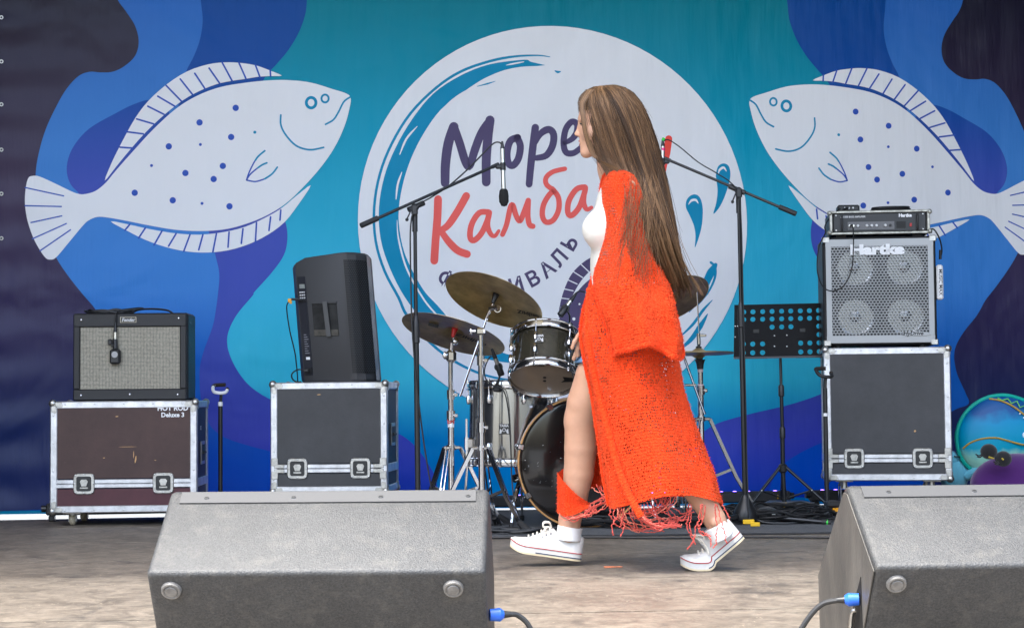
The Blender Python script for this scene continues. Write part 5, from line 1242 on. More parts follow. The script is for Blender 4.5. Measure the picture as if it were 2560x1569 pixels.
hhb = cymbal('hi_hat_cymbal', 'lower hi-hat cymbal showing its dark underside', HH - Vector((0, 0, .014)), (0.0, -.03, -1), .178)

# chrome stands
def strip(mb, a, c, w_, th, side):
    a, c = Vector(a), Vector(c); d = (c - a).normalized(); s = Vector(side); s = (s - d * s.dot(d)).normalized(); n_ = d.cross(s)
    q = [a + s * (x * w_ / 2) + n_ * (y * th / 2) for x, y in ((-1, -1), (1, -1), (1, 1), (-1, 1))]
    mb.prism(q, c - a); return mb
def chrome_stand(name, label, x, Y, ztop, collars, zc, foot_r, a0, lean_to=None, group='chrome cymbal stands', lm=None):
    t = thing(name, label, 'cymbal stand', (x, Y, 0), 0, group)
    zs = [0.06] + collars + [ztop]; rad = [.0155, .0135, .0115, .009, .008]
    for i in range(len(zs) - 1):
        obj('tube', MB().cyl((0, 0, zs[i]), (0, 0, zs[i + 1]), rad[i], n=16), CHROME, t)
        if i: obj('clamp', MB().cyl((0, 0, zs[i] - .035), (0, 0, zs[i] + .012), rad[i - 1] + .006, n=14).box((.022, -.006, zs[i] - .012), (.024, .014, .018), .003).cyl((.022, -.022, zs[i] - .012), (.022, .008, zs[i] - .012), .006, n=8), CHROME, t)
    obj('tripod_collar', MB().cyl((0, 0, zc - .012), (0, 0, zc + .014), .022, n=16).cyl((0, 0, zc * .40), (0, 0, zc * .40 + .022), .020, n=14), CHROME, t)
    for k in range(3):
        a = a0 + 2 * PI * k / 3; d = Vector((math.cos(a), math.sin(a), 0)); tn = Vector((-d.y, d.x, 0))
        knee = d * (foot_r * .60) + Vector((0, 0, zc * .42)); foot = d * foot_r + Vector((0, 0, .02)); hip = d * .045 + Vector((0, 0, zc))
        lg = MB()
        for s in (-1, 1):
            strip(lg, hip + tn * (s * .009), knee + tn * (s * .009), .016, .004, d.cross(tn)); strip(lg, knee + tn * (s * .008), foot + tn * (s * .008), .016, .004, d.cross(tn))
        lg.box(d * .032 + Vector((0, 0, zc)), (.03, .03, .016), .003)
        l_ = obj('leg', lg, lm or CHROME, t, smooth=0)
        br_ = MB()
        for s in (-1, 1): strip(br_, d * .02 + tn * (s * .005) + Vector((0, 0, zc * .40)), d * (foot_r * .52) + tn * (s * .005) + Vector((0, 0, zc * .50)), .013, .003, d.cross(tn))
        obj('brace', br_, lm or CHROME, l_, smooth=0)
        obj('rubber_foot', MB().cyl(foot + Vector((0, 0, .035)) - d * .03, foot + d * .035 - Vector((0, 0, .010)), .014, .022, n=10).box(foot + d * .02 + Vector((0, 0, -.008)), (.05, .04, .022), .006), RUBBER, l_)
    return t
cs = P(1203, 1000, 8.36)
zt_ = P(1203, 835, 8.36).z
cst = chrome_stand('cymbal_stand', 'chrome boom cymbal stand in front of the floor tom', cs.x, 8.36, zt_, [P(0, 1072, 8.36).z, P(0, 905, 8.36).z], P(0, 1130, 8.36).z, .27, -.75)
o = Vector((cs.x, 8.36, 0)); q1, q2, q3, q4 = P(1201, 828, 8.36) - o, P(1150, 990, 8.38) - o, P(1216, 795, 8.36) - o, P(1234, 758, 8.33) - o
obj('boom_rod', MB().cyl(q2, q3 + (q3 - q1) * .3, .006, n=10), CHROME, cst)
obj('boom_clamp', MB().box(q1, (.045, .04, .035), .008).cyl(q1 + Vector((-.05, 0, .0)), q1 + Vector((.02, 0, 0)), .009, n=10).sphere(q1 + Vector((-.045, 0, 0)), .016, 10, 8, (.6, .6, 1.2)), CHROME, cst)
obj('tilter', MB().cyl(q3, q4, .007, n=10).cyl(q4, P(1240, 735, 8.32) - o, .006, n=10).torus(P(1244, 772, 8.31) - o, (0, 1, 0), .015, .0035, 18, 6).cyl(P(1226, 770, 8.34) - o, P(1246, 768, 8.29) - o, .012, n=12), CHROME, cst)
rs_ = P(1127, 1000, 8.66)
rst = chrome_stand('cymbal_stand', 'chrome cymbal stand with white stickers left of the floor tom', rs_.x, 8.66, P(0, 905, 8.66).z, [P(0, 1042, 8.66).z, P(0, 990, 8.66).z], P(0, 1128, 8.66).z, .26, .25)
o = Vector((rs_.x, 8.66, 0))
obj('tilter', MB().box(P(1128, 890, 8.66) - o, (.05, .045, .065), .014).sphere(P(1113, 888, 8.63) - o, .016, 10, 8, (.8, .6, 1.2)).cyl(P(1128, 880, 8.66) - o, P(1130, 856, 8.65) - o, .010, n=10).sphere(P(1138, 853, 8.64) - o, .019, 12, 8).cyl(P(1132, 852, 8.64) - o, P(1137, 826, 8.62) - o, .0075, n=10), CHROME, rst)
st_l = obj('sticker', MB().cyl((0, 0, P(0, 1077, 8.66).z), (0, 0, P(0, 1055, 8.66).z), .0160, n=16), WHITEINK, rst)
obj('sticker_lettering', text_on('EM', .028, (0, -.0163, P(0, 1063, 8.66).z), (1, 0, 0), (0, 0, 1), bold=.001), mat('red_print', (.5, .05, .04, 1), .5), st_l, smooth=0)
DCHROME = mat('dull_chrome', (.30, .30, .31, 1), .2, 1.0)
hs_ = P(1752, 1000, 9.02)
hst = chrome_stand('hi_hat_stand', 'chrome hi-hat stand right of the orange cardigan hem', hs_.x, 9.02, P(0, 905, 9.02).z, [P(0, 985, 9.02).z], P(0, 1062, 9.02).z, .30, .12, group='hi-hat hardware', lm=DCHROME)
o = Vector((hs_.x, 9.02, 0))
obj('pull_rod', MB().cyl((0, 0, P(0, 900, 9.02).z), (-.012, 0, P(0, 745, 9.02).z), .0032, n=8), CHROME, hst)
obj('clutch', MB().cyl(P(1747, 862, 9.02) - o, P(1746, 833, 9.02) - o, .010, n=12).box(P(1757, 838, 9.0) - o, (.035, .012, .014), .003), CHROME, hst)
obj('seat_cup', MB().lathe([(.016, -.05), (.020, -.02), (.028, .0)], P(1750, 898, 9.02) - o, n=16), BLACK, hst)
for y in (935, 985): obj('sticker', MB().cyl((0, 0, P(0, y + 10, 9.02).z), (0, 0, P(0, y - 10, 9.02).z), .0142 if y < 960 else .0160, n=16), mat('pink_white_sticker', (.6, .45, .45, 1), .5), hst)
obj('boom_rod', MB().cyl(P(1698, 860, 9.0) - o, P(1762, 1035, 8.95) - o, .0065, n=10), DCHROME, hst)
obj('wing_screw', MB().box(P(1727, 962, 8.97) - o, (.06, .012, .012), .003), CHROME, hst)
cz_ = P(1690, 1000, 9.15)
chrome_stand('cymbal_stand', 'chrome cymbal stand hidden behind the orange cardigan', cz_.x, 9.15, P(0, 775, 9.15).z, [P(0, 1000, 9.15).z, P(0, 870, 9.15).z], P(0, 1130, 9.15).z, .26, .6)

# drum microphones on rim clips
def drum_mic(label, base, tip, back, cable):
    t = thing('drum_microphone', label, 'microphone', tuple(base), 0, 'clip-on drum microphones')
    o = Vector(base); a, b_ = Vector(tip) - o, Vector(back) - o; d = (b_ - a).normalized()
    obj('head', MB().lathe([(0, -.002), (.015, 0), (.0165, .006), (.0165, .03), (.013, .055), (.011, .06)], a, d, n=16), BLACK, t)
    obj('connector', MB().cyl(a + d * .06, a + d * .09, .0105, n=12), SILMIC, t)
    obj('cable_boot', MB().lathe([(.0105, .09), (.010, .105), (.006, .14)], a, d, n=12), BLACK, t)
    m_ = a + d * .045
    obj('bracket', MB().tube([(0, 0, 0), (0, -.004, .03), (m_.x * .5 + .01, -.004, .06), (m_.x, m_.y, m_.z - .005)], .008, 8, flat=.6).box((0, 0, .004), (.035, .03, .035), .006).torus(m_, (0, 1, 0), .016, .005, 16, 6), BLACK, t)
    obj('cord', MB().tube([a + d * .135] + [Vector(P(*c)) - o for c in cable], .0032, 6), CABLE, t)
drum_mic('black clip-on microphone on the floor tom rim', P(1242, 972, 8.54), P(1254, 938, 8.54), P(1238, 894, 8.52), [(1236, 891, 8.52), (1224, 893, 8.52), (1212, 920, 8.52), (1214, 945, 8.52), (1232, 962, 8.52), (1258, 975, 8.50), (1270, 1020, 8.50), (1276, 1100, 8.50), (1280, 1200, 8.48), (1290, 1270, 8.42), (1312, 1320, 8.35), (1300, 1338, 8.2), (1260, 1336, 8.2)])
drum_mic('black clip-on microphone on the rack tom rim', P(1424, 818, 8.42), P(1400, 788, 8.36), P(1434, 742, 8.40), [(1440, 732, 8.40), (1452, 728, 8.42), (1470, 740, 8.44), (1480, 800, 8.50), (1478, 860, 8.58), (1430, 850, 8.55), (1416, 845, 8.24), (1422, 900, 8.22), (1438, 960, 8.22), (1445, 1000, 8.26), (1455, 1040, 8.40), (1450, 1330, 8.40)])

# ------------------------------------------------------------------ music stand
YM = 9.55
c00, c10, c11, c01 = P(1834, 897, YM - .06), P(2066, 893, YM - .06), P(2063, 757, YM + .05), P(1836, 762, YM + .05)
pb = P(1957, 1000, YM)
ms = thing('music_stand', 'black music stand with a perforated desk beside the bass stack', 'music stand', (pb.x, YM, 0))
o = Vector((pb.x, YM, 0))
def dk_pt(u_, v_, off=0.0):
    p = c00 * (1 - u_) * (1 - v_) + c10 * u_ * (1 - v_) + c11 * u_ * v_ + c01 * (1 - u_) * v_
    nn = (c10 - c00).cross(c01 - c00).normalized(); return p + nn * off - o
desk = MB(); us = [.0, .155, .262, .365, .47, .57, .672, .775, .875, 1.0]
ce_u = [.105, .205, .312, .415, .52, .62, .725, .825, .925]
us = [0] + [(a + b_) / 2 for a, b_ in zip(ce_u[:-1], ce_u[1:])] + [1.0]
ce_v = [.865, .725, .575, .42, .27, .11]; vsn = [1.0] + [(a + b_) / 2 for a, b_ in zip(ce_v[:-1], ce_v[1:])] + [0.0]
holes = [set(range(9)), set(range(9)), {3, 4, 5, 8}, {8}, {0, 1, 2, 6, 7, 8}, {0, 1, 2, 6, 7, 8}]
for r_ in range(6):
    for c_ in range(9):
        u0, u1, v0, v1 = us[c_], us[c_ + 1], vsn[r_ + 1], vsn[r_]
        cor = [(u0, v0), (u1, v0), (u1, v1), (u0, v1)]
        if c_ not in holes[r_]:
            desk.add([dk_pt(*q) for q in cor], [(0, 1, 2, 3)]); continue
        uc, vc = ce_u[c_], ce_v[r_]; k = 16; ru, rv_ = .028, .047
        ring = []; sq = []
        for i in range(k):
            a = 2 * PI * i / k + PI / k - PI * .75
            ring.append((uc + ru * math.cos(a), vc + rv_ * math.sin(a)))
        # square outline sampled with the same count
        for i in range(k):
            s_ = i / (k / 4); e_ = int(s_); f_ = s_ - e_
            A, B2 = cor[e_], cor[(e_ + 1) % 4]; sq.append((A[0] + (B2[0] - A[0]) * f_, A[1] + (B2[1] - A[1]) * f_))
        ring = [(uc + ru * math.cos(t_), vc + rv_ * math.sin(t_)) for t_ in [math.atan2((q[1] - vc) / (v1 - v0), (q[0] - uc) / (u1 - u0)) for q in sq]]
        desk.add([dk_pt(*q) for q in sq] + [dk_pt(*q) for q in ring], [(i, (i + 1) % k, k + (i + 1) % k, k + i) for i in range(k)])
dko = obj('desk', desk, mat('matt_black_sheet', (.006, .006, .0065, 1), .65, spec=.2), ms, smooth=0)
sm = dko.modifiers.new('thickness', 'SOLIDIFY'); sm.thickness = .002; sm.offset = -1
obj('desk_lip', MB().prism([dk_pt(0, .0, .0), dk_pt(1, .0, .0), dk_pt(1, .035, .0), dk_pt(0, .035, 0)], Vector((0, -.03, 0))), BLKMETAL, dko, smooth=0)
for u_ in (.24, .745): obj('hinge', MB().box(dk_pt(u_, .5, .004), (.034, .006, .022), .002), BLKMETAL, dko)
for u_, v_ in ((.44, .41), (.575, .415), (.44, .215), (.575, .21), (.012, .60), (.04, .60), (.965, .615), (.985, .62), (.013, .40), (.985, .415)): obj('rivet', MB().sphere(dk_pt(u_, v_, .002), .0045, 8, 6, (1, .5, 1)), RIVET, dko)
top = P(1950, 850, YM + .02) - o; mid1, mid2 = P(1953, 975, YM) - o, P(1956, 1080, YM) - o; hubp = P(1957, 1168, YM) - o
obj('pole', MB().cyl(hubp, mid2, .0125, n=12).cyl(mid2, mid1, .0100, n=12).cyl(mid1, top, .0080, n=12), BLKMETAL, ms)
for q in (mid1, mid2): obj('clutch', MB().lathe([(.012, -.035), (.016, -.03), (.016, .02), (.011, .03)], q, n=12), BLACK, ms)
obj('hub', MB().lathe([(.012, -.03), (.022, -.02), (.024, .012), (.013, .022)], hubp, n=14), BLACK, ms)
obj('lower_tube', MB().cyl(hubp, (0, 0, .03), .0125, n=12), BLKMETAL, ms)
for q, (fx, fy) in zip(range(3), ((.255, -.10), (-.225, -.08), (.02, .24))):
    f_ = Vector((fx, fy, .012)); h_ = hubp + Vector((fx, fy, 0)).normalized() * .02
    lg = obj('leg', MB().cyl(h_, f_, .0085, n=10), BLKMETAL, ms)
    m_ = h_.lerp(f_, .52); obj('brace', MB().cyl(m_, (0, 0, .075), .005, n=8), BLKMETAL, lg)
    obj('rivet', MB().sphere(m_ + Vector((0, -.009, 0)), .006, 8, 6), RIVET, lg); obj('rubber_foot', MB().cyl(h_.lerp(f_, .93), f_ + Vector((0, 0, -.010)), .012, n=10), RUBBER, lg)

# ------------------------------------------------------------------ guitar stands
def guitar_stand(label, px, py, Yq, yoke_white, turn):
    q = P(px, py, Yq)
    t = thing('guitar_stand', label, 'guitar stand', (q.x, Yq, 0), turn, 'guitar neck stands')
    z = q.z
    obj('pole', MB().cyl((0, 0, .04), (0, 0, z - .05), .0118, n=12).cyl((0, 0, z - .05), (.004, 0, z), .0085, n=10), BLKMETAL, t)
    if yoke_white:
        obj('white_band', MB().cyl((0, 0, z - .062), (0, 0, z - .040), .0128, n=12), WHITEP, t)
    yk = obj('yoke', MB().tube([(-.038, .02, z + .045), (-.040, .0, z + .030), (-.028, -.02, z + .012), (.005, -.028, z + .006), (.030, -.018, z + .010), (.036, .0, z + .022)], .009, 10), WHITEP if yoke_white else RUBBER, t)
    obj('yoke_foam', MB().tube([(-.040, .01, z + .040), (-.034, .03, z + .048), (.0, .04, z + .050), (.020, .036, z + .050)], .010, 10).sphere((.036, .004, z + .026), .011, 10, 8), mat('dark_brown_foam', (.02, .014, .012, 1), .9), yk)
    obj('base_hub', MB().box((0, 0, .05), (.05, .06, .05), .01), BLACK, t)
    for a in (-.6, 3.7, 1.6): obj('leg', MB().tube([(0, 0, .05), (math.cos(a) * .12, math.sin(a) * .12, .045), (math.cos(a) * .2, math.sin(a) * .2, .010)], .009, 8), BLKMETAL, t)
    return t
guitar_stand('guitar stand with white yoke between the two left cases', 551, 985, 9.3, True, 0.0)
gs2 = guitar_stand('guitar stand with black yoke before the tall case left edge', 2062, 945, 8.95, False, .2)
obj('white_band', MB().cyl((0, 0, P(0, 1058, 8.95).z), (0, 0, P(0, 1050, 8.95).z), .0125, n=12), WHITEP, gs2)
obj('cradle', MB().box((.02, -.02, .085), (.07, .06, .03), .006).cyl((.0, -.03, .07), (.16, -.05, .066), .010, n=8), BLACK, gs2)
obj('yellow_cradle', MB().box((.045, -.06, .045), (.075, .03, .040), .004), mat('amber_plastic', C(225, 155, 20), .45), gs2)

# ------------------------------------------------------------------ pedals, cable heap, tape
q = FL(1985, 1282)
pd = thing('effects_pedal', 'grey effects unit on the carpet among the cables', 'effects pedal', tuple(q), .05)
obj('housing', MB().prism([(-.13, 0, 0), (.10, 0, 0), (.10, 0, .035), (.085, 0, .06), (-.10, 0, .062), (-.13, 0, .05)], (0, .16, 0)), mat('grey_pedal', (.09, .095, .105, 1), .45), pd)
obj('side_panel', MB().box((-.06, -.003, .034), (.125, .006, .036), .002), BLACK, pd)
for x in (-.10, -.075, -.03): obj('knob', MB().cyl((x, -.005, .034), (x, -.014, .034), .007, n=10), SILVERINK, pd)
random.seed(5)
def heap(label, cx, cy, rx, ry, turns, zmax, n_pts=11, r=.0052):
    pts = []
    for k in range(turns * n_pts):
        a = 2 * PI * k / n_pts + random.uniform(-.15, .15); rr = random.uniform(.55, 1.05)
        p = FL(cx, cy); pts.append((rx * rr * math.cos(a), ry * rr * math.sin(a), .015 + zmax * random.random() * (1 - abs(rr - .8)) + .002))
    p = FL(cx, cy); t = tag(obj('cable_heap', MB().tube(pts, r, 5, 4), CABLE), label, 'cable'); t.location = (p.x, p.y, .002); return t
heap('heap of black cables round the right boom stand foot', 1935, 1306, .30, .24, 26, .075)
heap('tangle of black cables behind the woman on the carpet edge', 1640, 1320, .38, .18, 18, .045)
heap('loose black cables on the carpet beside the left monitor', 1290, 1336, .22, .10, 6, .012)
heap('small bundle of cables hanging behind the hi-hat foot', 1820, 1215, .10, .10, 7, .16)
tag(obj('carpet_edge_cable', MB().tube([(x, FL(1280 + x / 7.9 * 4400, 1347).y + .02 * math.sin(x * 7), .008) for x in [-.4 + .12 * k for k in range(22)]], .006, 6), CABLE), 'long black cable along the front edge of the carpet', 'cable')
def tape_tag(label, x, y, rot, z=.03):
    p = FL(x, y); t = thing('cable_tie', label, 'cable tie', (p.x, p.y, z), rot, 'yellow ties on the cables')
    obj('strap', MB().box((0, 0, .012), (.055, .006, .022), .003), YELLOW, t); obj('tail', MB().box((.03, -.004, .0), (.045, .005, .020), .003), YELLOW, t)
tape_tag('large yellow cable tie beside the heel of the rear shoe', 1872, 1326, .1)
tape_tag('yellow cable tie at the back of the effects unit', 1963, 1288, 1.2, .045)
tape_tag('small yellow cable tie at the foot of the music stand', 1945, 1268, 1.4, .05)
TAPEX = mat('orange_marker_tape', C(235, 140, 95), .6)
xm = thing('tape_mark', 'small orange tape cross stuck on the stage floor', 'tape mark', tuple(FL(1533, 1417)), .2)
obj('tape_strip', MB().box((0, 0, .0012), (.075, .011, .0012), rot=Matrix.Rotation(.35, 3, 'Z')), TAPEX, xm, smooth=0)
obj('tape_strip', MB().box((0, 0, .0026), (.070, .011, .0012), rot=Matrix.Rotation(-.55, 3, 'Z')), TAPEX, xm, smooth=0)

# ------------------------------------------------------------------ soft toys behind the right monitor
def toy_mat():
    M = bpy.data.materials.new('painted_fish_cloth'); M.use_nodes = True
    n = M.node_tree; b = n.nodes['Principled BSDF']; L = n.links.new
    tc = n.nodes.new('ShaderNodeTexCoord'); nz = n.nodes.new('ShaderNodeTexNoise'); nz.inputs['Scale'].default_value = 14; nz.inputs['Detail'].default_value = 6; L(tc.outputs['Object'], nz.inputs['Vector'])
    sx = n.nodes.new('ShaderNodeSeparateXYZ'); L(tc.outputs['Object'], sx.inputs[0])
    ad = n.nodes.new('ShaderNodeMath'); ad.operation = 'MULTIPLY_ADD'; ad.inputs[1].default_value = .12; L(nz.outputs['Fac'], ad.inputs[0]); L(sx.outputs['Z'], ad.inputs[2])
    mr = n.nodes.new('ShaderNodeMapRange'); mr.inputs['From Min'].default_value = .0; mr.inputs['From Max'].default_value = .34; L(ad.outputs[0], mr.inputs[0])
    rp = n.nodes.new('ShaderNodeValToRGB'); e = rp.color_ramp.elements
    for _ in range(2): e.new(.5)
    for q, (p, c) in zip(e, ((0, C(150, 205, 185)), (.15, C(0, 150, 180)), (.55, C(0, 140, 190)), (.75, C(10, 80, 145)))): q.position = p; q.color = c
    L(mr.outputs[0], rp.inputs[0]); L(rp.outputs[0], b.inputs['Base Color']); b.inputs['Roughness'].default_value = .55
    return M
YT = 9.55
q = P(2505, 1115, YT); k_ = YT / F_PX
ol = [(2395, 1120), (2392, 1090), (2398, 1062), (2412, 1035), (2435, 1012), (2465, 995), (2500, 988), (2535, 992), (2575, 1008), (2615, 1035), (2650, 1075), (2660, 1120), (2640, 1160), (2590, 1190), (2520, 1200), (2460, 1190), (2420, 1165), (2402, 1140)]
pl = [P(x, y, YT) - q for x, y in ol]
def cushion(name, loop, bulge, m_, parent, front_only=False, inset=(1, .93, .75, .45, .0)):
    vs = []; n_ = len(loop); c = sum(loop, Vector()) / n_
    rings = [(s, -bulge * math.sqrt(max(0, 1 - s * s))) for s in inset[:-1]]
    for s, dy in rings: vs += [c + (p - c) * s + Vector((0, dy, 0)) for p in loop]
    vs.append(c + Vector((0, -bulge, 0))); fs = []
    for r in range(len(rings) - 1): fs += [(r * n_ + k, r * n_ + (k + 1) % n_, (r + 1) * n_ + (k + 1) % n_, (r + 1) * n_ + k) for k in range(n_)]
    r = len(rings) - 1; fs += [(r * n_ + k, r * n_ + (k + 1) % n_, len(vs) - 1) for k in range(n_)]
    o_ = len(vs)
    for s, dy in rings[1:]: vs += [c + (p - c) * s - Vector((0, dy, 0)) for p in loop]
    vs.append(c + Vector((0, bulge, 0)))
    prev = 0
    for r in range(1, len(rings)):
        cur = o_ + (r - 1) * n_; fs += [(prev + k, prev + (k + 1) % n_, cur + (k + 1) % n_, cur + k) for k in range(n_)]; prev = cur
    fs += [(prev + k, prev + (k + 1) % n_, len(vs) - 1) for k in range(n_)]
    return obj(name, MB().add(vs, fs), m_, parent, smooth=180)
fc = thing('fish_cushion', 'round teal painted fish cushion propped by the right flight case', 'cushion', tuple(q), 0)
bdy = cushion('body', [Vector(p) for p in catmull(pl, 3, True)], .07, toy_mat(), fc)
GREENR = mat('sea_green_cloth', C(20, 165, 145), .6)
obj('rim', MB().tube([p for p in catmull(pl + [pl[0]], 1)], .012, 8, 4), GREENR, fc)
def on_cush(x, y, off=-.073): return P(x, y, YT) - q + Vector((0, off, 0))
GOLDP = mat('ochre_paint', C(180, 145, 55), .5)
obj('painted_line', MB().tube([on_cush(x, y, o_) for x, y, o_ in ((2404, 1120, -.03), (2420, 1106, -.045), (2445, 1096, -.06), (2480, 1093, -.070), (2510, 1100, -.073), (2550, 1110, -.073), (2600, 1108, -.06))], .005, 6), GOLDP, fc)
obj('painted_line', MB().tube([on_cush(x, y, o_) for x, y, o_ in ((2470, 996, -.022), (2500, 1002, -.040), (2530, 1018, -.055), (2560, 1042, -.066), (2590, 1062, -.066))], .005, 6), GOLDP, fc)
obj('painted_zigzag', MB().tube([on_cush(x, y, o_) for x, y, o_ in ((2490, 994, -.03), (2500, 1000, -.04), (2515, 996, -.04), (2522, 1008, -.05), (2536, 1002, -.05), (2542, 1018, -.06), (2556, 1012, -.06), (2562, 1030, -.066))], .004, 6, 1), mat('lime_paint', C(120, 200, 90), .5), fc)
obj('eye_white', MB().sphere(on_cush(2556, 1086, -.066), .018, 12, 8, (1, .3, 1)), WHITEINK, fc)
obj('eye_pupil', MB().sphere(on_cush(2558, 1084, -.070), .010, 12, 8, (1, .4, 1)), mat('dark_green_paint', C(20, 80, 50), .4), fc)
for x, y in ((2541, 1033), (2551, 1043)): obj('painted_dot', MB().sphere(on_cush(x, y, -.068), .005, 8, 6, (1, .4, 1)), WHITEINK, fc)
PALEB = mat('pale_blue_plush', C(110, 185, 205), .9, sheen=.4, bump=.5, bscale=300)
q = P(2385, 1205, 9.62)
pt = thing('plush_toy', 'pale blue plush toy half behind the right flight case', 'plush toy', (q.x, 9.62, 0), 0)
obj('body', MB().sphere((0, 0, q.z + .045), .095, 20, 14, (.85, .9, 1.05)).sphere((-.03, -.02, q.z + .13), .06, 16, 10, (1, .9, .75)), PALEB, pt, smooth=180)
obj('fin', MB().tube([(.05, -.04, q.z + .03), (.13, -.06, q.z + .085), (.24, -.05, q.z + .12), (.34, -.03, q.z + .13)], .045, 12, 6, flat=.6), PALEB, pt, smooth=180)
obj('stitched_mouth', MB().tube([(-.015, -.075, q.z + .145), (.01, -.078, q.z + .14), (.03, -.070, q.z + .132)], .004, 6), INK, pt)
obj('foot', MB().sphere((0, 0, .05), .07, 14, 10, (1.1, 1, .7)), PALEB, pt, smooth=180)
PURP = mat('purple_plush', C(70, 20, 98), .95, sheen=.5, bump=.5, bscale=300)
q = P(2490, 1225, 9.2)
pp = thing('plush_toy', 'large purple plush toy lying in front of the fish cushion', 'plush toy', (q.x + .12, 9.2, 0), 0)
obj('body', MB().sphere((0, 0, .155), .155, 24, 16, (1.65, .85, 1.08)), PURP, pp, smooth=180)
obj('hump', MB().sphere((.14, .02, .32), .10, 18, 12, (1.0, .8, 1.1)), PURP, pp, smooth=180)
BLKPL = mat('black_plush', (.008, .008, .009, 1), .95, sheen=.3, bump=.6, bscale=250)
for lab, x, y, dr in (('small black stuffed ball toy with yellow stripe, left of its pair', 2472, 1128, 0), ('small black stuffed ball toy, right of its pair', 2508, 1146, .4)):
    q = P(x, y, 9.0); bt = thing('ball_toy', lab, 'toy', tuple(q), dr, 'small black toys on the purple plush')
    obj('body', MB().sphere((0, 0, 0), .043, 16, 12, (1, 1, .92)), BLKPL, bt, smooth=180)
    obj('stripe', MB().tube([(-.012, -.036, -.026), (.006, -.036, -.032), (.016, -.032, -.034)] if dr == 0 else [(-.030, -.026, .004), (-.024, -.034, -.004)], .0048, 6), mat('olive_yellow_cloth', C(170, 150, 50), .8), bt)
    obj('feeler', MB().tube([(-.038, -.01, -.012), (-.055, -.015, -.02), (-.072, -.015, -.012)], .0035, 6).tube([(-.036, -.01, -.018), (-.05, -.015, -.028), (-.065, -.015, -.024)], .0035, 6), BLKPL, bt)
# ------------------------------------------------------------------ the walking woman
YG = 6.45
def g(x, y, dy=0.0): return P(x, y, YG + dy)
GS = SC(YG)                                   # pixels per metre at her distance
person = thing('person', 'long-haired woman in a long orange knitted cardigan walking to the left', 'person', (g(1600, 1300).x, YG, 0))
PO = Vector(person.location)
def loc(v): return Vector(v) - PO
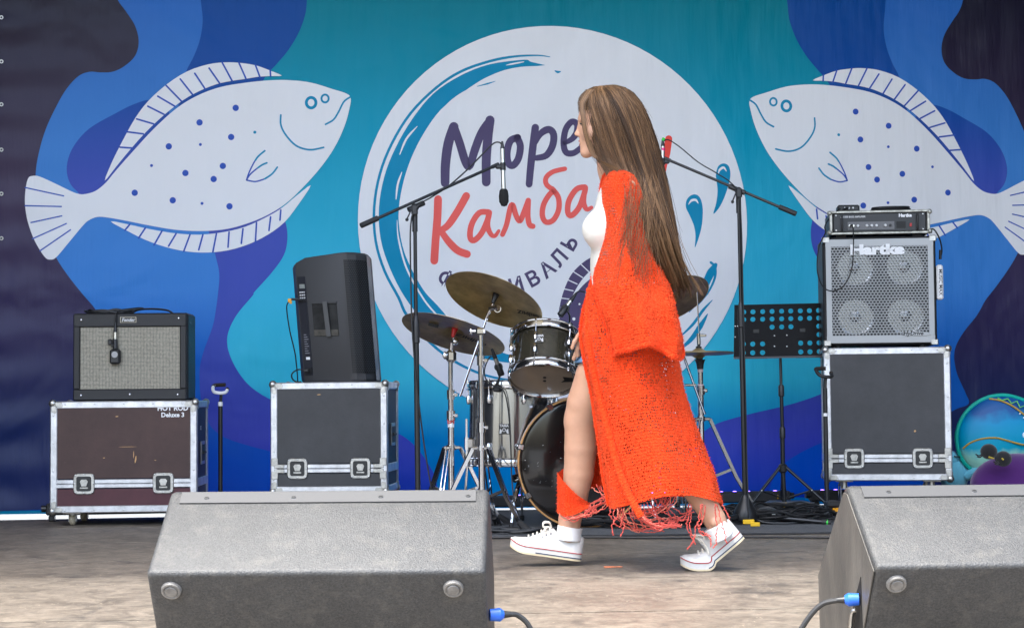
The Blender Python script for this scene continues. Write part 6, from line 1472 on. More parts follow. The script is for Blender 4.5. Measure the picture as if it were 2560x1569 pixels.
# --- signed distance body -> one continuous skin
class Field:
    def __init__(s, lo, hi, h):
        s.h = h; s.lo = np.array(lo); n = np.ceil((np.array(hi) - s.lo) / h).astype(int) + 1; s.n = n
        s.F = np.full(n, 1.0, dtype=np.float32)
    def sub(s, lo, hi, pad):
        a = np.maximum(np.floor((np.array(lo) - pad - s.lo) / s.h).astype(int), 0); b = np.minimum(np.ceil((np.array(hi) + pad - s.lo) / s.h).astype(int) + 1, s.n)
        sl = tuple(slice(int(i), int(j)) for i, j in zip(a, b))
        ax = [s.lo[k] + s.h * np.arange(a[k], b[k], dtype=np.float32) for k in range(3)]
        return sl, np.meshgrid(*ax, indexing='ij')
    def add(s, d, sl, k):
        A = s.F[sl]; h = np.clip(.5 + .5 * (A - d) / k, 0, 1); s.F[sl] = A * (1 - h) + d * h - k * h * (1 - h)
    def cut(s, d, sl, k):
        A = s.F[sl]; d = -d; h = np.clip(.5 - .5 * (A - d) / k, 0, 1); s.F[sl] = A * (1 - h) + d * h + k * h * (1 - h)
    def cone(s, a, b, r1, r2, k=.02, sy=1.0):
        a, b = np.array(a), np.array(b); R = max(r1, r2) * max(1, sy)
        sl, (X, Y, Z) = s.sub(np.minimum(a, b) - R, np.maximum(a, b) + R, .05 + k)
        ab = b - a; L2 = max(1e-9, ab[0] ** 2 + (ab[1] / sy) ** 2 + ab[2] ** 2)
        px, py, pz = X - a[0], (Y - a[1]) / sy, Z - a[2]
        t = np.clip((px * ab[0] + py * ab[1] / sy + pz * ab[2]) / L2, 0, 1)
        d = np.sqrt((px - ab[0] * t) ** 2 + (py - ab[1] / sy * t) ** 2 + (pz - ab[2] * t) ** 2) - (r1 + (r2 - r1) * t)
        s.add(d, sl, k)
    def ell(s, c, r, k=.02, rot=0.0, cut=False):
        c, r = np.array(c), np.array(r); R = max(r)
        sl, (X, Y, Z) = s.sub(c - R, c + R, .05 + k)
        px, py, pz = X - c[0], Y - c[1], Z - c[2]
        if rot: ca, sa = math.cos(rot), math.sin(rot); px, pz = px * ca + pz * sa, -px * sa + pz * ca
        q = np.sqrt((px / r[0]) ** 2 + (py / r[1]) ** 2 + (pz / r[2]) ** 2); q2 = np.sqrt((px / r[0] ** 2) ** 2 + (py / r[1] ** 2) ** 2 + (pz / r[2] ** 2) ** 2) + 1e-6
        d = q * (q - 1) / q2
        (s.cut if cut else s.add)(d, sl, k)
    def mesh(s):
        F, h = s.F, s.h; S = F < 0; nx, ny, nz = F.shape
        cnt = np.zeros((nx - 1, ny - 1, nz - 1), np.int8)
        for i in (0, 1):
            for j in (0, 1):
                for k in (0, 1): cnt += S[i:nx - 1 + i, j:ny - 1 + j, k:nz - 1 + k]
        mask = (cnt > 0) & (cnt < 8); idx = np.full(mask.shape, -1, np.int64); I = np.argwhere(mask); idx[mask] = np.arange(len(I))
        acc = np.zeros((len(I), 3)); num = np.zeros(len(I))
        for ax in range(3):
            o1, o2 = [q for q in range(3) if q != ax]
            for u in (0, 1):
                for v in (0, 1):
                    A = I.copy(); A[:, o1] += u; A[:, o2] += v; Bq = A.copy(); Bq[:, ax] += 1
                    fa, fb = F[tuple(A.T)], F[tuple(Bq.T)]; m = (fa < 0) != (fb < 0); t = fa[m] / (fa[m] - fb[m])
                    p = A[m].astype(float); p[:, ax] += t; acc[m] += p; num[m] += 1
        V = s.lo + h * acc / num[:, None]
        faces = []
        for ax in range(3):
            o1, o2 = (ax + 1) % 3, (ax + 2) % 3
            sl0 = [slice(None)] * 3; sl1 = [slice(None)] * 3; sl0[ax] = slice(0, -1); sl1[ax] = slice(1, None)
            D = S[tuple(sl0)] != S[tuple(sl1)]; E = np.argwhere(D)
            ok = (E[:, o1] > 0) & (E[:, o2] > 0) & (E[:, o1] < F.shape[o1] - 1) & (E[:, o2] < F.shape[o2] - 1); E = E[ok]
            def id_(a, b):
                q = E.copy(); q[:, o1] -= a; q[:, o2] -= b; return idx[tuple(q.T)]
            qd = np.stack([id_(1, 1), id_(0, 1), id_(0, 0), id_(1, 0)], 1)
            flip = ~S[tuple(E.T)]; qd[flip] = qd[flip][:, ::-1]; faces.append(qd)
        return V, np.concatenate(faces)
def field_obj(name, fld, m_, parent, clip=None, sm=1):
    V, Fc = fld.mesh()
    me = bpy.data.meshes.new(name); me.from_pydata((V - np.array(PO)).tolist(), [], Fc.tolist()); me.materials.append(m_)
    me.polygons.foreach_set('use_smooth', [True] * len(me.polygons))
    if sm:
        bm = bmesh.new(); bm.from_mesh(me)
        for _ in range(sm): bmesh.ops.smooth_vert(bm, verts=bm.verts, factor=.4, use_axis_x=True, use_axis_y=True, use_axis_z=True)
        bm.to_mesh(me); bm.free()
    return link(bpy.data.objects.new(name, me), parent)
SKIN = mat('skin', (0.53, 0.305, 0.20, 1), 0.5, subsurf=.12, var=0.09, vscale=9, bump=.12, bscale=260)
LO, HI = g(1370, 1370, -.34), g(1870, 190, .36)
LO, HI = (LO.x, YG - .34, -.01), (HI.x, YG + .36, HI.z)
bodyf = Field(LO, HI, .0042)
def T(f, e=0.0, arms=True, pelvis=True, top=True):
    """torso"""
    if pelvis:
        f.ell(g(1562, 840), (.112 + e, .158 + e, .115 + e), .04); f.ell(g(1600, 872), (.085 + e, .145 + e, .085 + e), .04)
    f.ell(g(1546, 728), (.094 + e, .130 + e, .14 + e), .05); f.ell(g(1548, 640), (.098 + e, .132 + e, .12 + e), .05)
    f.ell(g(1552, 560), (.102 + e, .148 + e, .12 + e), .04); f.ell(g(1560, 490), (.085 + e, .150 + e, .08 + e), .04)
    for s in (-1, 1): f.ell(g(1500, 574, s * .068), (.058 + e, .062 + e, .064 + e), .03)
T(bodyf)
for s in (-1, 1): bodyf.cone(g(1556, 462, s * .05), g(1560, 474, s * .148), .046, .044, .03)
bodyf.cone(g(1548, 470), g(1532, 425), .062, .052, .03); bodyf.cone(g(1532, 428), g(1515, 360), .050, .049, .02)
# head: skull, face, jaw, nose, lips
H = lambda x, y, dy=0.0: g(x, y, dy)
bodyf.ell(H(1519, 286), (.094, .074, .090), .02, rot=.25); bodyf.ell(H(1498, 300), (.074, .066, .082), .03)
bodyf.ell(H(1480, 338), (.046, .052, .062), .03); bodyf.cone(H(1504, 362, -.038), H(1466, 381, -.010), .022, .016, .02); bodyf.cone(H(1504, 362, .038), H(1466, 381, .010), .022, .016, .02)
bodyf.cone(H(1465, 380, -.006), H(1465, 380, .006), .0175, .0175, .016); bodyf.ell(H(1466, 362), (.020, .026, .022), .015)
bodyf.cone(H(1455, 306), H(1443, 334), .0095, .0085, .010); bodyf.ell(H(1441, 335), (.0085, .010, .0078), .006)
for s in (-1, 1): bodyf.ell(H(1447, 338, s * .011), (.0085, .007, .006), .005)
bodyf.cone(H(1452, 352, -.012), H(1452, 352, .012), .0058, .0058, .005); bodyf.cone(H(1453.5, 361, -.010), H(1453.5, 361, .010), .0062, .0062, .005)
for s in (-1, 1):
    bodyf.cone(H(1452, 298, s * .012), H(1462, 298, s * .042), .009, .008, .012)          # brow
    bodyf.ell(H(1458, 310, s * .030), (.012, .014, .009), .008, cut=True)                 # eye hollow
    bodyf.ell(H(1463, 310, s * .031), (.0125, .0135, .0125), .004)                        # eyeball under the lid
    bodyf.ell(H(1474, 332, s * .044), (.024, .016, .022), .02)                            # cheek
    bodyf.ell(H(1535, 318, s * .072), (.018, .008, .030), .006)                           # ear
# legs
def limb(pts, k=.005):
    for (x0, y0, d0, r0), (x1, y1, d1, r1) in zip(pts[:-1], pts[1:]): bodyf.cone(g(x0, y0, d0), g(x1, y1, d1), r0, r1, k)
FLEG = [(1542, 858, .075, .092), (1492, 940, .095, .079), (1462, 1008, .115, .067), (1452, 1058, .130, .0605), (1452, 1118, .145, .0612), (1447, 1180, .160, .0565), (1436, 1243, .177, .0485), (1425, 1296, .190, .0425), (1421, 1332, .190, .041)]
RLEG = [(1578, 862, -.078, .094), (1606, 960, -.085, .080), (1640, 1075, -.090, .060), (1668, 1118, -.092, .0585), (1704, 1168, -.092, .056), (1748, 1235, -.092, .047), (1786, 1296, -.092, .0400), (1800, 1325, -.092, .037)]
limb(FLEG); limb(RLEG)
bodyf.ell(g(1444, 1046, .127), (.046, .048, .050), .02)                                   # knee cap
for s in (-1, 1): bodyf.ell(g(1424, 1308, .19 + s * .034), (.014, .012, .014), .008)
bodyf.ell(g(1786, 1306, -.129), (.015, .012, .016), .008)
# arms: far arm swings forward, near arm is bent inside its sleeve
def arm(pts): limb(pts, .006)
arm([(1562, 474, .150, .045), (1585, 560, .19, .041), (1590, 655, .215, .038), (1540, 735, .17, .036), (1478, 812, .085, .026)])
arm([(1562, 474, -.150, .045), (1586, 570, -.158, .040), (1606, 690, -.160, .036), (1596, 755, -.165, .034), (1584, 815, -.172, .026)])
def hand(w0, fings, thumb, r=.0086):
    for pts in fings + [thumb]:
        for a, b in zip(pts[:-1], pts[1:]): bodyf.cone(g(*a), g(*b), r, r * .93, .006)
bodyf.cone(g(1476, 815, .083), g(1464, 836, .062), .026, .030, .012)
hand(None, [[(1458, 828, .040), (1446, 838, .030), (1437, 853, .028), (1430.5, 869, .030)], [(1458, 838, .050), (1447, 856, .042), (1443, 874, .044), (1446, 888, .05)], [(1460, 842, .064), (1449, 866, .060), (1440, 884, .058), (1434, 897, .062)], [(1463, 846, .080), (1456, 868, .080), (1451, 884, .08), (1449, 894, .086)]], [(1470, 826, .040), (1462, 846, .020), (1456, 860, .015)])
bodyf.cone(g(1584, 815, -.172), g(1578, 838, -.170), .026, .032, .012)
hand(None, [[(1572, 848, -.205), (1562, 858, -.205), (1566, 870, -.2)], [(1577, 850, -.19), (1568, 866, -.19), (1572, 874, -.185)], [(1582, 850, -.178), (1576, 868, -.178), (1580, 874, -.172)], [(1588, 848, -.168), (1586, 864, -.166), (1588, 872, -.164)]], [(1570, 832, -.21), (1558, 842, -.215), (1552, 852, -.21)])
field_obj('body', bodyf, SKIN, person, sm=3)
# lips, brow, lashes
LIPM = mat('lips', (.42, .16, .13, 1), .4)
obj('lips', MB().tube([loc(H(1463, 357, -.024)), loc(H(1455, 354.5, -.016)), loc(H(1449.0, 353, -.004)), loc(H(1449.0, 353, .004)), loc(H(1455, 354.5, .016)), loc(H(1463, 357, .024))], .0036, 6).tube([loc(H(1463, 358, -.024)), loc(H(1456, 361, -.015)), loc(H(1450.5, 361.5, -.003)), loc(H(1450.5, 361.5, .003)), loc(H(1456, 361, .015)), loc(H(1463, 358, .024))], .0040, 6), LIPM, person)
BROWM = mat('eyebrow_hair', (.07, .04, .025, 1), .8)
for s in (-1, 1):
    obj('eyebrow', MB().tube([loc(H(1447.5, 301, s * .016)), loc(H(1451, 296.5, s * .028)), loc(H(1458, 295, s * .041)), loc(H(1468, 299, s * .053))], .0032, 6, r1=.0015), BROWM, person)
    obj('eyelashes', MB().tube([loc(H(1450.5, 309, s * .022)), loc(H(1452.5, 310, s * .033)), loc(H(1459, 311, s * .044))], .0024, 6), mat('lash', (.015, .01, .008, 1), .8), person)
# white top and denim shorts
topf = Field((LO[0], LO[1], g(1500, 770).z), (HI[0], HI[1], g(1500, 425).z), .0055); T(topf, .007, pelvis=False)
topf.F = np.maximum(topf.F, 0)*0 + topf.F
zz = topf.lo[2] + topf.h * np.arange(topf.n[2]); zt0 = g(1500, 448).z; topf.F = np.maximum(topf.F, (zz - zt0)[None, None, :]); topf.F = np.maximum(topf.F, (g(1500, 755).z - zz)[None, None, :])
field_obj('white_top', topf, mat('white_jersey', (.66, .64, .58, 1), .8, bump=.2, bscale=60), person, sm=1)
shf = Field((LO[0], LO[1], g(1500, 930).z), (HI[0], HI[1], g(1500, 720).z), .0055); T(shf, .008)
for L_, cut in ((FLEG, 3), (RLEG, 3)):
    for (x0, y0, d0, r0), (x1, y1, d1, r1) in zip(L_[:2], L_[1:3]): shf.cone(g(x0, y0, d0), g(x1, y1, d1), r0 + .012, r1 + .014, .02)
zz = shf.lo[2] + shf.h * np.arange(shf.n[2]); shf.F = np.maximum(shf.F, (zz - g(1500, 742).z)[None, None, :]); shf.F = np.maximum(shf.F, (g(1500, 906).z - zz)[None, None, :])
DENIM = mat('blue_denim', (.10, .19, .32, 1), .85, bump=.4, bscale=500, var=.35, vscale=20)
field_obj('denim_shorts', shf, DENIM, person, sm=1)
del bodyf, topf, shf

# --- knitted cardigan
def knit_mat(name, col, col2, thr, scale=118.0):
    M = bpy.data.materials.new(name); M.use_nodes = True
    n = M.node_tree; b = n.nodes['Principled BSDF']; L = n.links.new
    uv = n.nodes.new('ShaderNodeUVMap')
    nz = n.nodes.new('ShaderNodeTexNoise'); nz.inputs['Scale'].default_value = 9; nz.inputs['Detail'].default_value = 3; L(uv.outputs[0], nz.inputs['Vector'])
    mp = n.nodes.new('ShaderNodeMapping'); mp.inputs['Scale'].default_value = (1.0, .86, 1); L(uv.outputs[0], mp.inputs[0])
    vo = n.nodes.new('ShaderNodeTexVoronoi'); vo.inputs['Scale'].default_value = scale; vo.inputs['Randomness'].default_value = .42; L(mp.outputs[0], vo.inputs['Vector'])
    mr = n.nodes.new('ShaderNodeMapRange'); mr.inputs['From Min'].default_value = .38; mr.inputs['From Max'].default_value = .66; mr.inputs['To Min'].default_value = thr[0]; mr.inputs['To Max'].default_value = thr[1]; L(nz.outputs['Fac'], mr.inputs[0])
    gt = n.nodes.new('ShaderNodeMath'); gt.operation = 'GREATER_THAN'; L(vo.outputs['Distance'], gt.inputs[0]); L(mr.outputs[0], gt.inputs[1]); L(gt.outputs[0], b.inputs['Alpha'])
    fz = n.nodes.new('ShaderNodeTexNoise'); fz.inputs['Scale'].default_value = 420; fz.inputs['Detail'].default_value = 4; L(uv.outputs[0], fz.inputs['Vector'])
    rp = n.nodes.new('ShaderNodeValToRGB'); e = rp.color_ramp.elements; e[0].position = .32; e[1].position = .68; e[0].color = col + (1,); e[1].color = col2 + (1,); L(fz.outputs['Fac'], rp.inputs[0]); L(rp.outputs[0], b.inputs['Base Color'])
    b.inputs['Roughness'].default_value = .95; b.inputs['Specular IOR Level'].default_value = .15; b.inputs['Sheen Weight'].default_value = .25; b.inputs['Sheen Tint'].default_value = (1, .35, .15, 1)
    ad = n.nodes.new('ShaderNodeMath'); ad.operation = 'MULTIPLY_ADD'; ad.inputs[1].default_value = .45; L(fz.outputs['Fac'], ad.inputs[0]); L(vo.outputs['Distance'], ad.inputs[2])
    bp = n.nodes.new('ShaderNodeBump'); bp.inputs['Strength'].default_value = .9; bp.inputs['Distance'].default_value = .006; L(ad.outputs[0], bp.inputs['Height']); L(bp.outputs[0], b.inputs['Normal'])
    return M
OR1, OR2 = (.58, .030, .005), (.92, .072, .011)
KNIT = knit_mat('orange_open_knit', OR1, OR2, (.17, .37), 104.0)
KNITD = knit_mat('orange_dense_knit', OR1, OR2, (.04, .22), 110.0)
def lut(tab):
    ys = [t[0] for t in tab]; cols = [[t[k] for t in tab] for k in range(1, len(tab[0]))]
    return lambda y: [float(np.interp(y, ys, c)) for c in cols]
FUZZ = []                                    # (point, normal) samples for loose fibres
def tube_patch(name, rows, y0, hem, ph0, ph1, m_, nu, nv, base=0.0, fold=(0, 0, 0), su=.9, sv=.6, powr=1.0, parent=None, fz=0):
    """part of a tube round the figure: phi 0 = front edge, 90 = towards the viewer, 180 = back edge"""
    R = lut(rows)
    def fn(u, v):
        ph = math.radians(ph0 + (ph1 - ph0) * u); y = y0 + (hem(u) - y0) * v
        xf, xb, bb, *ex = R(y); c, a = (xf + xb) / 2, (xb - xf) / 2; bs = base + (ex[0] if ex else 0)
        co, si = math.cos(ph), math.sin(ph)
        co = math.copysign(abs(co) ** powr, co)
        f_ = fold[0] * math.sin(fold[1] * u * PI * 2 + fold[2] * v + 1.3 * math.sin(3.1 * v + 4 * u)) * min(1, v * 2.2) * abs(si) ** .5
        return loc(g(c - a * co, y, bs - bb * si - f_ * (1 if si > 0 else -1)))
    o_ = grid_obj(name, fn, nu, nv, su, sv, m_, parent)
    if fz:
        rng = random.Random(fz)
        for _ in range(fz):
            u, v = rng.random(), rng.random(); p = fn(u, v); d = (fn(min(u + .01, 1), v) - p).cross(fn(u, min(v + .01, 1)) - p)
            if d.length > 1e-12: FUZZ.append((p, d.normalized()))
        for v in np.linspace(0, 1, 260):
            for u in (0.0, 1.0):
                p = fn(u, v); FUZZ.append((p, Vector((rng.uniform(-1, 1), rng.uniform(-1, .4), rng.uniform(-.6, .6))).normalized()))
    return o_
card = bpy.data.objects.new('cardigan', None); link(card, person); card.empty_display_size = .05
skirt_rows = [(700, 1486, 1652, .150), (722, 1475, 1668, .165), (770, 1461, 1682, .178), (830, 1453, 1692, .186), (900, 1463, 1698, .190), (980, 1479, 1712, .195), (1060, 1491, 1740, .200), (1120, 1499, 1764, .205), (1180, 1506, 1787, .210), (1262, 1522, 1808, .215)]
def hem_near(u): return float(np.interp(u, [0, .12, .3, .45, .6, .8, 1], [1268, 1272, 1258, 1240, 1238, 1256, 1266]))
tube_patch('skirt_panel', skirt_rows, 712, hem_near, 0, 200, KNIT, 90, 90, base=-.035, fold=(.024, 2.6, 1.5), su=.78, sv=.80, parent=card, fz=9000)
tube_patch('back_panel', skirt_rows, 712, lambda u: float(np.interp(u, [0, .5, 1], [1262, 1235, 1212])), 198, 335, KNIT, 60, 70, base=-.030, fold=(.012, 2, 1.0), su=.6, sv=.78, parent=card)
cape_rows = [(424, 1528, 1570, .150, 0), (436, 1511, 1592, .192, 0), (460, 1503, 1610, .212, 0), (500, 1500, 1628, .226, 0), (560, 1499, 1645, .234, 0), (640, 1489, 1660, .240, 0), (690, 1482, 1672, .225, -.025), (725, 1484, 1680, .165, -.105), (765, 1499, 1690, .110, -.185), (800, 1511, 1697, .096, -.212), (850, 1527, 1709, .092, -.222), (900, 1536, 1704, .088, -.225)]
def hem_cape(u): return float(np.interp(u, [0, .10, .30, .38, .46, .56, .68, .80, .9, 1], [884, 884, 874, 866, 862, 876, 894, 897, 884, 860]))
tube_patch('sleeve', cape_rows, 426, hem_cape, 0, 205, KNIT, 90, 80, base=0.0, fold=(.022, 3.0, 1.2), su=.85, sv=.75, parent=card, fz=6500)
tube_patch('yoke', [(424, 1528, 1570, .150), (500, 1502, 1620, .225), (600, 1496, 1640, .238), (730, 1478, 1668, .24)], 426, lambda u: 725, 200, 345, KNIT, 50, 40, base=0.0, su=.6, sv=.5, parent=card)
tube_patch('sleeve_inner', cape_rows, 745, lambda u: 872, 180, 360, KNIT, 40, 20, base=0.0, su=.4, sv=.2, parent=card)
# ribbed lip along the sleeve opening
RC = lut(cape_rows)
def cape_pt(u, off=0.0):
    ph = math.radians(205 * u); y = hem_cape(u); xf, xb, bb, bs = RC(y); c, a = (xf + xb) / 2, (xb - xf) / 2
    f_ = .022 * math.sin(3.0 * u * PI * 2 + 1.2 + 1.3 * math.sin(3.1 + 4 * u)) * abs(math.sin(ph)) ** .5
    return loc(g(c - a * math.cos(ph), y - off, bs - bb * math.sin(ph) - f_))
SLEEVE_HEM = [cape_pt(k / 40, 2) for k in range(41)]
# shoulders close over the top
grid_obj('shoulder_cover', lambda u, v: loc(g(1549 + (u - .5) * (44 + 62 * (1 - (2 * v - 1) ** 2) * 0), 433 - 4 * math.sin(PI * v), -.152 + .304 * v)), 10, 24, .1, .4, KNITD, card)
# knot at the waist and the rolled front border
obj('waist_knot', MB().sphere(loc(g(1474, 726, -.05)), .017, 12, 8, (.8, 1, .8)), KNITD, card, smooth=180)
def band_obj(name, pts, wd, m_, raw=None):
    c = raw or catmull([loc(g(*q)) for q in pts], 8); N = len(c); L_ = sum((c[i + 1] - c[i]).length for i in range(N - 1))
    def fn(u, v):
        i = min(int(v * (N - 1)), N - 2); f_ = v * (N - 1) - i; p = c[i].lerp(c[i + 1], f_); d = (c[min(i + 2, N - 1)] - c[max(i - 1, 0)]).normalized(); s = d.cross(Vector((0, -1, 0))).normalized()
        a = (u - .5) * PI * 1.15
        return p + s * (math.sin(a) * wd / 2) + Vector((0, -1, 0)) * (math.cos(a) * wd * .32)
    rng = random.Random(N)
    for _ in range(1400):
        u, v = rng.random(), rng.random(); p = fn(u, v); FUZZ.append((p, Vector((rng.uniform(-1, 1), -.6, rng.uniform(-.6, .6))).normalized()))
    return grid_obj(name, fn, 10, N * 2, wd * 1.4, L_, m_, card)
band_obj('front_border', [(1476, 730, -.06), (1470, 780, -.10), (1472, 850, -.125), (1484, 920, -.130), (1499, 990, -.135), (1519, 1070, -.155), (1546, 1170, -.180), (1572, 1235, -.205), (1602, 1290, -.225)], .026, KNITD)
band_obj('front_edge', [(1472, 735, -.045), (1459, 780, -.045), (1453, 832, -.045), (1462, 900, -.045), (1479, 980, -.045), (1491, 1060, -.05), (1500, 1120, -.05), (1508, 1185, -.055), (1523, 1262, -.06)], .018, KNITD)
band_obj('sleeve_hem', None, .020, KNITD, SLEEVE_HEM)
band_obj('sleeve_edge', [(1478, 722, -.10), (1490, 742, -.15), (1502, 772, -.205), (1513, 805, -.222), (1525, 845, -.232), (1536, 884, -.235)], .014, KNITD)
band_obj('neck_edge', [(1530, 426, -.08), (1511, 440, -.05), (1502, 480, -.02), (1500, 560, -.015), (1490, 640, -.015), (1482, 690, -.02), (1475, 724, -.04)], .014, KNITD)
# far panel: behind the forward leg, wrapped round the shin
FPX = [(0, 1540, .170, 1050, 1206), (.28, 1475, .255, 1110, 1222), (.48, 1425, .275, 1158, 1255), (.62, 1399, .235, 1178, 1272), (.74, 1393, .175, 1180, 1282), (.86, 1412, .120, 1206, 1292), (.94, 1442, .102, 1236, 1284), (1.0, 1476, .098, 1258, 1266)]
FP = lut(FPX)
def fpfn(u, v):
    x, dy, ya, yb = FP(u); return loc(g(x, ya + (yb - ya) * v, dy - .012 * math.sin(v * 5 + u * 9) * .5))
grid_obj('ankle_panel', fpfn, 60, 26, .45, .2, KNITD, card)
rng = random.Random(4)
for _ in range(2600):
    u, v = rng.uniform(.4, 1), rng.random(); FUZZ.append((fpfn(u, v), Vector((rng.uniform(-1, .2), rng.uniform(-1, .1), rng.uniform(-.5, .5))).normalized()))
# loose fibres
fb = MB(); rng = random.Random(9)
for p, nn in FUZZ:
    d = (nn * rng.choice((-1, 1)) + Vector((rng.uniform(-.9, .9), rng.uniform(-.9, .9), rng.uniform(-.9, .9)))).normalized(); l_ = rng.uniform(.004, .010); s = d.cross(Vector((rng.random(), rng.random(), rng.random() + .1))).normalized() * .0011
    fb.add([p - s, p + s, p + d * l_], [(0, 1, 2)])
obj('loose_fibres', fb, mat('orange_fibre', (.85, .075, .012, 1), .9), card, kind='stuff', fixn=False, smooth=0)
# fringe of twisted coral yarn
FRM = mat('coral_yarn', (.66, .10, .075, 1), .85, bump=.6, bscale=700, var=.2, vscale=80)
FRM2 = mat('pale_coral_yarn', (.78, .24, .16, 1), .85)
fr = random.Random(21)
def strand(pts, r=.0030, jit=.006):
    q = [loc(g(x, y, d)) + Vector((fr.uniform(-jit, jit), fr.uniform(-jit, jit), fr.uniform(-jit, jit) * (0 if i == 0 else 1))) for i, (x, y, d) in enumerate(pts)]
    c = catmull(q, 7); kn = .0016
    c = [p + Vector((fr.gauss(0, kn), fr.gauss(0, kn), fr.gauss(0, kn))) for p in c]
    # two plies twisted round each other
    for ph in (0, PI):
        w_ = []
        for i, p in enumerate(c):
            t_ = (c[min(i + 1, len(c) - 1)] - c[max(i - 1, 0)]).normalized(); u, v, _ = frame_from(t_); a = i * 1.5 + ph
            w_.append(p + (u * math.cos(a) + v * math.sin(a)) * r * .55)
        if ph == 0: mbs = MB()
        mbs.tube(w_, r * .44, 4, 1)
    obj('fringe_strand', mbs, FRM if fr.random() < .8 else FRM2, card)
def J(a, s): return a + fr.uniform(-s, s)
for k in range(11):       # swept back from the ankle panel
    x0 = 1398 + 7.5 * k; y0 = float(np.interp(x0, [1395, 1412, 1445, 1478], [1283, 1292, 1285, 1266]))
    strand([(x0, y0, .10), (J(x0 + 18, 6), J(y0 + 8, 5), .09), (J(1485, 10), J(1278 - k * 2.2, 8), .09), (J(1530, 12), J(1252 - k * 2.0, 10), .06), (J(1565 , 14), J(1228, 12), .06)], .0026)
for k in range(12):       # inner hem
    x0 = 1478 + 9 * k; strand([(x0, J(1214, 6), .12), (J(x0 + 12, 5), J(1232, 5), .10), (J(x0 + 40, 10), J(1240, 8), .06), (J(x0 + 75, 12), J(1246, 10), .05)], .0026)
for k in range(20):       # front hem, bunched and falling
    x0 = 1526 + 7.2 * k; y0 = hem_near(max(0, (x0 - 1522) / 300)) ; d0 = -.10 - .1 * math.sin(PI * min(1, (x0 - 1522) / 200))
    strand([(x0, y0, d0), (J(x0 + 6, 8), J(y0 + 22, 7), d0), (J(x0 + 26, 14), J(y0 + 42, 9), d0 + .02), (J(x0 + 52, 20), J(y0 + 48, 14), d0 + .03), (J(x0 + 78, 22), J(y0 + 42, 20), d0 + .04)], .0028)
for x0, x1, y1 in ((1545, 1530, 1335), (1552, 1552, 1340), (1560, 1548, 1315)): strand([(x0, 1268, -.13), (J(x0 + 2, 4), 1292, -.14), (J(x1 + 6, 4), 1312, -.14), (x1, y1, -.14)], .0030)
for k in range(9):        # from the tip of the border
    strand([(J(1602, 2), J(1290, 3), -.225), (J(1618, 4), J(1304, 5), -.225), (J(1645, 8), J(1310 + k, 6), -.22), (J(1675, 8), J(1312, 7), -.21), (J(1698, 8), J(1311, 6), -.20)], .0028)
for k in range(9):        # between the hems, towards the rear foot
    x0 = 1655 + 5 * k; strand([(x0, hem_near((x0 - 1522) / 284), -.2), (J(x0 - 16, 6), J(1266, 5), -.19), (J(x0 - 50, 10), J(1278, 8), -.17), (J(x0 - 90, 14), J(1288, 8), -.15)], .0026)
for x0, pts in ((1722, ((1722, 1284), (1716, 1310), (1726, 1340), (1738, 1360))), (1728, ((1726, 1290), (1722, 1320), (1736, 1346), (1716, 1372))), (1758, ((1752, 1290), (1742, 1318), (1738, 1342), (1722, 1366))), (1764, ((1758, 1296), (1748, 1322), (1760, 1332), (1778, 1336))), (1788, ((1790, 1290), (1792, 1322), (1790, 1352), (1786, 1366))), (1794, ((1802, 1296), (1812, 1330), (1816, 1358))), (1806, ((1812, 1276), (1820, 1288), (1822, 1296))), (1752, ((1744, 1300), (1750, 1330), (1772, 1342), (1780, 1366)))):
    strand([(x0, 1260, -.19)] + [(x, y, -.175) for x, y in pts], .0028, .003)
# --- hair
HAIR = bpy.data.materials.new('brown_hair'); HAIR.use_nodes = True
n = HAIR.node_tree; b = n.nodes['Principled BSDF']; L = n.links.new
oi = n.nodes.new('ShaderNodeAttribute'); oi.attribute_name = 'tone'
rp = n.nodes.new('ShaderNodeValToRGB'); e = rp.color_ramp.elements; e.new(.5)
for q, (p_, c_) in zip(e, ((0, (.030, .015, .007, 1)), (.5, (.125, .066, .029, 1)), (1, (.35, .200, .095, 1)))): q.position = p_; q.color = c_
L(oi.outputs['Fac'], rp.inputs[0]); L(rp.outputs[0], b.inputs['Base Color'])
b.inputs['Roughness'].default_value = .42; b.inputs['Specular IOR Level'].default_value = .35
b.inputs['Anisotropic'].default_value = .3
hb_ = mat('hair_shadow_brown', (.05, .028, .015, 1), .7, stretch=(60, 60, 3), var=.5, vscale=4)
Fc = [(1490, 217), (1464, 231), (1455, 256), (1463, 300), (1474, 345), (1493, 387), (1520, 425), (1548, 480), (1572, 560), (1596, 630), (1622, 690), (1650, 742)]
Bc = [(1530, 213), (1568, 226), (1602, 268), (1626, 330), (1644, 400), (1660, 470), (1674, 540), (1688, 610), (1702, 670), (1712, 705), (1718, 730), (1716, 752)]
Wn = [.012, .050, .082, .094, .096, .098, .118, .135, .120, .095, .070, .045]     # half thickness towards the viewer
Cn = [0, 0, 0, 0, 0, -.005, -.035, -.06, -.06, -.05, -.045, -.04]                  # centre of the mass
Fv, Bv = catmull([(x, y, 0) for x, y in Fc], 6), catmull([(x, y, 0) for x, y in Bc], 6); NH = len(Fv)
def hair_pt(s, t, side, lay):
    """s: 0 front .. 1 back, t: 0 crown .. 1 tip, side -1 near +1 far, lay: 0 core .. 1 surface"""
    q = min(t, 1) * (NH - 1); i = min(int(q), NH - 2); f_ = q - i
    F_, B_ = Fv[i].lerp(Fv[i + 1], f_), Bv[i].lerp(Bv[i + 1], f_)
    wn = float(np.interp(q, np.linspace(0, NH - 1, len(Wn)), Wn)); cn = float(np.interp(q, np.linspace(0, NH - 1, len(Cn)), Cn))
    p = F_.lerp(B_, s); sh = max(0.0, 1 - abs(2 * s - 1) ** 2.2) ** .5
    return g(p.x, p.y, cn + side * wn * sh * lay)
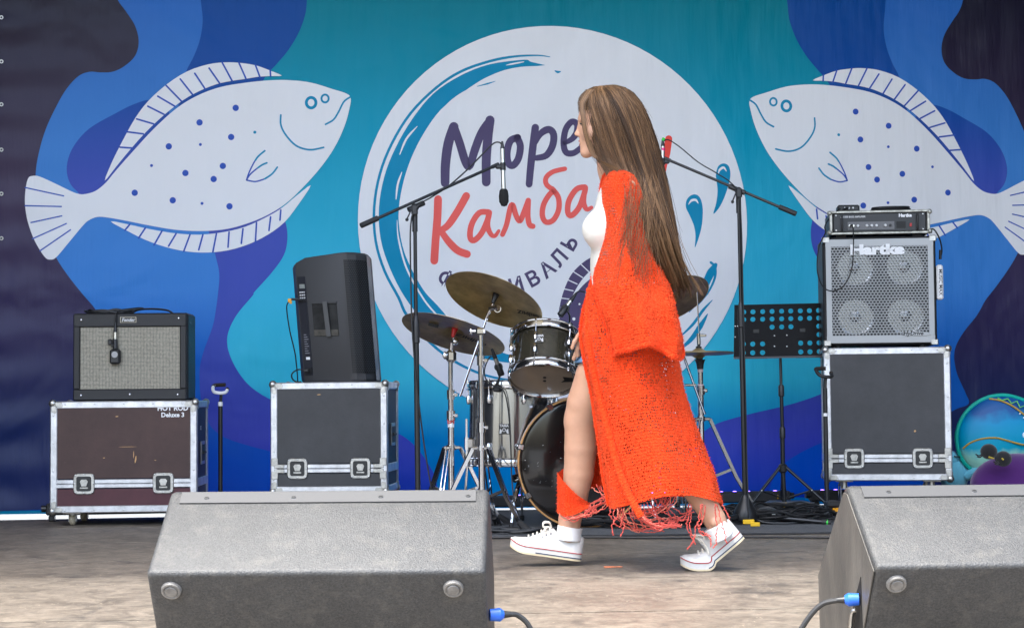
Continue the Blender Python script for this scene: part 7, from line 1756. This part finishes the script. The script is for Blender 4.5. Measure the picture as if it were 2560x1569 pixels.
# solid core so that nothing shows through
nu, nv = 40, 60
def core(u, v):
    a = u * 2 * PI; s = .5 - .46 * math.cos(a); side = -math.sin(a); sh = max(0, 1 - abs(2 * s - 1) ** 2.2) ** .5
    q = v * .90
    pt = hair_pt(.06 + .88 * s if v > .02 else .5, q, 1, 0); i = q * (NH - 1)
    wn = float(np.interp(i, np.linspace(0, NH - 1, len(Wn)), Wn)); cn = float(np.interp(i, np.linspace(0, NH - 1, len(Cn)), Cn))
    pr = hair_pt(.06 + .88 * s, q, 1 if side > 0 else -1, abs(side) ** .5 * .88)
    return loc(pr)
# the face side stays open: core only covers the rear part of the head
def core2(u, v):
    a = u * 2 * PI; q = v * .90; i = q * (NH - 1)
    s0 = float(np.interp(q, [0, .08, .2, .33, .42, .5, 1], [.35, .16, .20, .26, .20, .30, .36])); s = s0 + (.965 - s0) * (.5 - .5 * math.cos(a)); side = -1 if math.sin(a) >= 0 else 1
    return loc(hair_pt(s, q, side, .90 * min(1, abs(math.sin(a)) ** .4 * 1.05)))
hairo = grid_obj('hair', core2, nu, nv, 1, 1, hb_, person)
def strands(name, gen, N, rad, parent):
    V, Fq, tone = [], [], []
    for k in range(N):
        pts, tn, r0 = gen(k); M_ = len(pts); base = len(V)
        for i, p in enumerate(pts):
            t_ = (pts[min(i + 1, M_ - 1)] - pts[max(i - 1, 0)]).normalized(); r = r0 * (1.0 if i < M_ * .6 else 1 - .85 * (i - M_ * .6) / (M_ * .4))
            u = t_.cross(Vector((0, 1, 0)));
            if u.length < 1e-6: u = Vector((1, 0, 0))
            u.normalize(); v = t_.cross(u)
            V += [p + u * r, p - u * r * .5 + v * r * .87, p - u * r * .5 - v * r * .87]; tone += [tn] * 3
        for i in range(M_ - 1):
            o_ = base + 3 * i
            for c in range(3): Fq.append((o_ + c, o_ + (c + 1) % 3, o_ + 3 + (c + 1) % 3, o_ + 3 + c))
    me = bpy.data.meshes.new(name); me.from_pydata([tuple(v) for v in V], [], Fq); me.materials.append(HAIR)
    at = me.attributes.new('tone', 'FLOAT', 'POINT'); at.data.foreach_set('value', np.array(tone, dtype=np.float32))
    me.polygons.foreach_set('use_smooth', [True] * len(me.polygons))
    o_ = link(bpy.data.objects.new(name, me), parent); o_['kind'] = 'stuff'; return o_
hr = random.Random(31)
NCL = 130
CLUMP = []
for c in range(NCL):
    CLUMP.append(dict(s=hr.random() ** .9, side=-1 if hr.random() < .8 else 1, lay=hr.uniform(.86, 1.06), tone=min(.95, max(.05, hr.gauss(.44, .22))), ph=hr.uniform(0, 6.3), am=hr.uniform(.003, .013), wob=hr.gauss(0, .07), dr=hr.gauss(.0, .06), t1=hr.uniform(.68, 1.0), out=hr.gauss(0, .016)))
def gen_main(k):
    c = CLUMP[k % NCL] if hr.random() < .85 else dict(CLUMP[k % NCL], s=hr.random(), wob=hr.gauss(0, .06))
    ds = hr.gauss(0, .022); dl = hr.gauss(0, .03); t1 = c['t1'] * hr.uniform(.90, 1.0) if c['s'] > .35 else c['t1'] * hr.uniform(.6, .96)
    t0 = 0.0 if hr.random() < .75 else hr.uniform(0, .12); pts = []; ph2, a2 = hr.uniform(0, 6.3), hr.uniform(0, .0025)
    for i in range(17):
        t = t0 + (t1 - t0) * i / 16
        cl = 1 - .55 * min(1, t * 1.6)                       # strands gather into locks, and part again at the tips
        if t > .8: cl += (t - .8) * 3.5
        ss = min(1.03, max(-.03, c['s'] + ds * cl + c['wob'] * t + c['dr'] * t * t + .010 * math.sin(8 * t + c['ph'])))
        p = loc(hair_pt(ss, t, c['side'], c['lay'] + dl * cl))
        pts.append(p + Vector((c['am'] * math.sin(6 * t + c['ph']) + a2 * math.sin(17 * t + ph2) + c['out'] * t * t * 2, -abs(c['am']) * .6 * math.cos(5 * t + c['ph']) , 0)))
    return pts, min(1, max(0, c['tone'] + hr.gauss(0, .12))), hr.uniform(.0006, .0012)
strands('hair_strands', gen_main, 7500, .001, hairo)
def gen_front(k):         # locks in front of the ear, down the cheek to the shoulder
    o1 = hr.gauss(0, 1); nr = hr.uniform(-.094, -.082)
    path = [(1478 + 5 * o1, 224, -.036), (1456 + 3 * o1, 256, -.062), (1459 + 2.2 * o1, 296, -.076), (1464 + 2.2 * o1, 331, -.078), (1474 + 2.2 * o1, 366, -.078), (1489 + 2.5 * o1, 396 + o1, -.09), (1512 + 2 * o1, 409 + 2 * o1, -.13), (1545, 424 + 3 * o1, -.17)]
    c = catmull([loc(g(x, y, d)) for x, y, d in path], 2)
    return c, min(1, max(0, .5 + hr.gauss(0, .2))), hr.uniform(.0006, .0011)
strands('face_lock', gen_front, 120, .001, hairo)
def gen_wisp(k):          # thin locks over the shoulder and the sleeve
    x0 = hr.uniform(1560, 1650); y0 = hr.uniform(425, 540); l_ = hr.uniform(140, 290); lean = hr.uniform(-.40, .25); d = hr.uniform(-.262, -.245)
    bow = hr.uniform(-14, 14); pts = []
    for i in range(10):
        t = i / 9; y = y0 + l_ * t
        if y > 735: break
        pts.append(loc(g(x0 + lean * l_ * t * (.5 + .5 * t) + bow * math.sin(PI * t), y, float(np.interp(y, [420, 470, 560, 700], [-.18, -.228, -.250, -.262])) + hr.uniform(-.003, .003))))
    return pts, min(1, max(0, .55 + hr.gauss(0, .2))), hr.uniform(.0004, .0007)
strands('shoulder_lock', gen_wisp, 120, .001, hairo)
def gen_stray(k):         # flyaway hairs
    s = hr.choice((hr.uniform(.9, 1.0), hr.uniform(0, .2), hr.uniform(.85, 1))); t0 = hr.uniform(0, .75); pts = []
    off = Vector((hr.uniform(.1, 1) if s > .5 else hr.uniform(-1, -.1), hr.uniform(-.5, .5), hr.uniform(-.2, .6))) * hr.uniform(.01, .04)
    for i in range(8):
        t = min(1, t0 + .028 * i); pts.append(loc(hair_pt(min(1, max(0, s)), t, -1, 1.0)) + off * (i / 7) ** 1.5)
    return pts, hr.uniform(.3, .8), .0005
strands('stray_hairs', gen_stray, 380, .001, hairo)

# --- socks and canvas sneakers
SOCK = mat('white_sock', (.76, .76, .75, 1), .9, bump=.3, bscale=400)
CANV = mat('white_canvas', (.62, .61, .58, 1), .8, bump=.35, bscale=650, var=.07, vscale=14)
SOLEM = mat('white_rubber_sole', (.58, .57, .53, 1), .5, var=.08, vscale=25); GUM = mat('yellowed_rubber', (.62, .52, .33, 1), .5)
REDL = mat('red_stripe', (.35, .02, .02, 1), .5); NAVYL = mat('navy_stripe', (.02, .03, .07, 1), .5); LACE = mat('cream_lace', (.78, .74, .64, 1), .85); EYEL = mat('shoe_eyelet', (.35, .36, .38, 1), .3, .9)
SL = .272
def halfw(x):   # x from heel 0 to toe SL
    return float(np.interp(x / SL, [0, .04, .12, .3, .5, .68, .8, .9, .96, 1.0], [.010, .024, .032, .0345, .036, .044, .0435, .036, .025, .008]))
def shoe(name, label, place, bend):
    """place(v) maps shoe coordinates (x heel-to-toe, y across, z up) into the scene; bend = lift of the heel about the ball"""
    bx = SL * .67
    def D(v):
        x, y, z = v
        # toe spring
        if x > SL * .78: z = z + .018 * ((x - SL * .78) / (SL * .22)) ** 2
        if bend and x < bx:
            # rotate everything behind the ball up by bend, eased over 4 cm
            k = min(1.0, (bx - x) / .045); a = bend * (1 - .5 * (1 - k) if k < 1 else 1) * (k if k < 1 else 1)
            dx = x - bx; x, z = bx + dx * math.cos(a) + z * math.sin(a) * 1.0, -dx * math.sin(a) + z * math.cos(a)
        return loc(place(Vector((x, y, z))))
    t = bpy.data.objects.new(name, None); link(t, person); t['label'] = label; t.empty_display_size = .05
    xs = [SL * k / 36 for k in range(37)]
    def slab(nm, z0, z1, extra, m_):
        vs, fs = [], []
        for x in xs:
            w_ = halfw(x) + extra; vs += [D((x, -w_, z0)), D((x, -w_, z1)), D((x, w_, z1)), D((x, w_, z0))]
        for i in range(len(xs) - 1):
            for c in range(4): fs.append((4 * i + c, 4 * i + (c + 1) % 4, 4 * i + 4 + (c + 1) % 4, 4 * i + 4 + c))
        e_ = len(vs) - 4; fs += [(0, 1, 2, 3), (e_, e_ + 3, e_ + 2, e_ + 1)]
        return obj(nm, MB().add(vs, fs), m_, t, smooth=40)
    slab('outsole', 0, .0065, .0022, GUM); sl_ = slab('midsole', .0065, .0285, .0015, SOLEM)
    for nm, z0, z1, m_, xa in (('red_line', .0265, .0295, REDL, 0), ('navy_line', .0085, .0112, NAVYL, 0)):
        for s in (-1, 1):
            pts = [D((x, s * (halfw(x) + .0022), (z0 + z1) / 2)) for x in xs if not (nm == 'navy_line' and x > SL * .66)]
            obj(nm, MB().tube(pts, .0019, 5, 1), m_, sl_)
    # upper
    topz = lambda x: float(np.interp(x / SL, [0, .05, .12, .22, .34, .44, .52, .64, .76, .88, .95, 1], [.088, .094, .086, .076, .084, .108, .100, .078, .062, .052, .044, .030]))
    tw = lambda x: float(np.interp(x / SL, [0, .1, .3, .45, .6, .75, .9, 1], [.55, .72, .78, .62, .55, .62, .62, .3]))
    vs, fs = [], []; NP = 13
    for x in xs:
        w_, zt_, k = halfw(x), topz(x), tw(x)
        for j in range(NP):
            a = PI * j / (NP - 1); cy, sz = -math.cos(a), math.sin(a)
            yy = math.copysign(abs(cy) ** .75, cy) * w_ * (1 - (1 - k) * sz ** 1.5); z_ = .027 + (zt_ - .027) * (sz ** .72)
            vs.append(D((x, yy, z_)))
    for i in range(len(xs) - 1):
        for j in range(NP - 1): fs.append((NP * i + j, NP * i + j + 1, NP * i + NP + j + 1, NP * i + NP + j))
    fs += [tuple(range(NP)), tuple(range(NP * (len(xs) - 1), NP * len(xs)))[::-1]]
    up = obj('upper', MB().add(vs, fs), CANV, t, smooth=180)
    # toe cap
    vs, fs = [], []; xc = [SL * (.80 + .205 * k / 8) for k in range(9)]
    for x in xc:
        w_, zt_, k = halfw(min(x, SL)) + .0015, topz(min(x, SL)) + .0016, tw(min(x, SL))
        for j in range(NP):
            a = PI * j / (NP - 1); cy, sz = -math.cos(a), math.sin(a); vs.append(D((min(x, SL + .001), math.copysign(abs(cy) ** .75, cy) * w_ * (1 - (1 - k) * sz ** 1.5), .027 + (zt_ - .027) * (sz ** .72))))
    for i in range(8):
        for j in range(NP - 1): fs.append((NP * i + j, NP * i + j + 1, NP * i + NP + j + 1, NP * i + NP + j))
    obj('toe_cap', MB().add(vs, fs), SOLEM, up, smooth=180)
    for k in range(6):
        x = SL * (.475 + .055 * k); z_ = topz(x)
        obj('lace', MB().tube([D((x, -.022, z_ - .014)), D((x + .004, -.012, z_ + .002)), D((x + .004, .0, z_ + .005)), D((x + .004, .012, z_ + .002)), D((x, .022, z_ - .014))], .0032, 6), LACE, up)
        for s in (-1, 1): obj('eyelet', MB().sphere(D((x - .002, s * .0245, z_ - .018)), .0032, 8, 6), EYEL, up)
    x, z_ = SL * .47, topz(SL * .47)
    for s in (-1, 1):
        obj('lace_bow', MB().tube([D((x, 0, z_ + .003)), D((x + .010, s * .014, z_ + .020)), D((x + .030, s * .024, z_ + .018)), D((x + .030, s * .018, z_ + .002)), D((x + .008, s * .006, z_ + .004))], .0034, 6), LACE, up)
    obj('lace_end', MB().tube([D((x, -.004, z_ + .004)), D((x + .02, -.022, z_ + .0)), D((x + .035, -.040, z_ - .025)), D((x + .030, -.046, z_ - .05))], .003, 6), LACE, up)
    return t
# forward foot: heel about to land, toes raised
hA = g(1452, 1402, .19)
def placeA(v):
    a = math.radians(9.0); x, z = v.x, v.z
    return hA + Vector((-(x * math.cos(a) - z * math.sin(a)), v.y - .02 * v.x, x * math.sin(a) + z * math.cos(a)))
shoe('sneaker', 'white canvas sneaker on the forward foot, toes raised', placeA, 0.0)
# rear foot: on its toes
tB = FL(1704, 1427)
def placeB(v):
    return Vector((tB.x + (SL - v.x), tB.y + .03 + v.y + .02 * v.x, v.z + .001))
shoe('sneaker', 'white canvas sneaker on the rear foot, heel lifted', placeB, math.radians(39))
obj('sock', MB().tube([loc(g(1425, 1316, .190)), loc(g(1423, 1330, .190)), loc(g(1421, 1350, .190))], .047, 20, 4, caps=True), SOCK, person, smooth=180)
obj('sock', MB().tube([loc(g(1788, 1312, -.092)), loc(g(1796, 1326, -.092)), loc(g(1806, 1344, -.09))], .0445, 20, 4, caps=True), SOCK, person, smooth=180)
